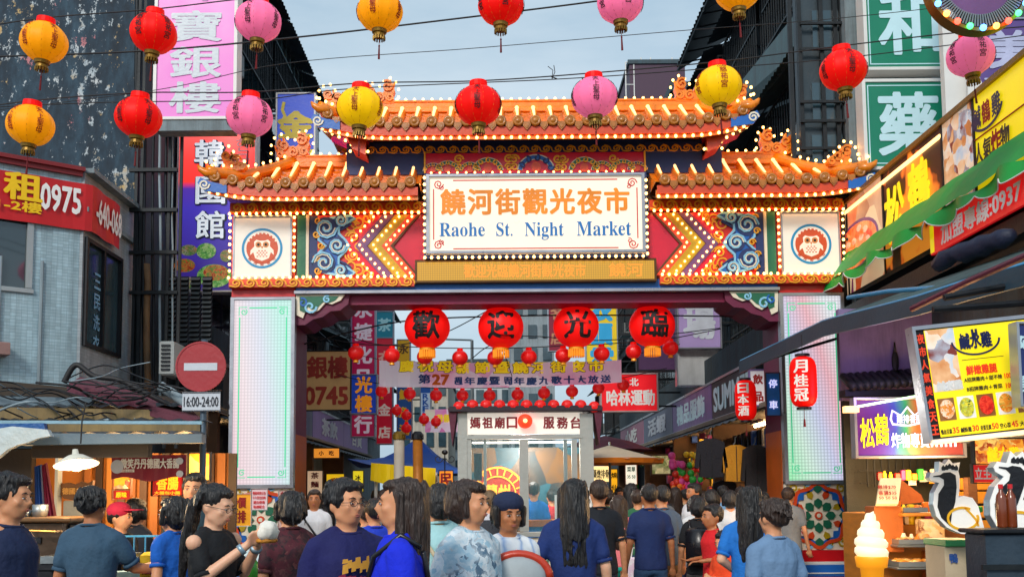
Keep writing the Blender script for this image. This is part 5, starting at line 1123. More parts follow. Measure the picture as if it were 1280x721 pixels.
# long street banner
y_b = 17.6; a, c = P(474, 483, y_b), P(776, 447, y_b)
m_ban = foodmat('lilac banner print', [H('#d9cfe6'), H('#e6d3ea'), H('#e8e4f0'), H('#e79ac8'), H('#e8e6f0')], 1.4, .12, 2)
bn = thing('street_banner', 'long pale lilac banner with yellow green and blue characters across the street', 'banner', ((a.x + c.x) / 2, y_b, a.z))
q = MB(); n = 40; wav = lambda t_: y_b + .05 * math.sin(t_ * 23) + .02 * math.sin(t_ * 61)
zt = lambda t_: P(474, 450, y_b).z * (1 - t_) + P(776, 450, y_b).z * t_ - .05 * math.sin(PI * t_); zb = lambda t_: P(474, 483, y_b).z * (1 - t_) + P(776, 478, y_b).z * t_ - .05 * math.sin(PI * t_)
for i in range(n):
    t0, t1 = i / n, (i + 1) / n; x0, x1 = a.x + (c.x - a.x) * t0, a.x + (c.x - a.x) * t1
    q.add([(x0, wav(t0), zb(t0)), (x1, wav(t1), zb(t1)), (x1, wav(t1), zt(t1)), (x0, wav(t0), zt(t0))], [(0, 1, 2, 3)])
q.build('cloth', m_ban, bn)
def bantxt(s, px0, px1, py, hh, mm, bold, dep):
    q = MB()
    for i, ch in enumerate(s):
        px = px0 + (px1 - px0) * (i + .5) / len(s); p = P(px, py, y_b); t_ = (p.x - a.x) / (c.x - a.x)
        M = FR((p.x, wav(t_) - dep, p.z - .05 * math.sin(PI * t_))); txt(q, ch, 0, 0, w=(px1 - px0) / len(s) / 1280 * y_b * .8 * (1 if ch != '1' else .5), h=hh, bold=bold, depth=0, M=M)
    q.build('lettering', mm, bn)
bantxt('慶祝母親節暨饒河街夜市', 497, 757, 456, .19, mat('dark olive print', H('#4a4a20'), .5), 2.6, .012); bantxt('慶祝母親節暨饒河街夜市', 497, 757, 456, .19, mat('lemon print', H('#ffe21c'), .5, emit=.15), 1.2, .03)
bantxt('第', 522, 540, 472, .15, mat('blue print', H('#1c4f9c'), .5), 1.4, .02); bantxt('27', 540, 562, 472, .17, mat('orange print', H('#f07818'), .5), 2, .02); bantxt('週年慶暨周年慶九歌十大放送', 564, 765, 472.5, .13, MATS['blue print'], 1.4, .02)
cable([P(440, 442, y_b), P(474, 449, y_b)], .006, 'cord tying the banner to the left'); cable([P(776, 447, y_b), P(850, 430, y_b)], .006, 'cord tying the banner to the right')
# pink bunting pieces beyond
r, F, w, h = signboard('small_banner', 'small pink and white banner hanging lower beyond the long one', 531, 511, 578, 540, 26, foodmat('pink banner print', [H('#e9b9dc'), H('#f0e0f0'), H('#e67cc0'), H('#f2ecd0')], 2.4, .15, 4), m_white, .01, .004, edges=False, cat='banner')
letters(r, F, MATS['lemon print'], [('母親節', .1, .06, .6, .2, 1.6)])
cable([P(380, 395, 19), P(470, 430, 19), P(545, 420, 19), P(615, 385, 19)], .01, 'sagging black cable under the left half of the beam')
cable([P(590, 448, 20), P(612, 432, 20), P(654, 420, 20), P(760, 425, 20), P(900, 410, 20)], .01, 'black cable crossing behind the third big lantern')
cable([P(640, 470, 17), P(634, 452, 17), P(626, 430, 17)], .008, 'thin cord dangling below the second big lantern')
# street lamp arm in the far sky
r = thing('street_lamp', 'thin grey street lamp pole with a short arm behind the lanterns', 'street lamp', (P(590, 600, 40).x, 40, 0))
a = P(590, 425, 40); q = MB(); q.tube([(a.x, 40, 0), (a.x, 40, a.z)], [.1, .06], 8); q.build('pole', m_steel, r); q = MB(); q.tube([(a.x, 40, a.z), (a.x - 1.2, 40, a.z + .05)], .04, 6); q.build('arm', m_steel, r); q = MB(); q.box((a.x - 1.6, 39.9, a.z), (a.x - 1.1, 40.1, a.z + .12), bev=.02); q.build('lamp_head', m_white, r)
# ------------------------------------------------------------------ right side: restaurant sign wall, awning and stalls
RX = 5.3
def rz_(px, py): return PS(px, py, RX).z
def ry_(px): return PS(px, 400, RX).y
rs = thing('restaurant_sign', 'long lit restaurant sign with crane characters and fried food photos on the right', 'sign', (RX, 13, 4.6))
zt6, zb6 = 5.93, 4.55
FS = lambda: FR((RX, 0, 0), (0, -1, 0))       # local x = -y
def seg(ya, yb, z0, z1, mm, nm='sign_panel', off=0):
    q = MB(); q.box((RX - .02 - off, yb, z0), (RX + .12, ya, z1)); return q.build(nm, mm, rs)
ye = [ry_(1050), ry_(1112), ry_(1190), ry_(1232), 7.0]
seg(ye[0], ye[1] + .01, zb6, zt6, foodmat('warm gradient print', [H('#7a2a18'), H('#c9a080'), H('#e0c8a0'), H('#c05028')], 1.6, .35, 2))
seg(ye[1], ye[2] + .01, zb6, zt6, foodmat('dark print with orange fish', [H('#1a0a0c'), H('#2a0c10'), H('#35100f'), H('#28100c'), H('#d8621c'), H('#f0902c')], 3.2, .3, 7, 'wave'))
mphoto = foodmat('fried chicken photo', [H('#8a4a2a'), H('#c87a3a'), H('#e8b888'), H('#f0dcc8'), H('#b8c8d8'), H('#7a3028')], 7, .22, 1)
seg(ye[2], ye[3] + .01, zb6, zt6, mphoto)
m_yac = mat('lit yellow acrylic', H('#f7df10'), .35, var=.04, bump=0, emit=.28)
seg(ye[3], ye[4], zb6, zt6, m_yac)
for z, mm in ((zt6 + .03, m_brass), (zb6 - .03, m_dark)):
    q = MB(); q.box((RX - .06, 7.0, z - .03), (RX + .14, ye[0], z + .03)); q.build('frame', mm, rs)
for y in ye[:4]:
    q = MB(); q.box((RX - .035, y - .02, zb6), (RX - .021, y + .02, zt6)); q.build('divider', m_dark, rs)
q = MB(); q.box((RX - .05, ye[2], zt6 - .14), (RX - .022, ye[0], zt6 - .10)); q.build('light_strip', emis('warm led strip', (1, .55, .2), 1.6), rs)
# seafood grill picture
M = FR((RX - .022, 0, 0), (0, -1, 0)); q = MB(M)
yc = (ye[0] + ye[1]) / 2 + .1; zc = rz_(1083, 300); q.k = 0; q.disc(-yc, zc, .88, .36, -.006, 0, 28); q.k = 1; q.disc(-yc, zc, .82, .31, -.012, -.006, 28)
for k in range(26): a_ = random.uniform(0, 6.28); rr = random.uniform(.2, .95); q.k = random.choice((2, 3)); q.disc(-yc + .7 * rr * math.cos(a_), zc + .25 * rr * math.sin(a_), .09, .05, -.02, -.012, 10)
q.build('grill_picture', [mat('purple print', H('#7a4a7a'), .4, emit=.2), foodmat('prawn photo', [H('#a02a10'), H('#e05a20'), H('#f0a060'), H('#d83a1c')], 9, .4, 6), mat('prawn orange print', H('#f08040'), .4, emit=.4), mat('prawn pink print', H('#f0b090'), .4, emit=.4)], rs)
q = MB(FR((RX - .03, 0, 0), (0, -1, 0))); 
for ch, px, py in (('松', 1127, 262), ('鶴', 1159, 232)): txt(q, ch, -ry_(px), rz_(px, py), w=.62, h=.72, bold=1.3)
q.build('lettering', mat('lit yellow lettering', H('#f3d818'), .4, emit=.4), rs)
# yellow board: logo, stripe and big words
q = MB(FR((RX - .03, 0, 0), (0, -1, 0)))
for i, ch in enumerate('人氣炸物'): 
    if i != 2: txt(q, ch, -10.84 + i * .19, 5.28, w=.18, h=.24, bold=.9)
q.build('lettering', MATS['dark print'], rs)
q = MB(FR((RX - .03, 0, 0), (0, -1, 0))); txt(q, '炸', -10.84 + .38, 5.28, w=.2, h=.27, bold=1.1); txt(q, '鶴', -10.64, 5.68, w=.18, h=.24, bold=.9); q.build('lettering', m_inkr, rs)
q = MB(FR((RX - .03, 0, 0), (0, -1, 0))); txt(q, '鹹', -10.85, 5.68, w=.18, h=.24, bold=.9); txt(q, '雞', -10.42, 5.68, w=.18, h=.24, bold=.9); q.ribbon(arc(-10.64, 5.69, .34, .19, PI * 1.05, PI * 1.95), .03, -.006, 0); q.build('logo', m_dkb, rs)
q = MB(); q.box((RX - .035, ye[4], 5.455), (RX - .021, ye[3], 5.465)); q.build('rule_line', m_inkr, rs)
# red phone strip below
ps_ = thing('phone_strip', 'red strip with white characters and phone number under the green awning', 'sign', (RX - .3, 9.9, 4.36)); XS = RX - .28
q = MB(); q.box((XS, 8.0, 4.34), (XS + .04, ry_(1198), 4.70)); q.build('strip', mat('red strip acrylic', H('#d2161c'), .4, var=.05, emit=.3), ps_)
q = MB(); q.box((XS - .004, ry_(1203), 4.36), (XS + .0, ry_(1198), 4.68)); q.build('strip_end', m_yac, ps_)
q = MB(FR((XS - .008, 0, 0), (0, -1, 0))); txt(q, '加盟專線:0937', -10.05 - .35, 4.50, w=1.75, h=.23, bold=1.1); q.build('lettering', m_wp, ps_)
# scalloped green awning
aw = thing('green_awning', 'bright green awning with white scalloped edge sloping along the restaurant sign', 'awning', (RX - .5, 12, 4.55))
mg2 = mat('green canvas', H('#0f9a3a'), .55, var=.2, scale=3, bump=.35, bscale=5)
AX = RX - .34; y0a, y1a = 15.15, 7.0; zA, zB = 5.0, 4.62
q = MB(); K = 44
for i in range(K):
    ya, yb = y0a + (y1a - y0a) * i / K, y0a + (y1a - y0a) * (i + 1) / K; wv = lambda y: .03 * math.sin(y * 5.3) + .015 * math.sin(y * 13)
    for j in range(3):
        f0, f1 = j / 3, (j + 1) / 3; X = lambda f, y: RX - .03 + (AX - RX + .03) * f + wv(y) * .4; Z = lambda f, y: 5.20 + (4.76 - 5.20) * f + .02 * math.sin(PI * f) + wv(y) * f * .7
        q.quad((X(f0, ya), ya, Z(f0, ya)), (X(f0, yb), yb, Z(f0, yb)), (X(f1, yb), yb, Z(f1, yb)), (X(f1, ya), ya, Z(f1, ya)))
q.build('canopy', mg2, aw, True)
q = MB(); e = MB(); ns = 15; ln = (y0a - y1a) / ns
for i in range(ns):
    pts = []
    for k in range(13): f = k / 12; y = y0a - (i + f) * ln; dz = .09 * (1 - abs(2 * f - 1) ** 2.2) ** .8; pts.append((y, 4.75 - .09 - dz + .02 * math.sin(y * 9)))
    vs = [(AX + .05 * math.sin(y * 7), y, 4.75 + .04 * math.sin(y * 5.3)) for y, z in pts] + [(AX - .03 + .07 * math.sin(y * 7 + .6), y, z) for y, z in pts]
    q.add(vs, [(k, k + 1, k + 14, k + 13) for k in range(12)])
    e.tube([(AX - .035 + .07 * math.sin(y * 7 + .6), y, z) for y, z in pts], .007, 5)
q.build('valance', mg2, aw, True); e.build('white_piping', m_white, aw)
# purple red banner at the far end of the awning
p = P(1080, 345, 14.9); q = MB(); q.slab(P(1064, 368, 14.9), P(1086, 356, 14.9), P(1087, 318, 14.9), P(1066, 328, 14.9), .02); bb_ = q.build('end_banner', mat('faded magenta print', H('#8a3a78'), .5, var=.2, emit=.1), aw)
q = MB(FR(tuple(P(1077, 338, 14.86)))); txt(q, '海鮮', 0, .08, w=.22, h=.14, bold=1); txt(q, '熱炒', 0, -.1, w=.22, h=.14, bold=1); q.build('lettering', m_ice, bb_)
# wall above and behind, roofline under the green awning
q = MB(); q.box((RX + .13, 6.5, 2.2), (8, 15.0, 5.9)); q.build('restaurant_building', m_conc2, None, label='dark wall of the restaurant building behind the long sign', cat='building')
q = MB(); q.box((RX - .2, 7, 4.12), (RX + .12, 15.1, 4.32)); q.build('beam', m_dark, None, label='dark beam under the green awning along the restaurant front', cat='beam')
# street canopy with teal fascia
cn = thing('street_canopy', 'dark teal stall canopy edge sweeping from the right edge across the gate column', 'canopy', (4.3, 11, 3.3))
CPX = [(926, 452), (985, 424), (1030, 402), (1048, 397), (1100, 384), (1150, 371), (1215, 350), (1330, 318)]
CY_ = [14.75, 12.9, 11.6, 11.2, 10.2, 9.4, 8.6, 7.6]
pc = [P(px, py, y) for (px, py), y in zip(CPX, CY_)]
m_fa = mat('teal painted fascia', H('#2c4a5c'), .5, .2, var=.3, dirt=.4); m_fb = mat('blue lit edge trim', H('#3f93c4'), .35, .2, var=.15)
for i in range(len(pc) - 1):
    a, c = pc[i], pc[i + 1]; q = MB(); hh = .17; q.slab(a - Vector((0, 0, hh)), c - Vector((0, 0, hh)), c, a, .03); q.build('fascia', m_fa, cn)
    q = MB(); q.tube([a + Vector((0, 0, .01)), c + Vector((0, 0, .01))], .018, 6); q.build('edge_trim', m_fb, cn)
    bk = lambda v: Vector((RX - .03, v.y + .25, v.z + .55)); q = MB(); corr_sheet(q, a, c, bk(c), bk(a), 8, .012); q.build('roof_sheet', m_teal, cn)
    q = MB(); q.tube([a - Vector((0, 0, .08)), bk(a) - Vector((0, 0, .12))], .025, 6); q.build('rafter', m_bar, cn)
q = MB(); q.tube([P(1140, 386, 9.0), P(1210, 352, 8.3), P(1300, 312, 7.5)], .03, 8); q.build('maroon_pole', mat('maroon tube', H('#5c2238'), .4, .2), cn)
q = MB(); q.tube([P(1060, 372, 11.8), P(1110, 364, 11.0), P(1190, 358, 9.8)], .025, 8); q.build('blue_pole', m_fb, cn)
for (p0, p1, y) in (((1180, 372), (1290, 352), 8.2), ((1166, 387), (1290, 378), 8.0)):
    q = MB(); q.tube([P(*p0, y), P(*p1, y)], .028, 8); q.build('cross_pole', m_dark, cn)
q = MB(); pts = [P(1170 + k * 12, 330 - k * 5 + random.uniform(-5, 5), 9.2 - .1 * k) for k in range(9)]; q.tube(pts, [.06, .09, .07, .1, .08, .1, .07, .09, .05], 7); q.build('rolled_tarp', mat('dark blue tarp', H('#141d38'), .6, bump=.6, bscale=14), cn, True)
# purple-lit wall between canopy and neon sign, tile ledge
sw = thing('food_stall', 'food stall with lilac wall, roof tile ledge and warm lit interior right of the gate', 'stall', (5.2, 12.6, 0))
a, c = P(1052, 500, 12.6), P(1175, 385, 12.6); q = MB(); q.box((a.x, 12.6, a.z), (c.x + 1.5, 12.7, c.z)); q.build('upper_wall', mat('lilac grey wall', H('#8c7aa8'), .7, var=.2, streak=.4), sw)
for k in range(16):
    p = P(1062 + k * 9.0, 478 - k * .6, 12.35); q = MB(); q.tube([p + Vector((0, .22, .1)), p, p + Vector((0, -.14, -.07))], [.05, .052, .055], 7); q.build('ledge_tile', mat('dark ledge tile', H('#2b2f38'), .5, .1, var=.3, dirt=.3), sw, True)
q = MB(); a, c = P(1056, 492, 12.3), P(1200, 484, 12.3); q.box((a.x, 12.28, a.z - .03), (c.x + .6, 12.5, a.z + .05)); q.build('ledge_beam', m_dark, sw)
q = MB(); p = P(1119, 452, 12.55); q.ell((p.x, 12.55, p.z), (.045, .03, .14), 10, 8); q.tube([(p.x, 12.55, p.z + .12), (p.x, 12.55, p.z + .24)], [.02, .008], 6); q.build('wall_ornament', m_black, sw, True)
# neon fronted sign
r, F, w, h = signboard('neon_sign', 'purple rainbow-lit stall sign with yellow crane characters', 1071, 499, 1203, 569, 12.0, gradsign('rainbow lit print', [(0, H('#5c1450')), (.3, H('#5a2a9c')), (.48, H('#3a4ac0')), (.6, H('#2f9a6a')), (.72, H('#b05a2a')), (1, H('#8a3a3a'))], 0, P(1071, 535, 12).x, P(1203, 535, 12).x, .1, .25), m_frame, .12, .03)
letters(r, F, MATS['lit yellow lettering'], [('松', -.50, -.06, .16, .34, .8), ('鶴', -.33, -.02, .16, .36, .6)])
q = MB(F); q.ribbon([(-.22, .1), (-.2, .2), (-.1, .14), (-.02, .24), (.06, .14), (.16, .22), (.18, .06), (-.02, .02), (-.2, .04)], .022, -.012, 0, closed=True)
txt(q, '炸物專賣', .0, -.15, w=.44, h=.17, bold=.7); txt(q, '雞排香腸', .0, .10, w=.3, h=.1, bold=.5)
for k in range(6):
    for z in (.2, -.02, -.2): q.box((.24 + k * .055, -.008, z - .03), (.262 + k * .055, 0, z + .03))
q.build('neon_tubing', emis('pale neon tube', (.7, .72, 1), .45), r)
q = MB(); a, c = P(1072, 508, 11.8), P(1150, 494, 11.8); q.tube([a, c], .015, 6); q.build('glow_tube', emis('green white tube', (.6, 1, .5), 1.4), r)
q = MB(); q.box(tuple(P(1057, 515, 11.8)), tuple(P(1070, 508, 11.9))); q.build('small_lamp', m_tube, r)
# counter and interior
m_ply = mat('lit plywood', H('#c8802c'), .55, var=.25, scale=2, bump=.1, stretch=(1, 1, 5))
m_woodd = mat('orange brown board', H('#a85a1c'), .5, var=.25)
a, c = P(1062, 720, 12.9), P(1300, 560, 12.9); q = MB(); q.box((a.x, 12.9, 0), (7.5, 13.0, 3.2)); q.build('back_wall', mat('dark green kitchen wall', H('#26281c'), .6, var=.4), sw)
for x_ in range(12):
    p = P(1085 + x_ * 9, 600, 12.7); q = MB(); q.box((p.x - .006, 12.7, 1.7), (p.x + .006, 12.72, 2.5)); q.build('grille_bar', m_bar, sw)
for z in (1.75, 1.9, 2.05, 2.2, 2.35, 2.5): q = MB(); q.box((P(1075, 600, 12.7).x, 12.69, z - .005), (P(1200, 600, 12.7).x, 12.71, z + .005)); q.build('grille_bar', m_bar, sw)
def pbox(nm, px0, py0, px1, py1, Y, D, mm, parent, bev=.01):
    a, c = P(px0, py1, Y), P(px1, py0, Y); q = MB(); q.box((a.x, Y, a.z), (c.x, Y + D, c.z), bev=bev); return q.build(nm, mm, parent)
pbox('counter', 1092, 640, 1226, 760, 11.3, .9, m_ply, sw); pbox('cabinet', 1095, 632, 1128, 690, 11.0, .28, m_woodd, sw)
pbox('shelf', 1128, 640, 1225, 645, 10.9, .5, m_ply, sw); pbox('shelf', 1122, 680, 1185, 684, 10.8, .5, m_steel, sw); pbox('shelf', 1122, 708, 1185, 712, 10.7, .5, m_steel, sw)
for i, (px, py) in enumerate(((1205, 605), (1228, 605), (1252, 605), (1205, 622), (1228, 622), (1252, 622), (1205, 640), (1228, 640), (1252, 640), (1228, 658), (1205, 658))): pbox('drawer', px - 11, py - 8, px + 11, py + 7, 12.2, .3, mat('ochre drawer front', H('#d9962a'), .5, var=.15), sw)
pbox('post', 1214, 596, 1221, 690, 11.8, .12, m_brown, sw); pbox('red_counter_front', 1185, 690, 1300, 760, 10.6, .6, m_woodd, sw)
pbox('flour_sheet', 1150, 648, 1180, 678, 10.95, .1, foodmat('bread and flour', [H('#c8803a'), H('#e8b870'), H('#f0d8a8'), H('#8a4a1c')], 16, .05, 3), sw)
# food in trays
rnd = random.Random(5)
def food_tray(label, px0, px1, py, Y, D, cols, n=24, pr=.03):
    a, c = P(px0, py, Y), P(px1, py, Y); r = thing('food_tray', label, 'tray', ((a.x + c.x) / 2, Y + D / 2, a.z))
    q = MB(); q.box((a.x, Y, a.z), (c.x, Y + D, a.z + .015)); 
    for (u0, v0, u1, v1) in ((a.x, Y, c.x, Y + .01), (a.x, Y + D - .01, c.x, Y + D), (a.x, Y + .01, a.x + .01, Y + D - .01), (c.x - .01, Y + .01, c.x, Y + D - .01)): q.box((u0, v0, a.z + .0151), (u1, v1, a.z + .05))
    q.build('tray', m_steel, r)
    for i in range(n):
        x, y = rnd.uniform(a.x + .04, c.x - .04), rnd.uniform(Y + .04, Y + D - .04); s = pr * rnd.uniform(.7, 1.3)
        q = MB(T((x, y, a.z + .03 + s * .5)) @ RM(rnd.uniform(0, 3), 'Z')); q.ell((0, 0, 0), (s * 1.6, s, s * .7), 8, 5); q.build('food_piece', cols[i % len(cols)], r, True)
m_fry = mat('golden fried food', H('#d08a2c'), .6, var=.3, scale=20, bump=.5); m_fry2 = mat('pale fried food', H('#e0b070'), .6, var=.25, scale=20, bump=.5); m_fry3 = mat('dark fried food', H('#7a3a14'), .6, var=.3, scale=20, bump=.5)
food_tray('steel tray of fried snacks on the middle shelf of the right stall', 1124, 1184, 680, 10.8, .45, [m_fry, m_fry2, m_fry3], 30); food_tray('tray of golden fried pieces on the lower shelf of the right stall', 1124, 1184, 708, 10.7, .45, [m_fry2, m_fry], 30)
food_tray('tray of food on the plywood shelf behind the duck sign', 1130, 1160, 640, 10.95, .4, [m_fry, m_fry3], 14)
# price box
pb = thing('price_box', 'cream box with red price writing standing on the right stall cabinet', 'price sign', tuple(P(1108, 632, 11.0))); q = MB(); q.slab(P(1094, 632, 10.95), P(1121, 632, 10.95), P(1125, 600, 11.1), P(1099, 600, 11.1), .05); q.build('board', mat('cream card', H('#f0dcae'), .6, var=.05, emit=.1), pb)
q = MB(FR(tuple(P(1109, 616, 10.93)), (1, 0, .0), (.12, .5, 1)))
for z in (.07, 0): txt(q, '雞排$70' if z else '香腸$35', 0, z, w=.19, h=.045, bold=.8)
for k in range(3): txt(q, '50', -.07 + k * .07, -.06, w=.05, h=.03, bold=.6)
q.build('lettering', m_inkr, pb)
pl_ = thing('leaning_board', 'orange brown board leaning at a slant behind the price box', 'board', tuple(P(1140, 630, 11.3))); q = MB(); q.slab(P(1124, 630, 11.5), P(1154, 627, 11.5), P(1150, 618, 11.5), P(1124, 598, 11.5), .03); q.build('panel', m_woodd, pl_)
# red curtain
cu = thing('red_curtain', 'red cloth curtain hanging beside the right gate column', 'curtain', tuple(P(1068, 721, 13.2))); q = MB(); a, c = P(1061, 745, 13.2), P(1080, 572, 13.2); K = 22
for i in range(K):
    f0, f1 = i / K, (i + 1) / K; w_ = lambda f: .035 * math.sin(f * 24); x0, x1 = a.x + (c.x - a.x) * f0, a.x + (c.x - a.x) * f1
    q.quad((x0 - .05, 13.2 + w_(f0), a.z), (x1 - .02, 13.2 + w_(f1), a.z), (x1, 13.2 + w_(f1), c.z), (x0, 13.2 + w_(f0), c.z))
q.build('cloth', mat('red satin', H('#c30c12'), .4, var=.15, bump=.2), cu, True)
# soft ice cream lamp
base = P(1092, 760, 9.6); ic = thing('ice_cream_lamp', 'glowing giant soft ice cream cone standing in front of the right stall', 'ice cream sign', (base.x, 9.6, 0))
zc_ = P(1092, 696, 9.6).z; ztop = P(1092, 640, 9.6).z; q = MB(); q.lathe([(.0, 0), (.10, 0), (.10, .04), (.075, .06), (.075, zc_ - .22), (.0, zc_ - .22)], 16, None, (base.x, 9.6, 0)); q.build('stand', m_wp, ic, True)
q = MB(); q.lathe([(.0, -.22), (.095, -.22), (.105, -.1), (.135, -.09), (.15, .0), (.145, .01), (.0, .01)], 24, None, (base.x, 9.6, zc_)); q.build('cone', mat('lit orange cone', H('#f29a1c'), .4, emit=.4, var=.08), ic, True)
hc = ztop - zc_
for k, (rr, zf) in enumerate(((.15, .12), (.148, .32), (.12, .52), (.085, .70), (.05, .85))):
    q = MB(T((base.x, 9.6, zc_ + hc * zf)) @ RM(math.radians(7), 'Y')); q.lathe([(.001, -.06), (rr * .8, -.052), (rr, -.02), (rr * 1.0, .02), (rr * .8, .05), (.001, .06)], 28); q.build('swirl', mat('lit cream plastic', H('#fff0c8'), .35, emit=.42, var=.04, bump=0), ic, True)
q = MB(); q.tube([(base.x, 9.6, ztop - .07), (base.x + .01, 9.6, ztop - .02), (base.x + .03, 9.6, ztop), (base.x + .04, 9.6, ztop - .03)], [.035, .024, .014, .006], 8); q.build('curl', MATS['lit cream plastic'], ic, True)
# crowned duck signs
m_sil = mat('pale blue side metal', H('#9db8c8'), .35, .5, var=.15); m_wf = mat('white acrylic face', H('#f4f4f0'), .35, emit=.12, var=.03); m_blk = mat('black acrylic', (.01, .01, .014), .3); m_yd = mat('yellow acrylic ring', H('#e9b01c'), .35, emit=.1)
def duck(cx, cy, Y, k, label, tilt=0):
    o = P(cx, cy, Y); r = thing('duck_sign', label, 'sign', tuple(o - Vector((0, 0, .3 * k)))); F = FR(tuple(o)) @ RM(tilt, 'Y') @ Matrix.Scale(k, 4); q = MB(F)
    out = [(-.19, .19), (-.17, .24), (-.10, .245), (-.09, .34), (-.04, .31), (.0, .36), (.04, .31), (.10, .33), (.08, .25), (.09, .20), (.085, .10), (.07, .0), (.12, .02), (.2, .0), (.25, -.08), (.3, -.30), (.2, -.34), (.08, -.33), (-.05, -.27), (-.14, -.17), (-.165, -.06), (-.15, .05), (-.10, .14), (-.17, .16)]
    q.prism(out, 0, .10); q.build('body_shell', m_sil, r); q = MB(F); q.prism(out, -.012, -.0005); q.build('face', m_wf, r)
    q = MB(F); q.prism([(-.10, .195), (-.155, .195), (-.155, .205), (-.09, .215), (-.06, .235), (.0, .24), (.05, .21), (.055, .10), (.035, -.04), (.0, -.14), (-.02, -.26), (-.10, -.18), (-.13, -.08), (-.115, .04), (-.06, .12), (-.06, .17)], -.02, -.0125); q.build('black_neck', m_blk, r)
    for (u, z, r_) in ((-.06, .27, .014), (-.03, .275, .014), (0, .285, .018), (.03, .275, .014), (.06, .27, .014)): q = MB(F); q.prism([(u - r_, z - .015), (u + r_, z - .015), (u + r_ * 1.2, z + .012), (u, z + .035), (u - r_ * 1.2, z + .012)], -.02, -.0125); q.build('crown_point', m_blk, r)
    q = MB(F); q.ribbon([(.10 + .14 * math.cos(a_), -.19 + .10 * math.sin(a_)) for a_ in [math.radians(60 + 11 * i) for i in range(30)]], .022, -.022, -.0125); q.ribbon([(.12, -.09), (.17, -.14), (.22, -.2), (.24, -.26)], .018, -.022, -.0125); q.build('yellow_wing_ring', m_yd, r); return r
duck(1188, 622, 8.6, .9, 'white lightbox sign of a crowned black duck with yellow wing ring'); duck(1266, 622, 7.6, .98, 'second crowned duck sign cut by the right edge behind the sauce bottles', .25)
# counter at the right edge with sauce bottles
ct = thing('steel_counter', 'dark steel counter box at the lower right edge under the sauce bottles', 'counter', (P(1260, 721, 6.9).x, 7.0, 0)); a, c = P(1236, 760, 6.9), P(1400, 660, 6.9); q = MB(); q.box((a.x, 6.9, .05), (c.x, 7.2, c.z - .03), bev=.01); q.build('body', mat('blue grey steel', H('#3a4a58'), .45, .5, var=.35, scale=3, dirt=.4), ct); q = MB(); q.box((a.x - .03, 6.86, c.z - .03), (c.x, 7.24, c.z), bev=.01); q.build('top', m_dark, ct)
q = MB(); a2, c2 = P(1228, 712, 6.88), P(1400, 704, 6.88); q.box((a2.x, 6.87, a2.z), (c2.x, 6.899, c2.z)); q.build('rail', m_bar, ct)
m_sau = mat('brown sauce in bottle', H('#7a3410'), .15, var=.1, bump=0, coat=.8)
for px, lab in ((1253, 'brown sauce bottle on the dark counter, left one of the pair'), (1265, 'brown sauce bottle on the dark counter, right one of the pair')):
    p = P(px, 656, 7.05); zb_ = P(1260, 660, 6.9).z; r = thing('sauce_bottle', lab, 'bottle', (p.x, 7.05, zb_)); q = MB(); q.lathe([(.0, .0), (.033, 0), (.035, .01), (.035, .19), (.03, .22), (.014, .245), (.013, .265)], 14, None, (p.x, 7.05, zb_ + .001)); q.build('bottle', m_sau, r, True); q = MB(); q.lathe([(.0, .0), (.016, 0), (.016, .03), (0, .03)], 10, None, (p.x, 7.05, zb_ + .266)); q.build('cap', m_red, r)
cb = thing('carton', 'pale carton with green lid and painted marks below the duck sign', 'box', tuple(P(1203, 740, 8.9))); pbox('side', 1184, 682, 1224, 760, 8.9, .4, mat('pale carton board', H('#c9b89a'), .7, var=.15), cb); pbox('lid', 1182, 674, 1226, 683, 8.87, .46, mat('green plastic lid', H('#3aa060'), .4, var=.1), cb)
q = MB(FR(tuple(P(1196, 697, 8.89)))); txt(q, '鴨', -.03, 0, w=.07, h=.08, bold=1); q.build('lettering', MATS['blue print'], cb); q = MB(FR(tuple(P(1208, 700, 8.89))))
for k in range(5): q.tube([(.0 + k * .02, -.003, .05), (.01 * (k % 2) + k * .02, -.003, -.05 - .02 * (k % 3))], .004, 4)
q.build('paint_marks', MATS['green plastic lid'], cb)
# small red sign at the right and glowing food picture under the menu board
r, F, w, h = signboard('counter_sign', 'small red counter sign with white characters left of the second duck', 1216, 580, 1256, 603, 9.5, mat('red counter acrylic', H('#c91a1a'), .4, emit=.35), m_dark, .03, .008); letters(r, F, m_wp, [('立主廚', -.02, 0, .22, .11, 1.1)])
r, F, w, h = signboard('food_sign', 'glowing round fried food picture below the yellow menu board', 1218, 548, 1290, 582, 9.7, foodmat('glowing fried food photo', [H('#5c1a08'), H('#c85a14'), H('#f0a030'), H('#f8d070'), H('#a03a10')], 14, .45, 9), m_dark, .05, .01); letters(r, F, MATS['lit yellow lettering'], [('鹹水雞', 0, -.02, .3, .14, 1.4)])
# yellow menu board
mb_ = thing('menu_board', 'big lit yellow menu board with food photos and prices, tilted at the right', 'menu board', tuple(P(1210, 550, 8.0)))
Y = 8.0; cA, cB = P(1165, 549, Y), P(1143, 413, Y); uz = (cB - cA); wu = P(1330, 531, Y) - cA; hh = uz.length; ww = wu.length
MF = FR(tuple(cA), tuple(wu), (0, 0, 1)); sk = (cB - cA); ang = math.atan2(wu.z, wu.x)
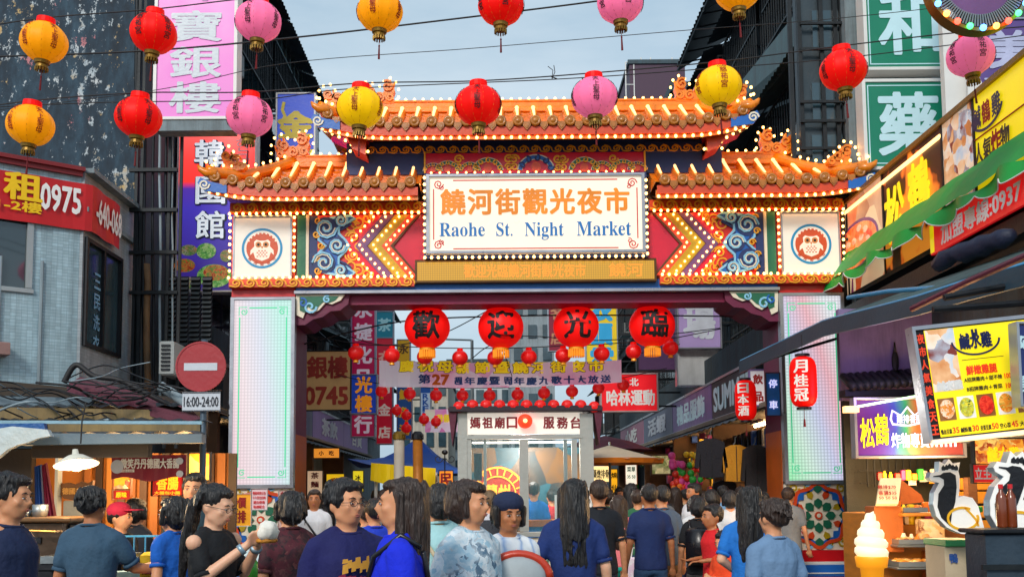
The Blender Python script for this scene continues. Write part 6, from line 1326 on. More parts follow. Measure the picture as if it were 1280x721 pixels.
# shear frame: columns along wu and uz
Mm = Matrix.Identity(4); ux_ = wu.normalized(); uz_ = uz.normalized()
for i in range(3): Mm[i][0], Mm[i][1], Mm[i][2], Mm[i][3] = ux_[i], (0, 1, 0)[i], uz_[i], cA[i]
def mbx(nm, u0, v0, u1, v1, d, mm, th=.004, par=mb_): q = MB(Mm); q.box((u0, -d - th, v0), (u1, -d, v1)); return q.build(nm, mm, par)
q = MB(Mm); q.box((0, 0, 0), (ww, .10, hh)); q.build('lightbox', m_dark, mb_)
for (u0, v0, u1, v1) in ((-.025, -.03, .0, hh + .03), (0, -.03, ww, 0), (0, hh, ww, hh + .03)): q = MB(Mm); q.box((u0, -.02, v0), (u1, .12, v1)); q.build('frame', m_frame, mb_)
mbx('yellow_field', .07, .01, ww, hh - .01, .001, m_yac); 
m_orl = mat('orange red print', H('#e8401c'), .4, emit=.15)
q = MB(Mm); vtxt(q, '夜市人氣美食天王', .035, hh - .02, (hh - .04) / 8, .075, 1.3, .004, wide=.7); q.build('lettering', m_orl, mb_)
mbx('food_photo', .075, hh * .42, .30, hh - .012, .006, mphoto); q = MB(Mm); txt(q, '鹹水雞', .2, hh * .47, w=.2, h=.07, bold=1.8, depth=.014); q.build('lettering', m_wp, mb_)
q = MB(Mm); txt(q, '鹹水雞', .46, hh - .13, w=.25, h=.12, bold=1.6, depth=.01); q.ribbon(arc(.46, hh - .12, .19, .12, PI * 1.02, PI * 1.98), .014, -.012, -.004); q.tube([(.445, -.01, hh - .04), (.445, -.01, hh - .10)], .01, 5); q.tube([(.475, -.01, hh - .04), (.475, -.01, hh - .10)], .01, 5); q.build('logo', m_dkb, mb_)
q = MB(Mm); txt(q, '鮮嫩雞腿', .47, hh * .585, w=.24, h=.07, bold=1.5, depth=.01); txt(q, '100', .665, hh * .50, w=.05, h=.04, bold=1, depth=.01); txt(q, '100', .665, hh * .41, w=.05, h=.04, bold=1, depth=.01); q.build('lettering', m_orl, mb_)
q = MB(Mm); txt(q, 'A招牌雞肉＋甜不辣', .47, hh * .50, w=.30, h=.035, bold=.9, depth=.01); txt(q, 'B招牌雞肉＋青菜', .47, hh * .415, w=.28, h=.035, bold=.9, depth=.01); q.box((.33, -.008, hh * .68), (.66, -.005, hh * .685)); q.build('lettering', m_ink, mb_)
for i, (cols, sd) in enumerate((([H('#c03a10'), H('#e8902c'), H('#f0dcc0')], 1), ([H('#e8e4d8'), H('#9cc03a'), H('#e8d83a'), H('#3a5a1c')], 2), ([H('#a01010'), H('#e02a1c'), H('#f04a30')], 3), ([H('#c85a10'), H('#f08a1c'), H('#f8b850'), H('#3a6a1c')], 4), ([H('#d8402c'), H('#f0c0a0'), H('#3a7a2c')], 5))):
    u = .15 + i * .155; ph = mbx('photo_card', u - .065, hh * .12 + .03, u + .065, hh * .12 + .205, .006, mat('card brown', H('#8a5a2c'), .4, emit=.2) if i % 2 == 0 else MATS['white acrylic face']); q = MB(Mm); q.disc(u, hh * .12 + .118, .055, .075, -.02, -.011, 20); q.build('dish_photo', foodmat('menu dish photo %d' % i, cols, 30, .2, sd), ph)
q = MB(Mm); 
for i, s_ in enumerate(('鴨血豆腐', '鹹酥雞', '皮蛋豆腐', '空心菜', '大腸')): txt(q, s_, .12 + i * .155, hh * .055, w=.085, h=.04, bold=.9, depth=.006)
q.build('lettering', m_ink, mb_); q = MB(Mm)
for i, s_ in enumerate(('35', '30', '50', '45')): txt(q, s_, .195 + i * .155, hh * .06, w=.05, h=.045, bold=1, depth=.006)
q.build('lettering', m_orl, mb_)
q = MB(); q.tube([P(1166, 553, 7.95), P(1300, 538, 7.95)], .018, 8); q.build('glow_tube', emis('warm tube lamp', (1, .62, .3), 1.3), mb_)
r, F, w, h = signboard('side_sign', 'dark blue vertical sign cut by the right edge over the menu board', 1275, 405, 1310, 505, 7.6, mat('dark blue acrylic', H('#1c2c66'), .4, emit=.1), m_frame, .1, .02); vletters(r, F, m_ice, '阿美', -.06, h / 2, h / 2, .12, 1.2)
# tall red paper lanterns
def tall_lantern(px, py, Y, R, Hh, s, lab, white=True):
    p = P(px, py, Y); r = thing('tall_lantern', lab, 'lantern', tuple(p)); prof = [(0.001, -Hh / 2)] + [(R * (1 - abs(2 * j / 24 - 1) ** 5) ** .45 * (1 + .012 * (j % 2)) + .001, -Hh / 2 + Hh * j / 24) for j in range(1, 24)] + [(0.001, Hh / 2)]
    q = MB(T(p)); q.lathe(prof, 28); q.build('shade', m_lred, r, True)
    for z in (-Hh / 2 - .02, Hh / 2 - .01): q = MB(T(p)); q.lathe([(0, z), (R * .55, z), (R * .55, z + .03), (0, z + .03)], 20); q.build('end_cap', m_blk, r)
    q = MB(T(p)); n = len(s); 
    for i, ch in enumerate(s):
        t2 = MB(); txt(t2, ch, 0, 0, w=R * .9, h=Hh * .23, bold=1.1, depth=0); vs = []
        for v in t2.v: a_ = -PI / 2 - .45 + v.x / R; z = v.z + Hh * (.27 - .27 * i); vs.append(((R + .02 - v.y) * math.cos(a_), (R + .02 - v.y) * math.sin(a_), z))
        q.add(vs, t2.f)
    q.build('lettering', m_wp if white else m_ink, r)
    q = MB(T(p)); q.tube([(0, 0, -Hh / 2 - .02), (0, 0, -Hh / 2 - .14)], .004, 5); q.tube([(0, 0, -Hh / 2 - .13), (0, 0, -Hh / 2 - .22)], [.01, .016], 6); q.build('tassel', MATS['dark red thread'], r); q = MB(T(p)); q.tube([(0, 0, Hh / 2), (0, 0, Hh / 2 + .25)], .004, 4); q.build('hanger', m_black, r)
tall_lantern(1004, 477, 12.0, .155, .62, '月桂冠', 'tall red lantern with white characters in front of the right light panel'); tall_lantern(932, 500, 15.2, .155, .62, '日本酒', 'tall red lantern with characters near the inner side of the right gate column')
# ------------------------------------------------------------------ information kiosk under the gate
KY = 12.0 + 2.2
kp = lambda px, py, Y=KY: P(px, py, Y)
x0, x1 = kp(573, 560).x, kp(741, 560).x; zk = kp(655, 516).z
ki = thing('kiosk', 'grey and white information kiosk with sliding glass windows and red lanterns on its roof', 'kiosk', ((x0 + x1) / 2, KY + .9, 0))
m_kst = mat('kiosk stainless steel', H('#b9bcb6'), .35, .5, var=.12, dirt=.15); m_kw = mat('kiosk cream panel', H('#e6e2d4'), .45, var=.05)
def kbox(nm, px0, py0, px1, py1, d0, d1, mm, par=ki, bev=.005):
    a, c = kp(px0, py1), kp(px1, py0); q = MB(); q.box((a.x, KY + d0, max(a.z, .02)), (c.x, KY + d1, c.z), bev=bev); return q.build(nm, mm, par)
kbox('corner_post', 573, 516, 584, 760, -.02, .1, m_kst); kbox('corner_post', 728, 516, 741, 760, -.02, .1, m_kst)
kbox('sign_board', 584, 515, 728, 543, 0, .08, mat('lit kiosk sign board', H('#ece7dc'), .4, var=.03, emit=.3)); kbox('head_rail', 584, 543, 728, 549, -.03, .09, m_kst)
kbox('mullion', 650, 549, 660, 664, -.025, .06, m_kst); kbox('jamb', 584.5, 549, 589, 664, -.02, .06, m_kst); kbox('jamb', 716, 549, 721, 664, -.02, .06, m_kst); kbox('sill', 584, 664, 728, 671, -.06, .09, m_kst)
kbox('lower_panel', 584, 671, 728, 760, 0, .06, m_kw)
gl = glass('kiosk glass', (.12, .3, .34), .03, .16)
kbox('sliding_pane', 589, 549, 650, 664, .0, .012, gl, bev=0); kbox('sliding_pane', 660, 549, 716, 664, .02, .032, gl, bev=0)
kbox('window_stile', 605, 549, 608, 664, .013, .04, m_kst); kbox('window_stile', 706, 549, 709, 664, .034, .06, m_kst); kbox('head_lamp', 590, 550, 716, 553, .2, .3, emis('cool shop tube', (1, .92, .75), 3))
q = MB(); q.box((x0, KY + .1, 0), (x0 + .05, KY + 1.8, zk)); q.build('side_wall', m_kst, ki); q = MB(); q.box((x1 - .05, KY + .1, 0), (x1, KY + 1.8, zk)); q.build('side_wall', m_kst, ki)
q = MB(); q.box((x0 + .05, KY + 1.75, 0), (x1 - .05, KY + 1.8, zk - .4)); q.build('rear_wall', foodmat('painted kiosk reflections', [H('#14323c'), H('#1f4a58'), H('#8a5a1c'), H('#1a3038'), H('#2a6070')], 2.2, .12, 5), ki)  # teal and orange blotches paint the window reflections onto the rear wall
q = MB(); q.box((x0 - .12, KY - .15, zk + .01), (x1 + .12, KY + 1.9, zk + .09), bev=.01); q.build('roof', mat('dark purple roof sheet', H('#2a1f2c'), .5, var=.2), ki)
q = MB(); q.prism([(x0 - .14, zk + .07), (x0 - .01, zk + .06), (x0 - .03, zk - .1), (x0 - .08, zk - .45)], KY - .1, KY + .4); q.build('roof_cloth', MATS['maroon tube'], ki); q = MB(); q.prism([(x1 + .14, zk + .07), (x1 + .01, zk + .06), (x1 + .03, zk - .1), (x1 + .08, zk - .45)], KY - .1, KY + .4); q.build('roof_cloth', MATS['maroon tube'], ki)
q = MB(FR((0, KY - .001, 0))); m_mar = mat('maroon lettering', H('#8c1a24'), .5, var=.05)
for i, ch in enumerate('媽祖廟口'): p = kp(594 + i * 15.3, 528); txt(q, ch, p.x, p.z, w=.135, h=.15, bold=1.3)
for i, ch in enumerate('服務台'): p = kp(686 + i * 17, 528); txt(q, ch, p.x, p.z, w=.145, h=.155, bold=1.3)
q.build('lettering', m_mar, ki)
for i in range(11):
    p = kp(574 + i * 16.8, 507 + (2 if i in (0, 10) else 0)); r = thing('small_lantern', f'{(ordn + ["rightmost"])[i] if i < 9 else ("tenth from left" if i == 9 else "last")} of the round red lanterns sitting along the kiosk roof edge', 'lantern', (p.x, KY - .08, p.z), 0, 'red lanterns along the kiosk roof', .66); piece('shade', sl_me, wm(r) @ T((0, 0, .0)), r)
p = kp(656, 527); r = thing('small_lantern', 'glowing red lantern in the middle of the kiosk sign board', 'lantern', (p.x, KY - .13, p.z), 0, None, 1.0); q = MB(T((p.x, KY - .13, p.z))); lantern_body(q, .105, .10, 24, 8, .04); q.build('shade', mat('glowing lantern cloth', H('#f03018'), .5, emit=1.2, var=.05), r, True); q = MB(); q.ell((p.x, KY - .235, p.z), (.03, .01, .03), 10, 6); q.build('bulb', m_tube, r)
# things inside and behind the glass
q = MB(FR((kp(622, 620).x, KY + 1.0, kp(622, 618).z)))
q.k = 0; q.disc(0, 0, .42, .42, 0, .02, 40); q.k = 1; q.ribbon([(.40 * math.cos(i * PI / 24), .40 * math.sin(i * PI / 24)) for i in range(48)], .025, -.01, 0, closed=True); q.ribbon([(.27 * math.cos(i * PI / 24), .27 * math.sin(i * PI / 24)) for i in range(48)], .02, -.01, 0, closed=True)
for i in range(20): an = i * PI / 10; q.ribbon([(.29 * math.cos(an), .29 * math.sin(an)), (.38 * math.cos(an), .38 * math.sin(an))], .02, -.01, 0)
txt(q, '蘭州', 0, .05, w=.36, h=.2, bold=1.3, depth=.012); q.M = q.M; 
q.build('round_sign', [mat('lit dark red print', H('#9c2c0c'), .5, emit=.35), mat('lit amber print', H('#f0a020'), .5, emit=.8)], None, label='round red and amber noodle sign seen through the left kiosk window', cat='sign')
kbox('desk', 589, 650, 716, 660, .5, 1.0, m_woodd); kbox('paper_notice', 694, 618, 701, 662, .05, .06, m_wp); kbox('paper_notice', 731, 610, 739, 665, -.03, -.021, m_wp)
q = MB(FR((kp(735, 610).x, KY - .032, 0))); vtxt(q, '服務台請進', 0, kp(735, 612).z, .1, .06, .8, .001); q.build('lettering', m_ink, ki)
kbox('intercom', 592, 565, 602, 600, .3, .4, m_blk); 
q = MB(FR((0, KY - .001, 0)))
p = kp(668, 693); q.k = 0; q.ribbon([(p.x - .12, p.z), (p.x - .04, p.z + .05), (p.x, p.z - .02), (p.x + .06, p.z + .06), (p.x + .12, p.z + .03)], .05, -.006, 0); q.k = 1
for py in (702, 711): p = kp(672, py); txt(q, '饒河街觀光夜市' if py < 705 else '服務中心', p.x, p.z, w=.32, h=.07, bold=1)
q.build('panel_print', [m_red, m_green], ki); kbox('green_box', 671, 712, 692, 760, -.25, -.05, m_green)

# ------------------------------------------------------------------ blue tent, umbrella
te = thing('blue_tent', 'blue canopy tent with yellow valance left of the kiosk', 'tent', (P(510, 600, 19).x, 19.5, 0)); YT0, YT1 = 17.6, 21.5
pk = P(523, 546, 19.5); A4 = [P(434, 573, YT0 + .6), P(592, 590, YT0), Vector((P(600, 590, YT0).x, YT1, P(592, 587, YT0).z)), Vector((P(434, 573, YT0 + .6).x, YT1 + .4, P(434, 573, YT0 + .6).z))]
q = MB(); m_bt = mat('blue tent canvas', H('#1258c0'), .6, var=.12, bump=.15)
for i in range(4):
    a, c = A4[i], A4[(i + 1) % 4]; m_ = 8
    for k in range(m_):
        for j in range(4):
            f = lambda s_, t_: (a.lerp(c, s_)).lerp(pk, t_) - Vector((0, 0, .18 * math.sin(PI * t_) + .12 * math.sin(PI * s_) * (1 - t_)))
            q.quad(f(k / m_, j / 4), f((k + 1) / m_, j / 4), f((k + 1) / m_, (j + 1) / 4), f(k / m_, (j + 1) / 4))
q.build('canopy', m_bt, te, True)
q = MB(); K = 20; a, c = P(464, 578, 17.5), P(545, 585, 17.5); a2, c2 = P(463, 600, 17.5), P(544, 608, 17.5)
for i in range(K): f0, f1 = i / K, (i + 1) / K; w_ = lambda f: Vector((0, .05 * math.sin(f * 17), .05 * math.sin(f * 3.1) * 0)); q.quad(a2.lerp(c2, f0) + w_(f0) - Vector((0, 0, .06 * math.sin(f0 * PI))), a2.lerp(c2, f1) + w_(f1) - Vector((0, 0, .06 * math.sin(f1 * PI))), c.lerp(a, 1 - f1) + w_(f1), a.lerp(c, f0) + w_(f0))
q.build('valance', mat('yellow tent cloth', H('#f7d408'), .6, var=.08, emit=.05), te, True)
for px, y in ((470, 17.7), (545, 17.7)): p = P(px, 590, y); q = MB(); q.tube([(p.x, y, 0), (p.x, y, p.z)], .03, 8); q.build('tent_pole', m_white, te)
for px, mm, lab, r_, dx in ((499, mat('cream post', H('#c8c0b0'), .5, var=.3, dirt=.3), 'thick pale post in front of the blue tent', .09, 0), (522, mat('gold lit post', H('#b8742a'), .4, .2, var=.3), 'orange brown post with black top in front of the blue tent', .085, 3)):
    a, c = P(px + dx, 760, 16.4), P(px, 549, 16.4); q = MB(); q.tube([(a.x, 16.4, 0.01), (c.x, 16.4, c.z)], [r_, r_ * .93], 12); r = thing('street_post', lab, 'post', (a.x, 16.4, 0)); q.build('shaft', mm, r, True); q = MB(); q.lathe([(0, 0), (r_ * 1.15, 0), (r_ * 1.15, .08), (r_ * .6, .13), (0, .13)], 12, None, (c.x, 16.4, c.z)); q.build('cap', m_blk if px > 510 else m_brass, r)
um = thing('market_umbrella', 'pale beige market umbrella right of the kiosk with orange trim', 'umbrella', (P(772, 600, 17.5).x, 17.5, 0)); c = P(762, 565, 17.5); q = MB()
for k in range(8): a0, a1 = k * PI / 4 + .2, (k + 1) * PI / 4 + .2; R_ = .95; q.add([(c.x, 17.5, c.z + .12), (c.x + R_ * math.cos(a0), 17.5 + R_ * math.sin(a0), c.z - .14), (c.x + R_ * .9 * math.cos((a0 + a1) / 2), 17.5 + R_ * .9 * math.sin((a0 + a1) / 2), c.z - .12), (c.x + R_ * math.cos(a1), 17.5 + R_ * math.sin(a1), c.z - .14)], [(0, 1, 2), (0, 2, 3)])
q.build('canopy', mat('beige umbrella cloth', H('#cdbfa6'), .7, var=.1), um); q = MB(); q.lathe([(.9, -.2), (.93, -.12)], 24, None, (c.x, 17.5, c.z)); q.build('trim', mat('orange trim', H('#d87a1c'), .6), um); q = MB(); q.tube([(c.x, 17.5, 0), (c.x, 17.5, c.z + .18)], .022, 8); q.build('pole', m_steel, um)
um = thing('market_umbrella', 'maroon umbrella edge behind the beige one', 'umbrella', (P(760, 600, 20).x, 20.5, 0)); c = P(756, 560, 20.5); q = MB(); q.lathe([(.001, .25), (.5, .14), (1.0, -.05)], 12, None, (c.x, 20.5, c.z)); q.build('canopy', mat('maroon umbrella cloth', H('#6d1830'), .7), um); q = MB(); q.tube([(c.x, 20.5, 0), (c.x, 20.5, c.z + .25)], .022, 8); q.build('pole', m_steel, um)
# orange sign, curled iron lamp by the kiosk
r, F, w, h = signboard('hanging_sign', 'orange sign with one red character between the tent and the kiosk', 549, 588, 566, 612, 16.9, mat('orange acrylic', H('#f08a10'), .4, emit=.5), m_dark, .05, .01); letters(r, F, m_inkr, [('民', 0, 0, .18, .22, 1.5)])
il = thing('iron_lamp', 'black curled iron lamp bracket in front of the blue tent', 'lamp', tuple(P(556, 590, 16))); c = P(556, 573, 16); q = MB(FR(tuple(c))); q.tube([(0, 0, .12), (0, 0, -.35)], .01, 6); q.build('stem', m_blk, il)
for s in (-1, 1): q = MB(FR(tuple(c))); q.ribbon([(0, -.03)] + spiral(s * .10, -.0, .07, .02, 1.1, PI if s > 0 else 0, s), .014, -.01, .01); q.build('scroll_arm', m_blk, il)
q = MB(FR(tuple(c))); q.ell((0, 0, .10), (.05, .05, .04), 10, 6); q.build('lamp_body', m_blk, il)

# ------------------------------------------------------------------ inner street shops
XI = 4.25
def shoprow(name, label, X, sg, ya, yb, z0, z1, segs, cat='shop'):
    """row of fascia signs on a side wall; sg=-1 right side, +1 left side; segs: (y0,y1,material,text,letter material)"""
    r = thing(name, label, cat, (X, (ya + yb) / 2, 0)); ux = (0, -1, 0) if sg < 0 else (0, 1, 0)
    for (y0, y1, mm, s, lm, kw) in segs:
        q = MB(); q.box((X, y0 + .03, z0), (X - sg * .12, y1 - .03, z1)); f = q.build('fascia_sign', mm, r)
        for (a_, b_) in ((z0 - .05, z0), (z1, z1 + .05)): q = MB(); q.box((X + sg * .02, y0, a_), (X - sg * .12, y1, b_)); q.build('edge', m_frame, f)
        if s:
            q = MB(FR((X + sg * .004, 0, 0), ux)); uc = -(y0 + y1) / 2 if sg < 0 else (y0 + y1) / 2; txt(q, s, uc, (z0 + z1) / 2, w=(y1 - y0) * kw, h=(z1 - z0) * .62, bold=1.6); q.build('lettering', lm, f)
    q = MB(); q.box((X - sg * .1, ya, z1 + .05), (X - sg * 3, yb, z1 + .6)); q.build('parapet', m_conc2, r)
    q = MB(); corr_sheet(q, (X + sg * .5, ya, z0 - .3), (X + sg * .5, yb, z0 - .3), (X - sg * .2, yb, z0 - .05), (X - sg * .2, ya, z0 - .05), 40, .015); q.build('awning', m_corr, r)
    return r
m_lil = mat('faded lilac sign', H('#7f6aa0'), .5, var=.15, streak=.3, emit=.05); m_gbl = mat('faded grey blue sign', H('#6a7590'), .5, var=.15, streak=.3); m_pnk = mat('faded pink sign', H('#a86a84'), .5, var=.15); m_dkg = mat('dark green grey sign', H('#2c3b40'), .5, var=.15)
zA0, zA1 = 3.08, 3.78
sr = shoprow('shop_row', 'row of shops with lilac and dark signboards on the inner right side', XI, -1, 15.9, 36, zA0, zA1, [(16.6, 20.1, m_dkg, 'SUMMER', m_ice, .86), (20.1, 24.6, m_lil, '精品服飾', m_ice, .7), (24.6, 29.5, m_gbl, '活蝦', MATS['silver grey lettering'], .6), (29.5, 35, m_pnk, '小吃', m_wp, .5)])
r, F, w, h = signboard('small_sign', 'small white sign with red characters behind the red lantern on the right', 938, 463, 957, 506, 16.3, mat('white lit sign', H('#e0dce0'), .5, emit=.12), m_lil, .05, .02, .3); vletters(r, F, m_inkr, '飲品', 0, h / 2, h / 2, .15, 1.3)
r, F, w, h = signboard('small_sign', 'blue cloth sign hung on the inside of the right gate column', 958, 466, 975, 519, 14.95, mat('blue cloth sign', H('#1c5fa8'), .6, emit=.05), m_bar, .02, .008); vletters(r, F, MATS['pale neon tube'], '停車', 0, h / 2, h / 2, .12, .8)
# interior of the right shops: lit back wall, goods
m_warm = mat('warm lit shop wall', H('#6e4c30'), .6, var=.5, scale=2.5); m_shelfd = mat('shelf goods', H('#6b4a2c'), .6, var=.4)
q = MB(); q.box((XI + 2.2, 15.9, 0), (XI + 2.3, 36, 3.0)); q.build('back_wall', m_warm, sr); 
for y in (15.95, 20.1, 24.6, 29.5, 35.8): q = MB(); q.box((XI + .0, y - .08, 0), (XI + 2.2, y + .08, 3.0)); q.build('party_wall', m_warm, sr)
q = MB(); q.box((XI - .05, 15.9, 2.98), (XI + 2.3, 36, 3.06)); q.build('ceiling', mat('shop ceiling', H('#8a8070'), .7), sr)
rnd = random.Random(11)
mgoods = [mat('goods %d' % i, H(c), .5, var=.2) for i, c in enumerate(('#d8301c', '#e8c020', '#2a9c3a', '#e04a9c', '#f0e0c0', '#2a5cc0', '#e87a1c', '#8a2a6a'))]
for y0, y1, n in ((20.3, 24.3, 70), (24.9, 29.3, 40), (29.8, 35, 30)):
    for k in range(n):
        y, z = rnd.uniform(y0, y1), rnd.uniform(1.3, 2.9); s = rnd.uniform(.06, .14); q = MB(); x = XI + rnd.uniform(.15, .9); q.box((x, y - s, z - s * rnd.uniform(.8, 1.6)), (x + .12, y + s, z + s), RM(0, 'Z'), .01); q.build('hanging_goods', mgoods[rnd.randrange(8)], sr)
for y0, y1 in ((16.2, 20), (20.2, 24.5), (24.7, 29.3), (29.7, 35)):
    for f in (.25, .75):
        y = y0 + (y1 - y0) * f; nth_ = ('nearest', 'second', 'third', 'fourth', 'fifth', 'sixth', 'seventh', 'farthest')[int((y0 > 20) + (y0 > 24) + (y0 > 29)) * 2 + (f > .5)]; r = thing('tube_lamp', f'lit tube lamp under the right shop ceilings, {nth_} to the gate', 'lamp', (XI + .7, y, 2.9), 0, 'tube lamps in the right shops'); q = MB(); q.box((XI + .6, y - .5, 2.93), (XI + .8, y + .5, 2.97)); q.build('casing', m_white, r); q = MB(); q.tube([(XI + .7, y - .5, 2.90), (XI + .7, y + .5, 2.90)], .025, 6); q.build('tube', emis('warm shop tube', (1, .66, .32), 16), r)
for k in range(26):   # clothes packed on the rail in the first bay
    y = 16.3 + k * .14; q = MB(); h_ = rnd.uniform(.5, .9); q.box((XI + .35 + rnd.uniform(-.05, .05), y, 2.75 - h_), (XI + .8, y + .09, 2.75), None, .02); q.build('hanging_garment', (m_bar, m_dark, mgoods[5], mgoods[4], m_dark, mgoods[7])[k % 6], sr)
# picture frame and food lights seen at 770-800
r, F, w, h = signboard('framed_picture', 'small framed picture with greenish figures above the crowd, right of the kiosk', 815, 569, 838, 592, 19.5, foodmat('green figure picture', [H('#2a2a1c'), H('#d8c890'), H('#6a7a3a'), H('#e8d8a8')], 9, .25, 8), m_brown, .05, .03)
r, F, w, h = signboard('food_sign', 'yellow lit strip sign with brown characters right of the kiosk', 764, 586, 772, 632, 18.3, mat('amber lit sign', H('#f0a818'), .5, emit=.6), m_dark, .04, .01); vletters(r, F, m_ink, '燒仙草', 0, h / 2, h / 3, .1, 1)
r, F, w, h = signboard('food_sign', 'bright cream stall sign with dark characters under the beige umbrella', 740, 582, 762, 602, 18.6, mat('cream lit sign', H('#f8d890'), .5, emit=.8), m_dark, .04, .01); letters(r, F, m_ink, [('藥燉排骨', 0, 0, w * .9, h * .55, 1)])
r, F, w, h = signboard('food_sign', 'white menu sheet with teal print above the crowd', 782, 578, 796, 605, 19.2, mat('white lit sheet', H('#f0ecd8'), .5, emit=.5), m_woodd, .03, .01); letters(r, F, m_green, [('菜單', 0, .08, .15, .09, 1), ('35 50', 0, -.06, .15, .06, 1)])
for i, (px, py, s) in enumerate(((846, 580, .16), (858, 590, .14), (866, 572, .13), (852, 600, .15), (870, 596, .12), (861, 610, .14), (845, 612, .11), (874, 580, .12))):
    c = P(px, py, 18.6); q = MB(); rr = random.Random(i)
    for k in range(7): q.ell(c + Vector((rr.uniform(-s, s), rr.uniform(-.05, .05), rr.uniform(-s, s))), (s * .45, s * .3, s * .45), 8, 6)
    q.build('flower_bunch', mgoods[(3, 2, 1, 0, 2, 3, 6, 0)[i]], None, True, f'bunch of {("pink", "green", "yellow", "red", "green", "pink", "orange", "red")[i]} artificial flowers, {("upper left", "middle", "top", "centre left", "lower right", "bottom", "lower left", "right")[i]} of the hanging display', 'flowers', 'artificial flowers hanging at the inner right shops')
# clothes on hangers
def garment(label, px, py, Y, w, h, mm, sleeves=True, z=0):
    c = P(px, py, Y); r = thing('hanging_jacket', label, 'jacket', tuple(c - Vector((0, 0, h)))); q = MB(FR(tuple(c))); q.prism([(-w * .18, 0), (w * .18, 0), (w * .5, -h * .10), (w * .62, -h * .75), (w * .5, -h * .78), (w * .42, -h * .35), (w * .44, -h), (0, -h * 1.02), (-w * .44, -h), (-w * .42, -h * .35), (-w * .5, -h * .78), (-w * .62, -h * .75), (-w * .5, -h * .10)], -.06, .06); q.build('jacket_body', mm, r)
    q = MB(FR(tuple(c))); q.box((-.006, -.068, -h), (.006, -.061, -.02)); q.build('placket', m_bar, r); q = MB(FR(tuple(c))); q.tube([(-.03, 0, 0), (0, 0, .05), (0, 0, .12), (.03, 0, .14)], .006, 5); q.build('hanger_hook', m_steel, r)
    for s in (-1, 1): q = MB(FR(tuple(c))); q.box((s * w * .12 - w * .09 * (s < 0) , -.07, -h * .5), (s * w * .12 + w * .2 * (1 if s > 0 else -.5), -.061, -h * .38)); q.build('pocket', mm, r)
garment('black jacket hanging beside the mustard one in the right shop', 888, 548, 16.6, .42, .62, mat('black cloth', (.012, .013, .02), .8, var=.2, bump=.3)); garment('mustard yellow jacket hanging in the right shop', 919, 556, 16.6, .40, .58, mat('mustard cloth', H('#c98a1c'), .8, var=.15, bump=.4))
garment('dark grey coat hanging nearest the right gate column', 944, 556, 16.5, .4, .75, mat('dark coat cloth', (.02, .018, .02), .8, bump=.3)); garment('dark skirt suit hanging behind the flowers', 905, 600, 17.0, .36, .5, MATS['black cloth'])
# inner left shops
XLi = -4.4
sl_ = shoprow('shop_row', 'row of shops with faded signboards on the inner left side', XLi, 1, 16.2, 36, 3.05, 3.75, [(16.4, 20, m_dkg, '', m_ice, .8), (20, 24.5, m_gbl, '古早味', MATS['silver grey lettering'], .6), (24.5, 29.5, m_lil, '茶飲', MATS['silver grey lettering'], .5), (29.5, 35, m_lil, '百貨', m_wp, .4)])
q = MB(); q.box((XLi - 2.3, 16, 0), (XLi - 2.2, 36, 3.0)); q.build('back_wall', m_warm, sl_)
for y in (16.2, 20.1, 24.6, 29.5): q = MB(); q.box((XLi - 2.2, y - .08, 0), (XLi, y + .08, 3.0)); q.build('party_wall', m_shelfd, sl_)
q = MB(); q.box((XLi - 2.3, 16, 2.98), (XLi + .05, 36, 3.04)); q.build('ceiling', MATS['shop ceiling'], sl_)
for y in (18, 22, 27, 32):
    r = thing('tube_lamp', f'lit tube lamp under the left shop ceilings, {dict(zip((18, 22, 27, 32), ("nearest", "second", "third", "farthest")))[y]} to the gate', 'lamp', (XLi - .7, y, 2.9), 0, 'tube lamps in the left shops'); q = MB(); q.tube([(XLi - .7, y - .5, 2.90), (XLi - .7, y + .5, 2.90)], .025, 6); q.build('tube', MATS['warm shop tube'], r)
for i, (px0, py0, px1, py1, Yq, cc, s, lc, lab) in enumerate(((384, 588, 403, 622, 21, '#c8a888', '茶\n麵\n飯', '#8c1a24', 'tan menu board with maroon rows on the inner left side'), (408, 592, 430, 612, 22, '#f0c018', '雞', '#b8301c', 'yellow lit sign with red character behind the man in glasses'), (441, 588, 454, 614, 23, '#f0d828', '冰品', '#2a2a1c', 'narrow lemon sign hanging left of the tent pole'), (392, 560, 424, 572, 20, '#e8902c', '小吃', '#5c1a0c', 'orange lit strip above the inner left shop opening'))):
    r, F, w, h = signboard('food_sign', lab, px0, py0, px1, py1, Yq, mat('lit face %d' % i, H(cc), .5, var=.08, emit=.4), m_dark, .04, .012)
    letters(r, F, mat('print %d' % i, H(lc), .5), [(ch, (j - (len(s.replace(chr(10), '')) - 1) / 2) * w * .4 if chr(10) not in s and w > h else 0, 0 if (chr(10) not in s and w > h) or len(s) == 1 else (len(s.replace(chr(10), '')) - 1) * h * .16 - j * h * .32, min(w, h) * .5, min(w, h) * .5 if chr(10) not in s else h * .22, 1.2) for j, ch in enumerate(s.replace('\n', ''))])

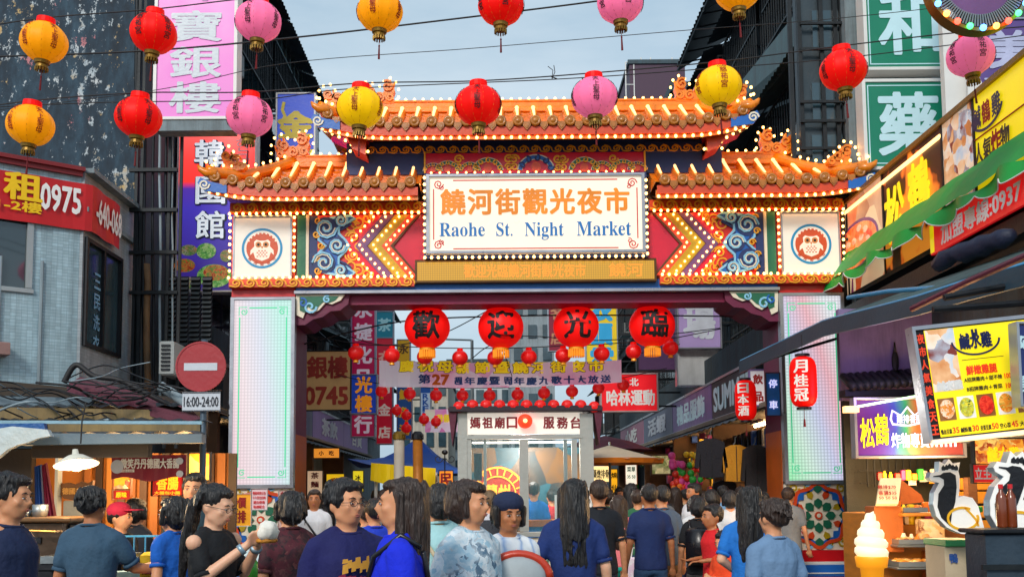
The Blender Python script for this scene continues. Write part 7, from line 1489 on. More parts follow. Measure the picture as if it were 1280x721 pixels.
# ------------------------------------------------------------------ left stall
ls = thing('left_stall', 'street food stall under layered dark awnings at the lower left', 'stall', (-4.5, 9.5, 0))
m_fasc = mat('blue grey awning gutter', H('#5f7380'), .5, .3, var=.25, dirt=.4); m_ygr = mat('stained ochre sheet', H('#8a7448'), .6, .1, var=.45, scale=1.5, streak=.6); m_brs = mat('dark brown sheet', H('#2c241c'), .7, var=.3)
def beam(nm, px0, py0, px1, py1, Y, mm, D=.1, th=None, par=ls):
    a, b, c, d = P(px0, py1[0], Y), P(px1, py1[1], Y), P(px1, py0[1], Y), P(px0, py0[0], Y); q = MB(); q.slab(a, b, c, d, -D); return q.build(nm, mm, par)
beam('gutter', 25, (541, 542), 252, (556, 553), 8.0, m_fasc, .12); beam('under_board', 40, (556, 554), 185, (572, 571), 8.15, m_brs)
beam('ochre_sheet', 60, (528, 527), 250, (541, 540), 9.2, m_ygr); beam('thin_pipe', -40, (525, 526), 252, (529, 530), 8.9, mat('pale blue pipe', H('#8fb4c4'), .4, .3, dirt=.2), .04); beam('grey_sheet', -40, (508, 512), 205, (523, 525), 9.8, m_ygr); beam('upper_board', -40, (494, 497), 115, (505, 509), 10.3, m_fasc); beam('dark_gap', -60, (470, 500), 260, (545, 545), 10.9, m_brs, .02)
for k, (a_, b_) in enumerate(((8.0, 9.2), (9.2, 9.8), (9.8, 10.3))): zt_ = (P(100, 541, 8).z, P(100, 528, 9.2).z, P(100, 508, 9.8).z)[k]; zn = (P(100, 541, 9.2).z, P(100, 523, 9.8).z, P(100, 505, 10.3).z)[k]; q = MB(); corr_sheet(q, (-8, a_, zt_), (-2.35 - .2 * k, a_, zt_), (-2.6 - .2 * k, b_, zn), (-8, b_, zn), 30, .012); q.build('roof_sheet', m_corr, ls)
q = MB(); A1, A2, A3, A4_ = P(86, 482, 10.6), P(252, 528, 9.4), P(235, 512, 10.8), P(100, 474, 11.6); q.slab(A1, A2, A3, A4_, .03); q.slab(A1 - Vector((0, 0, .07)), A2 - Vector((0, 0, .07)), A2, A1, .02); q.build('maroon_awning', mat('faded maroon canvas', H('#6a3444'), .7, var=.25, bump=.3, dirt=.2), ls)
# tarps
q = MB(); 
tp = [(0, 536), (18, 533), (40, 535), (62, 537), (66, 545), (50, 548), (38, 553), (25, 556), (12, 562), (0, 572), (-30, 590), (-30, 530)]
q.prism([(P(x, y, 7.9).x, P(x, y, 7.9).z) for x, y in tp], 7.86, 7.92); q.build('white_tarp', mat('white plastic tarp', H('#b9c8cc'), .5, var=.2, bump=.9, bscale=12), ls)
q = MB(); tp = [(-30, 530), (58, 529), (60, 537), (20, 536), (-30, 548)]; q.prism([(P(x, y, 8.2).x, P(x, y, 8.2).z) for x, y in tp], 8.15, 8.2); q.build('blue_tarp', mat('blue plastic tarp', H('#1c5a9c'), .5, var=.2, bump=.6), ls)
# back wall of the stall, warm lit
q = MB(); a, c = P(-60, 760, 10.4), P(289, 566, 10.4); q.box((a.x, 10.4, 0), (c.x, 10.5, c.z)); q.build('back_wall', mat('warm board wall', H('#b8702a'), .6, var=.35, scale=1.5, bump=.2), ls)
for k in range(14):
    px = 100 + k * 14; a, c = P(px, 722, 10.3), P(px + 12.5, 566, 10.3); q = MB(); q.box((a.x, 10.34, 0.1), (c.x, 10.38, c.z)); q.build('wall_board', mat('wall board %d' % (k * 5 % 6), H(('#a8662a', '#4a3020', '#8f5624', '#6b5a48', '#b87a34', '#38281c')[k * 5 % 6]), .55, var=.25, stretch=(1, 1, .2)), ls)
pbox('white_post', 64, 566, 73, 745, 9.6, .1, mat('grey white post', H('#a8b4bc'), .5, dirt=.3), ls); pbox('tiled_pier', 76, 625, 106, 745, 9.9, .2, mat('pale tile pier', H('#9aa4a8'), .4, var=.1), ls); pbox('dark_wall', -60, 560, 40, 745, 9.9, .1, mat('dark stall panel', H('#2a241e'), .7), ls)
# lamp
lp = thing('pendant_lamp', 'glowing pendant lamp with a wide tilted shade over the left stall', 'lamp', tuple(P(95, 580, 7.4))); c = P(95, 575, 7.4); Ml = T(c) @ RM(math.radians(-10), 'Y') @ RM(math.radians(-10), 'X') @ Matrix.Scale(.62, 4)
q = MB(Ml); q.lathe([(.0, .13), (.03, .13), (.04, .07), (.10, .05), (.255, -.05), (.25, -.055), (.09, .04), (.0, .06)], 28); q.build('shade', mat('enamel shade', H('#e0dccc'), .3, var=.05), lp, True); q = MB(Ml); q.ell((0, 0, -.035), (.10, .10, .09), 14, 8); q.build('bulb', emis('hot bulb', (1, .78, .42), 9), lp, True); q = MB(); q.tube([c + Vector((.03, 0, .12)), c + Vector((.035, 0, .28)), c + Vector((.06, .0, .42))], .006, 5); q.build('cord', m_black, lp)
q = MB(Ml); q.lathe([(0, -.05), (.236, -.052), (.236, -.056), (0, -.056)], 28); q.build('diffuser', emis('glowing diffuser', (1, .74, .4), 2.4), lp)
# red banner of the sausage stall
sb = thing('stall_banner', 'maroon stall banner with white sausage shop characters on the left', 'banner', tuple(P(186, 598, 9.0))); a, c = P(139, 599, 9.0), P(233, 568, 9.0); q = MB(); K = 24
for i in range(K): f0, f1 = i / K, (i + 1) / K; x0, x1 = a.x + (c.x - a.x) * f0, a.x + (c.x - a.x) * f1; wy = lambda f: 9.0 + .015 * math.sin(f * 19); q.quad((x0, wy(f0), a.z + .02 * math.sin(f0 * 9)), (x1, wy(f1), a.z + .02 * math.sin(f1 * 9)), (x1, wy(f1), c.z), (x0, wy(f0), c.z))
q.build('cloth', mat('maroon banner cloth', H('#8c1d34'), .6, var=.1), sb); q = MB(); q.disc(P(148, 583, 9).x, P(148, 583, 9).z, .055, .06, 8.965, 8.975); q.disc(P(226, 576, 9).x, P(226, 576, 9).z, .03, .03, 8.965, 8.975); q.disc(P(226, 592, 9).x, P(226, 592, 9).z, .03, .03, 8.965, 8.975); q.build('emblem', MATS['silver grey lettering'], sb)
q = MB(FR((0, 8.975, 0))); p = P(189, 579, 9); txt(q, '微笑丹丹德國大香腸', p.x, p.z, w=.51, h=.085, bold=1.1); p = P(161, 588, 9); txt(q, '脆皮德國香腸', p.x, p.z, w=.12, h=.028, bold=.8); q.build('lettering', m_wp, sb)
# wooden carved sign, posters
cvs = thing('wooden_sign', 'carved dark wooden sausage shaped sign on the stall wall', 'sign', tuple(P(96, 632, 9.7))); q = MB(FR(tuple(P(95, 612, 9.7)))); q.prism([(-.17, .08), (-.12, .06), (-.06, .07), (0, .05), (.06, .08), (.12, .06), (.17, .09), (.16, -.02), (.10, -.08), (0, -.10), (-.10, -.08), (-.16, -.02)], -.03, .02); q.build('plank', m_brown, cvs); q = MB(FR(tuple(P(95, 612, 9.66)))); txt(q, '德國香腸', 0, -.01, w=.25, h=.06, bold=1); q.build('lettering', mat('ochre letters', H('#c09040'), .5), cvs)
r, F, w, h = signboard('poster', 'red poster with orange dish pictures under the maroon banner', 190, 592, 229, 619, 9.6, mat('red poster', H('#b81c18'), .5, emit=.15), m_dark, .02, .006, cat='poster'); letters(r, F, MATS['lit amber print'], [('香腸', .0, .02, .2, .13, 1.2), ('大腸包小腸', 0, -.075, .24, .03, .8)])
r, F, w, h = signboard('poster', 'glowing display with green and yellow dishes beside the lamp', 142, 591, 163, 611, 9.6, foodmat('green dish display', [H('#7a9c1c'), H('#e8d840'), H('#f8f0a0'), H('#c8301c'), H('#e8a020')], 14, .9, 4), m_woodd, .03, .008, cat='poster')
r, F, w, h = signboard('poster', 'red poster under the glowing display', 141, 612, 163, 624, 9.6, mat('scarlet poster', H('#c8281c'), .5, emit=.3), m_woodd, .03, .006, cat='poster'); letters(r, F, MATS['lit yellow lettering'], [('原味', 0, 0, .1, .05, 1)])
r, F, w, h = signboard('poster', 'orange lit panel behind the man facing us', 236, 566, 262, 600, 10.0, foodmat('orange lit display', [H('#c85a10'), H('#f0a020'), H('#f8d060'), H('#b82a10')], 5, .7, 12), m_dark, .03, .01, cat='poster')
r, F, w, h = signboard('poster', 'yellow poster with red characters at the foot of the left gate column', 284, 617, 314, 657, 13.9, mat('amber poster', H('#f0a41c'), .5, emit=.15), m_white, .02, .006, cat='poster'); letters(r, F, m_inkr, [('特價', -.02, .1, .22, .14, 1.3), ('雞排', -.02, -.09, .22, .16, 1.3)])
r, F, w, h = signboard('notice', 'pink sheet of handwritten prices on the left gate column', 314, 610, 334, 637, 13.6, mat('pink sheet', H('#f0d8dc'), .6), m_white, .01, .003, cat='notice'); letters(r, F, MATS['red print'], [('營業時間公告', 0, .08, .17, .04, .8), ('十六至廿四時', 0, .02, .17, .04, .8), ('請勿停車', 0, -.04, .15, .04, .8), ('敬請配合', 0, -.10, .15, .04, .8)])
r, F, w, h = signboard('notice', 'narrow pink notice with red characters right of the pink sheet', 348, 612, 362, 668, 13.7, MATS['pink paper'], m_white, .01, .003, cat='notice'); vletters(r, F, m_inkr, '禁止進入', 0, h / 2, h / 4, .1, 1)
# hanging cloths, oven, pots
for (pts, mm, lab, Yc) in (([(43, 583), (52, 580), (56, 645), (44, 645)], mat('blue cloth', H('#1f4f9c'), .7, var=.15), 'blue cloth hanging at the left stall', 8.8), ([(52, 582), (58, 578), (70, 646), (57, 646)], mat('wine red cloth', H('#8a1c40'), .7, var=.15), 'wine red cloth hanging beside the blue one', 8.75)):
    q = MB(); a, b_, c, d = [P(x, y, Yc) for x, y in pts]
    for i in range(10): f0, f1 = i / 10, (i + 1) / 10; wv = lambda f: Vector((0, .02 * math.sin(f * 20), 0)); q.quad(d.lerp(c, f0) + wv(f0), d.lerp(c, f1) + wv(f1), a.lerp(b_, f1) + wv(f1), a.lerp(b_, f0) + wv(f0))
    q.build('hanging_cloth', mm, None, True, lab, 'cloth')
ov = thing('oven', 'dark steel oven with a bar handle and little window on the left stall', 'oven', tuple(P(53, 745, 7.3))); pbox('body', 18, 652, 78, 712, 7.3, .5, mat('oven steel', H('#5c4a3c'), .35, .7, var=.3, dirt=.3), ov); pbox('top', 16, 646, 88, 653, 7.25, .6, mat('oven top', H('#7a5a3a'), .4, .4, var=.3), ov); pbox('side_panel', 78.5, 654, 88, 720, 7.4, .4, m_dark, ov); pbox('oven_window', 34, 671, 51, 679, 7.285, .012, m_blk, ov)
a, c = P(36, 663, 7.2), P(69, 664, 7.2); q = MB(); q.tube([a + Vector((0, .1, 0)), a, c, c + Vector((0, .1, 0))], .009, 6); q.build('handle', mat('brass handle', H('#a87a3a'), .3, .8), ov)
pbox('stove_table', -40, 712, 92, 760, 7.2, .8, m_dark, ov)
for px, lab in ((27, 'shallow steel pot on the oven'), (46, 'tall steel cup on the oven')): p = P(px, 646, 7.45); q = MB(); q.lathe([(0, 0), (.05, 0), (.055, .09 if px > 30 else .05), (.05, .09 if px > 30 else .05), (.045, .01), (0, .01)], 16, None, (p.x, 7.5, p.z)); q.build('pot', m_steel, None, True, lab, 'pot')
cr_ = thing('snack_cart', 'pale blue snack cart with griddle at the left stall', 'cart', tuple(P(170, 760, 7.6))); pbox('body', 95, 712, 230, 790, 7.6, .7, mat('pale blue cart panel', H('#7fa4b4'), .5, .2, var=.2, dirt=.2), cr_); pbox('griddle', 45, 703, 152, 714, 7.0, .5, m_dark, cr_); pbox('rail', 150, 668, 235, 671, 7.9, .03, m_fb, cr_)
for px in (152, 166, 180, 194, 208, 222): pbox('rail_bar', px, 671, px + 2, 712, 7.9, .02, m_fb, cr_)
rnd = random.Random(3)
food_tray('griddle tray of frying sausages in front of the man in the grey T-shirt', 50, 150, 704, 7.0, .42, [m_fry, m_fry2], 34, .022)
yb_ = thing('bag', 'yellow bag with red characters hanging on the snack cart', 'bag', tuple(P(186, 740, 7.3))); pbox('sack', 174, 690, 199, 745, 7.3, .12, mat('yellow plastic bag', H('#f0c41c'), .45, bump=.5, bscale=12), yb_, .02); q = MB(FR(tuple(P(187, 712, 7.29)))); txt(q, '雞排', 0, 0, w=.1, h=.06, bold=1); q.build('lettering', m_inkr, yb_)
# plastic bags and bottle by the ponytail woman
for i, (px, py, s) in enumerate(((318, 700, .12), (345, 705, .11), (332, 690, .08))):
    c = P(px, py, 7.2); q = MB(); q.ell(c, (s, s * .6, s * 1.1), 14, 10); 
    for v in q.v: v += Vector((noise.noise(v * 22), noise.noise(v * 22 + Vector((5, 0, 0))), noise.noise(v * 22 + Vector((0, 5, 0))))) * .03
    q.build('plastic_bag', mat('white plastic bag', H('#c8dce0'), .3, var=.25, scale=12, bump=.8, bscale=20, coat=.4), None, False, f'{("left", "right", "small top")[i]} white plastic bag with goods at the foot of the left gate column', 'bag')
p = P(315, 730, 6.4); r = thing('drink_bottle', 'green plastic drink bottle at the bottom edge beside the ponytail woman', 'bottle', tuple(p)); q = MB(); q.lathe([(0, 0), (.035, 0), (.036, .13), (.015, .17), (.014, .19), (0, .19)], 14, None, tuple(p)); q.build('bottle', mat('green plastic', H('#4aa83a'), .2, coat=.6), r, True); q = MB(); q.lathe([(0, .19), (.018, .19), (.018, .215), (0, .215)], 12, None, tuple(p)); q.build('cap', m_green, r)
# tangle of cables over the left awnings
rnd = random.Random(21)
for k in range(28):
    pts = []; px = rnd.uniform(-20, 120); py = rnd.uniform(470, 530); n = rnd.randint(4, 7)
    for j in range(n): pts.append(P(px, py + rnd.uniform(-6, 6), rnd.uniform(9.3, 10.6))); px += rnd.uniform(20, 50); py += rnd.uniform(-16, 22); py = min(545, max(450 if px > 80 else 480, py)); px = min(px, 285)
    cable(pts, rnd.choice((.006, .008, .012)), 'loose black and grey cable in the tangle above the left stall', 'cable', 'tangled cables above the left stall', rnd.choice((m_black, m_black, m_bar, m_pvc)), 'loose_cable', 5)
cable([P(80, 478, 10.2), P(95, 456, 10.2), P(118, 470, 10.2), P(150, 475, 10.2), P(190, 495, 10.2), P(240, 520, 10.2)], .03, 'thick cable bundle looping up at the corner of the building', mm=m_black, name='cable_bundle')
cable([P(200, 482, 9.8), P(222, 496, 9.8), P(236, 506, 9.6)], .05, 'fat pale pipe slanting among the cables by the no entry sign', 'pipe', None, m_pvc, 'slanted_pipe', 10)
rr2 = random.Random(8)
for k in range(40):   # price cards and posters on the walls of the shops
    X_ = XI + 2.18 if k % 2 else XLi - 2.18; y, z = rr2.uniform(16.5, 34), rr2.uniform(1.5, 2.8); q = MB(); q.box((X_ - .01, y - .15, z - .12), (X_ + .01, y + .15, z + .12)); q.build('price_card', mgoods[rr2.randrange(8)] if k % 3 else m_wp, sr if k % 2 else sl_)
# ------------------------------------------------------------------ people
m_skin = mat('skin', H('#dc9a70'), .5, var=.06, scale=9, bump=.05); m_skin2 = mat('tanned skin', H('#bd7a50'), .5, var=.06, scale=9, bump=.05); m_skin3 = mat('fair skin', H('#eab493'), .5, var=.05, scale=9, bump=.05)
for s_ in (m_skin, m_skin2, m_skin3): s_.node_tree.nodes['Principled BSDF'].inputs['Subsurface Weight'].default_value = .15; s_.node_tree.nodes['Principled BSDF'].inputs['Subsurface Scale'].default_value = .02
def hairmat(name, col):
    m = mat(name, col, .38, var=.5, scale=30, bump=.9, bscale=90, stretch=(1, 1, .12), spec=.6); return m
m_hair = hairmat('black hair', (.010, .009, .010)); m_hairb = hairmat('dark brown hair', (.035, .018, .012))
m_lip = mat('lips', H('#b0685a'), .45); m_eyew = mat('eye white', H('#e0dcd6'), .3, bump=0); m_eyeb = mat('brow and iris', (.015, .01, .01), .4, bump=0)
def cloth(name, col, var=.12): return mat(name, H(col), .85, var=var, scale=5, bump=.35, bscale=40)
def remesh(mb, voxel, smooth=4, fold=0, fscale=9, seed=0, strands=0):
    me = mb.mesh('tmp', []); o = bpy.data.objects.new('tmp', me); md = o.modifiers.new('r', 'REMESH'); md.mode = 'VOXEL'; md.voxel_size = voxel
    if smooth: sm = o.modifiers.new('s', 'SMOOTH'); sm.iterations = smooth; sm.factor = .5
    r = evalmesh(o); bpy.data.objects.remove(o)
    if fold or strands:
        sv = Vector((seed * 3.7, seed * 1.3, 0)); nn = [v.normal.copy() for v in r.vertices]; cc = [v.co.copy() for v in r.vertices]
        for i, n in enumerate(nn):
            c = cc[i]
            if fold: k = fold * (noise.noise(Vector((c.x * fscale, c.y * fscale, c.z * fscale * .55)) + sv) + .5 * noise.noise(Vector((c.x * fscale * 2.3 + c.z * 7, c.y * fscale * 2.3, c.z * fscale)) + sv)); c = c + n * k
            if strands: k = strands * noise.noise(Vector((c.x * 60, c.y * 60, c.z * 6)) + sv); c = c + n * k
            cc[i] = c
        r.vertices.foreach_set('co', [x for c in cc for x in c])
    r.polygons.foreach_set('use_smooth', [True] * len(r.polygons)); r.update(); return r
def lerp(a, b, t): return Vector(a).lerp(Vector(b), t)
ARMS = {'down': ((.225, .03, 1.135), (.235, -.05, .895)), 'fwd': ((.215, .03, 1.14), (.13, -.22, 1.12)), 'hold': ((.205, -.04, 1.14), (.055, -.27, 1.19)), 'reach': ((.22, -.17, 1.25), (.18, -.42, 1.20)),
        'low': ((.215, .02, 1.13), (.10, -.17, .97)), 'raise': ((.24, -.10, 1.22), (.16, -.28, 1.42)), 'bent': ((.25, .06, 1.15), (.10, -.14, 1.02)), 'side': ((.27, 0, 1.14), (.33, -.06, .92)), 'high': ((.20, -.08, 1.20), (.055, -.27, 1.37)), 'face': ((.20, -.14, 1.20), (.07, -.22, 1.40)), 'wide': ((.27, -.10, 1.18), (.42, -.24, 1.16))}
ZTOP = 1.715
def person(label, px, pytop, Y, yaw=0, skin=None, shirt=None, top='tee', bottom='pants', bcol=None, hair='short', hmat=None, L='down', R='down', fat=1.0, hyaw=0, hpitch=0, near=False, glasses=False, extra=None, sleeve=.62, lean=0, face=True, shoe=None, child=False, stride=.0):
    skin = skin or m_skin; hmat = hmat or m_hair
    p = P(px, pytop, Y); Hh = max(.9, p.z); k = Hh / ZTOP
    r = thing('person', label, 'person', (p.x, Y, 0), math.radians(yaw), None, k)
    if lean: r.matrix_basis = r.matrix_basis @ RM(math.radians(lean), 'X'); 
    vx = .011 if near else .018
    hs = 1.0 if not child else 1.16
    HP = T((0, -.01, 1.50)) @ RM(math.radians(hyaw), 'Z') @ RM(math.radians(hpitch), 'X') @ Matrix.Scale(hs, 4) @ T((0, .01, -1.50))
    f = fat * .9; sgn = {1: L, -1: R}
    def joints(s):
        a = sgn[s]; e, w = ARMS[a] if isinstance(a, str) else a
        return Vector((s * .156 * (f * .5 + .5), .005, 1.378)), Vector((s * (e[0] * .92 + .03 * (f - 1)), e[1], e[2])), Vector((s * (w[0]), w[1] - .06 * (f - 1), w[2]))
    b = MB()
    b.loft([((0, 0, .84), .13 * f, .095 * f), ((0, 0, .93), .155 * f, .11 * f), ((0, 0, 1.06), .132 * f, .10 * f), ((0, 0, 1.2), .15 * f, .108 * f), ((0, 0, 1.32), .165 * f, .108), ((0, 0, 1.40), .14 * f, .08), ((0, .005, 1.44), .07, .06)], 18)
    b.cone((0, .012, 1.40), (0, .0, 1.52), .056 * (f * .4 + .6), .052, 12)
    for s in (-1, 1):
        sh, el, wr = joints(s); b.cone((s * .03, .015, 1.450), (s * .12, .01, 1.385), .036, .032, 10); b.cone(sh, el, .045 * f, .039 * (f * .6 + .4), 10); b.cone(el, wr, .039 * (f * .6 + .4), .026, 10)
        d = (wr - el).normalized(); side = d.cross(Vector((0, -1, 0) if abs(d.y) < .8 else (0, 0, 1))).normalized(); nrm = side.cross(d).normalized()
        palm = wr + d * .045
        for i in range(4): o_ = side * ((i - 1.5) * .018); b.cone(wr + d * .02 + o_ * .6, wr + d * .085 + o_, .014, .0125, 6)
        for i, ln in enumerate((.062, .074, .078, .066)):
            o_ = side * ((i - 1.5) * .0195); p0 = wr + d * .09 + o_; cur = nrm * (-s); p1 = p0 + (d * .86 + cur * .35 + side * (i - 1.5) * .05) * ln * .55; p2 = p1 + (d * .5 + cur * .8) * ln * .5; b.cone(p0, p1, .0098, .009, 6); b.cone(p1, p2, .009, .0078, 6)
        tb = wr + d * .03 + side * (.024 * (-1)); p1 = tb + (d * .6 - side * .7).normalized() * .035; b.cone(tb, p1, .013, .0115, 6); b.cone(p1, p1 + (d * .9 - side * .1).normalized() * .032, .0115, .009, 6)
        hx = s * .09 * f; st = s * stride; kn = (s * .095, -.02 - st * .5, .48); an = (s * .095, .02 - st, .085)
        b.cone((hx, 0, .88), kn, .078 * f, .052 * f, 10); b.cone(kn, an, .052 * f, .034, 10); b.cone((an[0], an[1] + .01, .045), (an[0] + s * .015, an[1] - .14, .03), .036, .028, 8)
    b.M = HP
    b.ell((0, .016, 1.612), (.0775, .094, .094), 18, 12); b.ell((0, -.018, 1.565), (.064, .073, .088), 16, 10); b.ell((0, -.046, 1.512), (.036, .036, .026), 10, 8)
    b.cone((-.028, -.078, 1.618), (.028, -.078, 1.618), .013, .013, 8); b.cone((0, -.088, 1.602), (0, -.106, 1.568), .008, .0125, 8); b.ell((0, -.102, 1.560), (.017, .010, .009), 8, 6)
    b.ell((0, -.082, 1.532), (.026, .014, .012), 10, 6)
    for s in (-1, 1): b.ell((s * .038, -.062, 1.568), (.024, .022, .022), 8, 6); b.ell((s * .079, .012, 1.575), (.010, .020, .030), 8, 6); b.cone((s * .045, -.01, 1.53), (s * .02, -.05, 1.505), .028, .02, 8)
    me = remesh(b, vx, 3); me.materials.append(skin); W_ = wm(r)
    bd = bpy.data.objects.new('body', me); COL.objects.link(bd); bd.parent = r
    def child(nm, mb, mm, vox=None, smooth=3, fold=0, strands=0, seed=0):
        me = remesh(mb, vox, smooth, fold, 9, seed or len(label), strands) if vox else mb.mesh(nm, mm, True)
        if vox: me.materials.append(mm)
        me.name = nm; o = bpy.data.objects.new(nm, me); COL.objects.link(o); o.parent = r; return o
    # clothes
    g = .016; q = MB()
    if shirt:
        hem = {'tee': .86, 'dress': .62, 'tank': .88, 'polo': .86, 'long': .80}.get(top, .86)
        rings = []
        if top == 'dress': rings += [((0, 0, .48), .25 * f, .20 * f), ((0, 0, .70), .21 * f, .17 * f)]
        rings += [((0, 0, hem if top != 'dress' else .80), .178 * f, .135 * f), ((0, 0, .93), .178 * f, .133 * f), ((0, 0, 1.06), .162 * f, .125 * f), ((0, 0, 1.2), .174 * f, .13 * f), ((0, 0, 1.32), .186 * f, .126), ((0, 0, 1.385), .168 * f, .098), ((0, .002, 1.43), .105, .078), ((0, .008, 1.452), .068, .066)]
        q.loft(rings, 20)
        if top != 'tank':
            for s in (-1, 1):
                sh, el, wr = joints(s); L2 = sleeve; q.cone((s * .05, .012, 1.428), (s * .135, .006, 1.382), .054, .058, 12)
                if L2 <= 1: q.cone(sh + (el - sh) * .04, lerp(sh, el, L2), .062 * f, .060 * f, 12)
                else: q.cone(sh, el, .057 * f, .052 * f, 12); q.cone(el, lerp(el, wr, min(1, L2 - 1)), .052 * f, .042, 12)
        if near or Y < 11:
            q2 = MB(); q2.tube([(.072 * math.cos(a), .006 + .066 * math.sin(a), 1.455 - .012 * math.sin(-a)) for a in [2 * PI * i / 20 for i in range(21)]], .009, 6); child('collar', q2, shirt)
            if top not in ('tank', 'long'):
                for s in (-1, 1): sh, el, wr = joints(s); c0 = lerp(sh, el, min(1, sleeve)); d0 = (el - sh).normalized(); q2 = MB(); q2.tube([c0 + d0 * .038, c0 + d0 * .060], [.058 * f, .059 * f], 14, None, True); child('cuff', q2, shirt)
        sm = child('shirt' if top != 'dress' else 'dress', q, shirt, vx * 1.05, 3, .011 if near else .009)
    if bottom:
        q = MB(); q.loft([((0, 0, .82), .172 * f, .128 * f), ((0, 0, .9), .170 * f, .126 * f), ((0, 0, .97), .158 * f, .12 * f)], 18)
        for s in (-1, 1):
            hx = s * .09 * f; st = s * stride; kn = Vector((s * .095, -.02 - st * .5, .48)); an = Vector((s * .095, .02 - st, .10)); hp = Vector((hx, 0, .86))
            if bottom == 'pants': q.cone(hp, kn, .094 * f, .070 * f, 12); q.cone(kn, an, .070 * f, .058, 12)
            elif bottom == 'shorts': q.cone(hp, lerp(hp, kn, .75), .096 * f, .085 * f, 12)
            elif bottom == 'hotpants': q.cone(hp, lerp(hp, kn, .22), .10 * f, .096 * f, 12)
        child('trousers' if bottom == 'pants' else 'shorts', q, bcol or cloth('dark navy trousers', '#1c2234'), .024, 3, .008)
    for s in (-1, 1):
        q = MB(); an = (s * .095, .02 - s * stride, .05); q.cone((an[0], an[1] + .02, .045), (an[0] + s * .015, an[1] - .15, .04), .045, .038, 10); child('shoe', q, shoe or cloth('dark shoe', '#22201f'))
    # hair
    q = MB(HP); q.ell((0, .030, 1.628), (.087, .096, .092), 18, 12); q.ell((0, -.022, 1.672), (.066, .058, .034), 12, 8)
    if hair == 'short': q.ell((0, .07, 1.59), (.075, .05, .06), 12, 8); [q.ell((s * .072, .0, 1.61), (.018, .03, .032), 8, 6) for s in (-1, 1)]; q.ell((.02, -.045, 1.675), (.05, .035, .024), 10, 6)
    if hair == 'bob': q.ell((0, .045, 1.58), (.095, .085, .10), 14, 10); [q.cone((s * .082, -.01, 1.62), (s * .08, -.02, 1.53), .026, .022, 8) for s in (-1, 1)]; q.ell((0, -.05, 1.665), (.06, .035, .028), 10, 6)
    if hair in ('long', 'longb'): 
        q.loft([((0, .085, 1.06), .055, .018), ((0, .095, 1.16), .085, .030), ((0, .085, 1.32), .10, .040), ((0, .07, 1.46), .098, .055), ((0, .045, 1.60), .095, .08)], 16)
        for s in (-1, 1): q.cone((s * .083, -.0, 1.63), (s * .088, .01, 1.45), .024, .026, 8); q.cone((s * .088, .01, 1.45), (s * .095, .05, 1.30), .026, .022, 8)
    if hair == 'pony': q.cone((0, .11, 1.64), (0, .155, 1.55), .035, .045, 10); q.cone((0, .155, 1.55), (0, .15, 1.30), .045, .04, 10); q.cone((0, .15, 1.30), (0, .13, 1.08), .04, .014, 10)
    if near:   # loose strands over the moulded mass
        rs_ = random.Random(len(label))
        for k in range(70):
            a = rs_.uniform(.15, PI - .15) if hair != 'short' else rs_.uniform(0, 2 * PI); x, y = .086 * math.cos(a), .03 + .094 * math.sin(a); z = rs_.uniform(1.60, 1.68); dz = {'short': .05, 'bob': .12, 'long': .42, 'pony': .10}[hair] * rs_.uniform(.6, 1.1)
            sp_ = rs_.uniform(1.02, 1.10); q.tube([(x * .8, y * .9, z + .03), (x * 1.02, y * 1.02, z), (x * sp_, y * sp_ + .01, z - dz * .5), (x * sp_ * rs_.uniform(.9, 1.1), y * sp_ + .015, z - dz)], [.007, .006, .005, .003], 5)
    child('hair', q, hmat, .007 if near else .016, 2, 0, .008)
    if face:
        for s in (-1, 1):
            q = MB(HP); q.ell((s * .0305, -.0865, 1.590), (.0125, .0055, .0042), 8, 6); e = child('eye', q, m_eyew); q = MB(HP); q.ell((s * .0305, -.0915, 1.590), (.0052, .0028, .0045), 8, 6); q.tube([(s * .016, -.092, 1.5965), (s * .031, -.0945, 1.599), (s * .046, -.088, 1.595)], .0018, 5); m2 = q.mesh('iris', m_eyeb, True); o = bpy.data.objects.new('iris', m2); COL.objects.link(o); o.parent = e
            q = MB(HP); q.tube([(s * .014, -.0925, 1.613), (s * .03, -.0945, 1.618), (s * .048, -.085, 1.612)], [.003, .0036, .0018], 6); child('eyebrow', q, m_eyeb)
        q = MB(HP); q.ell((0, -.0955, 1.5345), (.019, .004, .0032), 10, 6); q.ell((0, -.0945, 1.5275), (.015, .004, .0038), 10, 6); child('lips', q, m_lip)
    if glasses:
        q = MB(HP)
        for s in (-1, 1): q.tube([(s * .033 + .021 * math.cos(a), -.106, 1.590 + .014 * math.sin(a)) for a in [2 * PI * i / 14 for i in range(15)]], .0017, 5); q.tube([(s * .054, -.106, 1.594), (s * .074, -.06, 1.594), (s * .085, .02, 1.59)], .0017, 5)
        q.tube([(-.012, -.106, 1.592), (.012, -.106, 1.592)], .0017, 5); child('glasses', q, m_blk)
    if extra: extra(r, child, joints, HP)
    return r
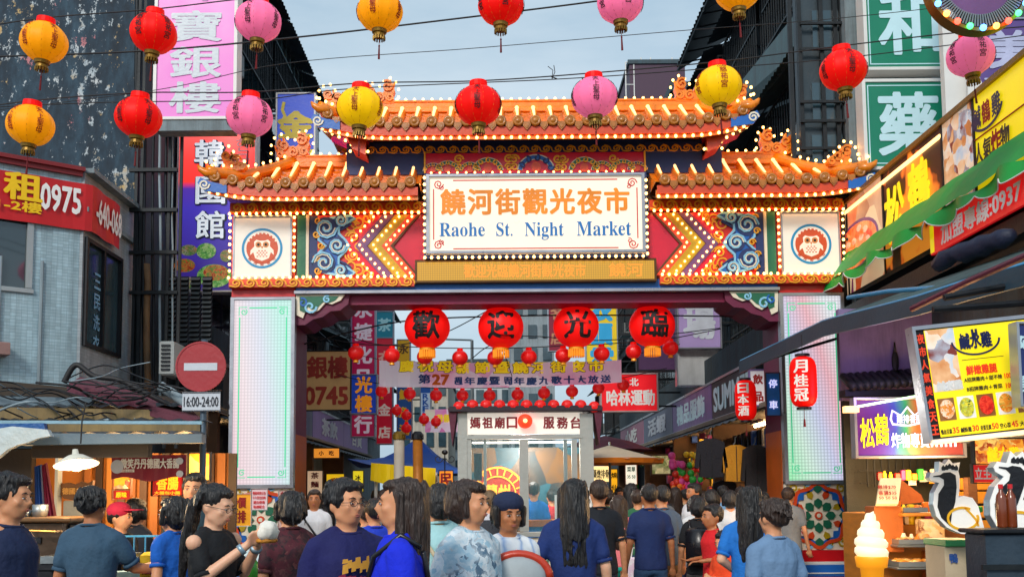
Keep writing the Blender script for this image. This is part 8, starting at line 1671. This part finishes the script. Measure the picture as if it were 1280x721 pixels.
# -- things people wear or carry
def chest_print(rows):
    def fn(r, child, joints, HP):
        rr = random.Random(2)
        for (zc, w, h, mm) in rows:
            q = MB(); x = -w / 2 - .02
            while x < w / 2 - .02:
                ww = rr.uniform(.012, .03)
                for k in range(2):
                    z = zc + rr.uniform(-.3, .3) * h; hh_ = h * rr.uniform(.15, .4); pts = [(x, z - hh_), (x + ww, z - hh_ * .7), (x + ww * .9, z + hh_), (x + .003, z + hh_ * .8)]
                    q.add([(u, -.165 * math.sqrt(max(.1, 1 - (u / .25) ** 2)), v) for u, v in pts], [(0, 1, 2, 3)])
                x += ww * .8
            child('shirt_print', q, mm)
    return fn
def backpack(mm):
    def fn(r, child, joints, HP):
        q = MB(); q.box((-.14, .12, .98), (.14, .26, 1.38), None, .04); child('backpack', q, mm)
        for s in (-1, 1): q = MB(); q.tube([(s * .10, .12, 1.36), (s * .11, .02, 1.45), (s * .11, -.11, 1.37), (s * .12, -.14, 1.2), (s * .14, .05, 1.05)], .016, 6); child('strap', q, mm)
    return fn
def strap(mm, s=1):
    def fn(r, child, joints, HP): q = MB(); q.tube([(s * .15, .10, 1.40), (s * .13, .01, 1.455), (s * .11, -.11, 1.36), (-s * .02, -.155, 1.18), (-s * .20, -.07, .98), (-s * .16, .10, 1.0), (0, .155, 1.15), (s * .14, .11, 1.38)], .013, 6); child('bag_strap', q, mm)
    return fn
def hold_food(r, child, joints, HP):
    q = MB(); q.ell((-.0, -.37, 1.45), (.075, .05, .06), 14, 10)
    for v in q.v: v += Vector((noise.noise(v * 30), 0, noise.noise(v * 30 + Vector((4, 0, 0))))) * .02
    child('paper_bag', q, mat('crumpled white paper', H('#ece8dc'), .7, bump=.6, bscale=20)); q = MB(); q.box((-.06, -.40, 1.385), (.05, -.33, 1.41), None, .008); child('food', q, m_fry)
    for s in (-1, 1): q = MB(); sh, el, wr = joints(s); q.tube([wr - (wr - el).normalized() * .02, wr - (wr - el).normalized() * .045], [.034, .034], 10); child('bracelet', q, m_sil)
    for s in (-1, 1): sh, el, wr = joints(s); q = MB(); q.ell(tuple(sh + Vector((s * .035, -.012, .012))), (.042, .045, .045), 12, 8); child('bare_shoulder', q, m_skin3)
def cap(mm):
    def fn(r, child, joints, HP):
        q = MB(HP); q.ell((0, .02, 1.645), (.096, .108, .082), 18, 10); q.prism([(-.075, 0), (.075, 0), (.06, .012), (-.06, .012)], -.17, -.06, T((0, 0, 1.648))); child('cap', q, mm)
    return fn
def headscarf(mm):
    def fn(r, child, joints, HP): q = MB(HP); q.ell((0, .012, 1.655), (.094, .108, .072), 18, 10); child('headscarf', q, mm)
    return fn
def combo(*fs):
    def fn(*a):
        for f in fs: f(*a)
    return fn
c_ = cloth
m_red_o = c_('orange red cloth', '#e84a1c'); m_gprint = mat('gold shirt print', H('#d9a036'), .7, var=.2); m_rprint = mat('wine shirt print', H('#8a1c3c'), .7)
m_strip = foodmat('white blue striped cloth', [H('#e8eef0'), H('#dfeaf0'), H('#9cc4d8'), H('#e4ecf0'), H('#5a7890')], 22, 0, 5, rough=.85); m_plaid = foodmat('maroon plaid cloth', [H('#3c1420'), H('#5c2430'), H('#2a1c24'), H('#6b3a3c')], 22, 0, 8, rough=.85); m_stripe2 = foodmat('white cloth with blue bars', [H('#eef2f6'), H('#e0e8f4'), H('#9cb8e0'), H('#f0f4f8')], 6, 0, 3, 'wave', .85)
m_camo = foodmat('grey camouflage cloth', [H('#20262c'), H('#7a8890'), H('#3a444c'), H('#aab4b8')], 26, 0, 2, rough=.85)
# foreground, left to right
person('man in navy tank top seen in profile facing right at the far left edge', 14, 590, 5.3, 82, m_skin, c_('navy cloth', '#17264a'), 'tank', near=True, hair='short', L='bent', R='down', fat=1.05, hpitch=4)
person('man from behind in slate grey blue T-shirt tending the griddle on the left', 117, 607, 6.7, 172, m_skin2, c_('slate blue cloth', '#35536b'), near=True, L='down', R='wide', face=False, fat=1.08)
person('stall worker in a red cap and black shirt on the left, facing right', 152, 628, 8.3, 70, m_skin, c_('black cloth shirt', '#14161c'), hair='short', L='fwd', R='fwd', extra=cap(c_('red cap cloth', '#b81c3c')), hyaw=10)
person('woman with black hair behind the red capped worker', 172, 622, 8.9, 150, m_skin, c_('dark grey cloth', '#2a2c34'), hair='bob', face=False)
person('woman with short black hair in a cobalt blue dress, left of the ponytail woman', 216, 620, 6.9, -110, m_skin, c_('cobalt cloth', '#0f5fc0'), 'dress', None, hair='bob', L='fwd', R='reach', sleeve=.35, near=True)
person('man in dark T-shirt facing us behind the no entry pole', 243, 590, 8.0, 4, m_skin, c_('charcoal teal cloth', '#1c3844'), hair='short', L='low', R='low')
person('woman with long black ponytail and glasses in black top holding a paper food bag', 268, 605, 5.9, 68, m_skin3, c_('black jersey', '#0e1218'), hair='pony', L='high', R='high', near=True, glasses=True, hpitch=14, extra=hold_food, sleeve=.7, bcol=c_('black cloth trousers', '#121418'))
person('woman with black bob in maroon plaid shirt, back turned, at the left gate column', 362, 613, 6.8, 215, m_skin, m_plaid, hair='bob', L='fwd', R='reach', near=True, face=False)
person('young man in white T-shirt with a shoulder strap in the far left street', 393, 611, 12.5, 6, m_skin2, c_('white cloth', '#dfe3ea'), hair='short', hmat=m_hairb, extra=strap(m_blk, -1), L='low', R='down')
person('man in glasses and navy T-shirt with gold print, walking to the right', 434, 597, 5.1, 30, m_skin, c_('deep navy cloth', '#171a56'), hair='short', L='down', R='down', near=True, glasses=True, hyaw=14, fat=1.12, extra=chest_print([(1.30, .13, .07, m_gprint), (1.225, .17, .05, m_rprint), (1.15, .19, .07, m_gprint), (1.07, .18, .07, m_gprint), (.99, .17, .06, m_gprint)]))
person('woman in royal blue dress with long dark hair in profile facing left, black bag strap', 498, 596, 4.75, -84, m_skin, c_('royal blue cloth', '#0c28d8'), 'dress', None, hair='long', hmat=m_hairb, L='fwd', R='low', near=True, fat=1.2, sleeve=.95, extra=strap(m_blk, 1), hpitch=-3)
person('man in royal blue shirt half hidden behind the woman in royal blue', 468, 622, 8.5, 200, m_skin, c_('mid blue cloth', '#1c3cc0'), hair='short', face=False)
person('person in light denim shirt behind the man in glasses', 458, 626, 9.2, 190, m_skin, c_('light denim cloth', '#7a9cc8'), hair='short', face=False, hmat=m_hairb)
person('person with dark hair in pale lilac shirt left of the pale cyan blouse', 524, 611, 9.0, 175, m_skin, c_('pale lilac cloth', '#cfc8dc'), hair='short', face=False)
person('woman with black bob in pale cyan blouse, back turned', 548, 604, 6.7, 200, m_skin, c_('pale cyan cloth', '#a8d8dc'), hair='bob', face=False, near=True, L='fwd', R='down', extra=strap(c_('beige strap', '#c8b898'), 1))
person('woman in white and teal patterned blouse walking right in front of the kiosk', 588, 599, 5.4, 48, m_skin, m_strip, 'tee', hair='bob', hmat=m_hairb, near=True, L='low', R='bent', fat=1.08, hyaw=12, sleeve=.8)
person('woman in dark headscarf and white blue striped shirt beside the patterned blouse', 635, 616, 6.0, 20, m_skin2, m_stripe2, hair='bob', near=True, L='fwd', R='fwd', sleeve=.8, extra=headscarf(c_('navy scarf cloth', '#1c2848')), hpitch=6)
person('person with light brown hair and grey backpack seen small before the kiosk window', 612, 612, 11.5, 180, m_skin, c_('grey white cloth', '#c8ccd8'), hair='short', hmat=hairmat('light brown hair', (.16, .10, .05)), face=False, extra=backpack(c_('dark pack cloth', '#30343c')))
person('man in bright blue shirt inside the kiosk behind the glass', 667, 602, 14.9, 175, m_skin, c_('azure cloth', '#1c78d0'), hair='short', face=False)
person('woman with very long black hair in navy polo, back turned, in front of the kiosk', 716, 598, 6.9, 183, m_skin3, c_('navy polo cloth', '#16306e'), hair='long', face=False, near=True, L='side', R='down', fat=1.05, bcol=c_('grey jeans', '#3a4250'))
person('man in black T-shirt with brown hair right of the long haired woman', 748, 599, 9.6, 186, m_skin, c_('black tee cloth', '#101620'), hair='short', hmat=m_hairb, face=False)
person('girl in salmon pink T-shirt and turquoise shorts with back turned', 773, 618, 11.6, 178, m_skin, c_('salmon cloth', '#ee7f86'), hair='long', hmat=m_hairb, face=False, bottom='hotpants', bcol=c_('turquoise cloth', '#18b0a0'), L='down', R='down', fat=.92)
person('man in navy polo shirt and blue jeans with back turned', 811, 604, 10.4, 184, m_skin2, c_('dark navy polo', '#152a5c'), face=False, L='down', R='down', bcol=c_('blue jeans', '#2a4a6c'), fat=1.05)
person('man in slate checked shirt and khaki trousers leaning left beside the navy polo', 836, 605, 10.9, 200, m_skin, c_('slate check cloth', '#50647c'), L='fwd', R='down', bcol=c_('khaki cloth', '#8a6c48'), lean=6, face=False, fat=1.05)
person('woman with black hair in white blouse and navy trousers, back turned', 869, 618, 11.5, 180, m_skin, c_('white blouse cloth', '#dce0e4'), hair='bob', face=False, bcol=c_('navy trousers cloth', '#15204a'))
person('man in white T-shirt looking left above the crowd at the right shops', 866, 603, 13.5, -60, m_skin2, c_('white tee cloth', '#e8e8ec'), hair='short')
person('woman in black with black backpack behind the boy in red', 874, 620, 10.6, 165, m_skin, c_('black shirt cloth', '#14161c'), hair='bob', face=False, extra=backpack(m_blk), bcol=c_('grey trousers cloth', '#4c4a4c'), bottom='shorts')
person('boy in red tank top and grey camouflage shorts facing left', 889, 633, 10.2, -75, m_skin2, c_('scarlet cloth', '#d81c24'), 'tank', 'shorts', m_camo, L='fwd', R='fwd', fat=.9, child=True)
person('small child in orange long sleeved shirt looking down in front of the boy in red', 905, 666, 9.4, -50, m_skin, m_red_o, 'long', 'pants', c_('child trousers', '#6a7078'), L='hold', R='hold', sleeve=1.9, hpitch=14, fat=1.0, child=True)
person('woman with long black hair in bright blue T-shirt at right of centre, back turned', 937, 607, 7.9, 165, m_skin3, c_('bright blue cloth', '#1c74cc'), hair='long', face=False, L='bent', R='down', near=True, bcol=c_('teal grey trousers', '#2a4454'), fat=1.05)
person('person in pale steel blue shirt nearest the right gate column', 965, 622, 6.2, 205, m_skin, c_('steel blue cloth', '#6c8cb0'), hair='short', face=False, near=True, hmat=m_hairb)
person('person in white shirt with black hair behind the woman in bright blue', 912, 612, 12.6, 175, m_skin, c_('off white cloth', '#d8dce0'), hair='bob', face=False)
person('woman in teal blouse beside the white shirted man at the right shops', 890, 611, 12.9, 150, m_skin, c_('teal blouse cloth', '#3c7ca0'), hair='bob', face=False)
# mid-distance crowd
rnd = random.Random(4)
crowd = [(690, 612, 15.5), (760, 610, 15.0), (788, 606, 14.2), (797, 611, 13.2), (827, 608, 15.8), (843, 610, 16.4), (903, 607, 15.0), (925, 609, 15.5), (952, 612, 14.0), (985, 610, 13.8), (775, 611, 17), (736, 611, 16.5), (856, 612, 17.5), (880, 611, 18.2), (410, 613, 15.5), (430, 612, 17.5), (445, 613, 19), (480, 612, 15), (505, 612, 16.5), (538, 613, 14), (560, 612, 17.2), (820, 612, 19.5), (800, 613, 21), (838, 613, 22), (783, 613, 23), (470, 613, 21), (520, 613, 20.5), (495, 614, 23)]
colsN = ['charcoal', 'white', 'navy', 'red', 'grey', 'black', 'green', 'beige', 'light blue', 'pink']; colsH = ['#2a2c32', '#dcdcdc', '#1c2a58', '#b8242c', '#7c8084', '#101014', '#2c6a48', '#c0aa88', '#7aa8d0', '#d07a90']
names_ = ("first", "second", "third", "fourth", "fifth", "sixth", "seventh", "eighth", "ninth", "tenth", "eleventh", "twelfth", "thirteenth", "fourteenth", "fifteenth", "sixteenth", "seventeenth", "eighteenth"); arche = {}
for i, (px, py, Y) in enumerate(crowd):
    ci = rnd.randrange(10); key = i % 6; yw = (180, 170, 195, 160, 10, 205)[key]; side_ = 'right' if px > 655 else 'left'; py += rnd.uniform(-3, 3)
    nxt = f'{names_[sorted(c[0] for c in crowd if (c[0] > 655) == (px > 655)).index(px)]} from left of the far pedestrians {side_} of the kiosk, {colsN[ci]} top'; cm = c_(colsN[ci] + ' crowd cloth', colsH[ci])
    if key not in arche: arche[key] = person(nxt, px, py, Y, yw, (m_skin, m_skin2, m_skin3)[key % 3], cm, hair=('short', 'bob', 'long')[key % 3], face=key == 4, hmat=(m_hair, m_hairb)[key % 2], bcol=(None, c_('blue jeans', '#2a4a6c'))[key % 2]); continue
    o = copy_tree(arche[key]); p = P(px, py, Y); o['label'] = nxt; o.matrix_basis = T((p.x, Y, 0)) @ Matrix.Rotation(math.radians(yw + rnd.uniform(-15, 15)), 4, 'Z') @ Matrix.Scale(p.z / ZTOP, 4)
    for ch in o.children:
        if ch.name.startswith('shirt'): ch.material_slots[0].link = 'OBJECT'; ch.material_slots[0].material = cm
# carried things at the bottom edge
p = P(795, 712, 11.3); r = thing('shopping_bag', 'white pink shopping bag hanging beside the girl in turquoise shorts', 'bag', tuple(p - Vector((0, 0, .12)))); q = MB(T(p)); q.box((-.11, -.04, -.14), (.11, .04, .14), None, .02); q.build('sack', foodmat('pink bag print', [H('#f0e0ec'), H('#e8c8e0'), H('#f4f0f4')], 20, .02, 3), r); q = MB(T(p)); q.tube([(-.05, 0, .14), (-.03, 0, .24), (.03, 0, .24), (.05, 0, .14)], .008, 6); q.build('handle', m_white, r)
p = P(648, 722, 5.6); r = thing('round_bag', 'round grey bag with thick orange red rim held by the headscarf woman', 'bag', tuple(p - Vector((0, 0, .17)))); q = MB(T(p)); q.tube([(.17 * math.cos(a), 0, .13 * math.sin(a)) for a in [2 * PI * i / 28 for i in range(29)]], .022, 8); q.build('rim', mat('orange red vinyl', H('#c83a1c'), .4, var=.1, coat=.3), r, True); q = MB(T(p)); q.ell((0, .0, 0), (.155, .06, .12), 18, 10); q.build('sack', mat('pale grey bag cloth', H('#aab4b8'), .7, var=.15), r, True)

# more goods in the right stall
rnd = random.Random(9)
for (x0g, x1g, py, Yg) in ((1098, 1126, 640, 11.25), (1130, 1225, 640, 11.0), (1130, 1180, 680, 11.0), (1098, 1180, 600, 12.3), (1100, 1200, 655, 11.2)):
    px = x0g
    while px < x1g:
        w_ = rnd.uniform(5, 9); h_ = rnd.uniform(7, 15)
        if rnd.random() < .5: p = P(px, py, Yg); q = MB(); q.lathe([(0, 0), (w_ * .0038, 0), (w_ * .004, h_ * .006), (w_ * .0025, h_ * .008), (w_ * .002, h_ * .0095), (0, h_ * .0095)], 10, None, tuple(p)); q.build('jar', mgoods[rnd.randrange(8)], sw, True)
        else: pbox('packet', px, py - h_, px + w_ * .8, py, Yg, .06, mgoods[rnd.randrange(8)], sw)
        px += w_ + 1
for k, (px, py) in enumerate(((1150, 588), (1162, 590), (1136, 592), (1176, 588))): pbox('hanging_card', px, py, px + 9, py + 14, 12.5, .01, (m_wp, m_lyel, m_wp, m_lred)[k], sw, 0)
# ------------------------------------------------------------------ point lights for the lit shops and stalls, plus added neon and kiosk glow
def glow(loc, e, col=(1, .62, .28), size=.3):
    l = bpy.data.lights.new('point_glow', 'POINT'); l.energy = e; l.color = col; l.shadow_soft_size = size; o = bpy.data.objects.new('point_glow', l); COL.objects.link(o); o.location = loc
glow(tuple(P(95, 592, 7.4)), 22, (1, .72, .42), .1)
for px, py, Y, e in ((160, 600, 9.8, 24), (250, 590, 9.6, 22), (30, 620, 9.0, 10)): glow(tuple(P(px, py, Y)), e)
for px, py, Y, e in ((1140, 590, 11.9, 48), (1220, 575, 11.2, 36), (1105, 660, 10.4, 26), (1200, 560, 8.6, 5)): glow(tuple(P(px, py, Y)), e)
for y, e in ((17.5, 110), (21, 130), (25.5, 150), (31, 170)): glow((XI + 1.2, y, 2.5), e); glow((XLi - 1.1, y, 2.5), e * .7)
glow(tuple(P(1110, 478, 11.5)), 6, (.7, .45, 1), .2)  # purple point light added as the neon sign's glow on the wall
glow(((x0 if False else P(655, 560, 15).x), 15.0, 2.3), 70, (1, .95, .85), .2)  # bare point light added to brighten the kiosk interior
bpy.data.scenes.remove(TS)
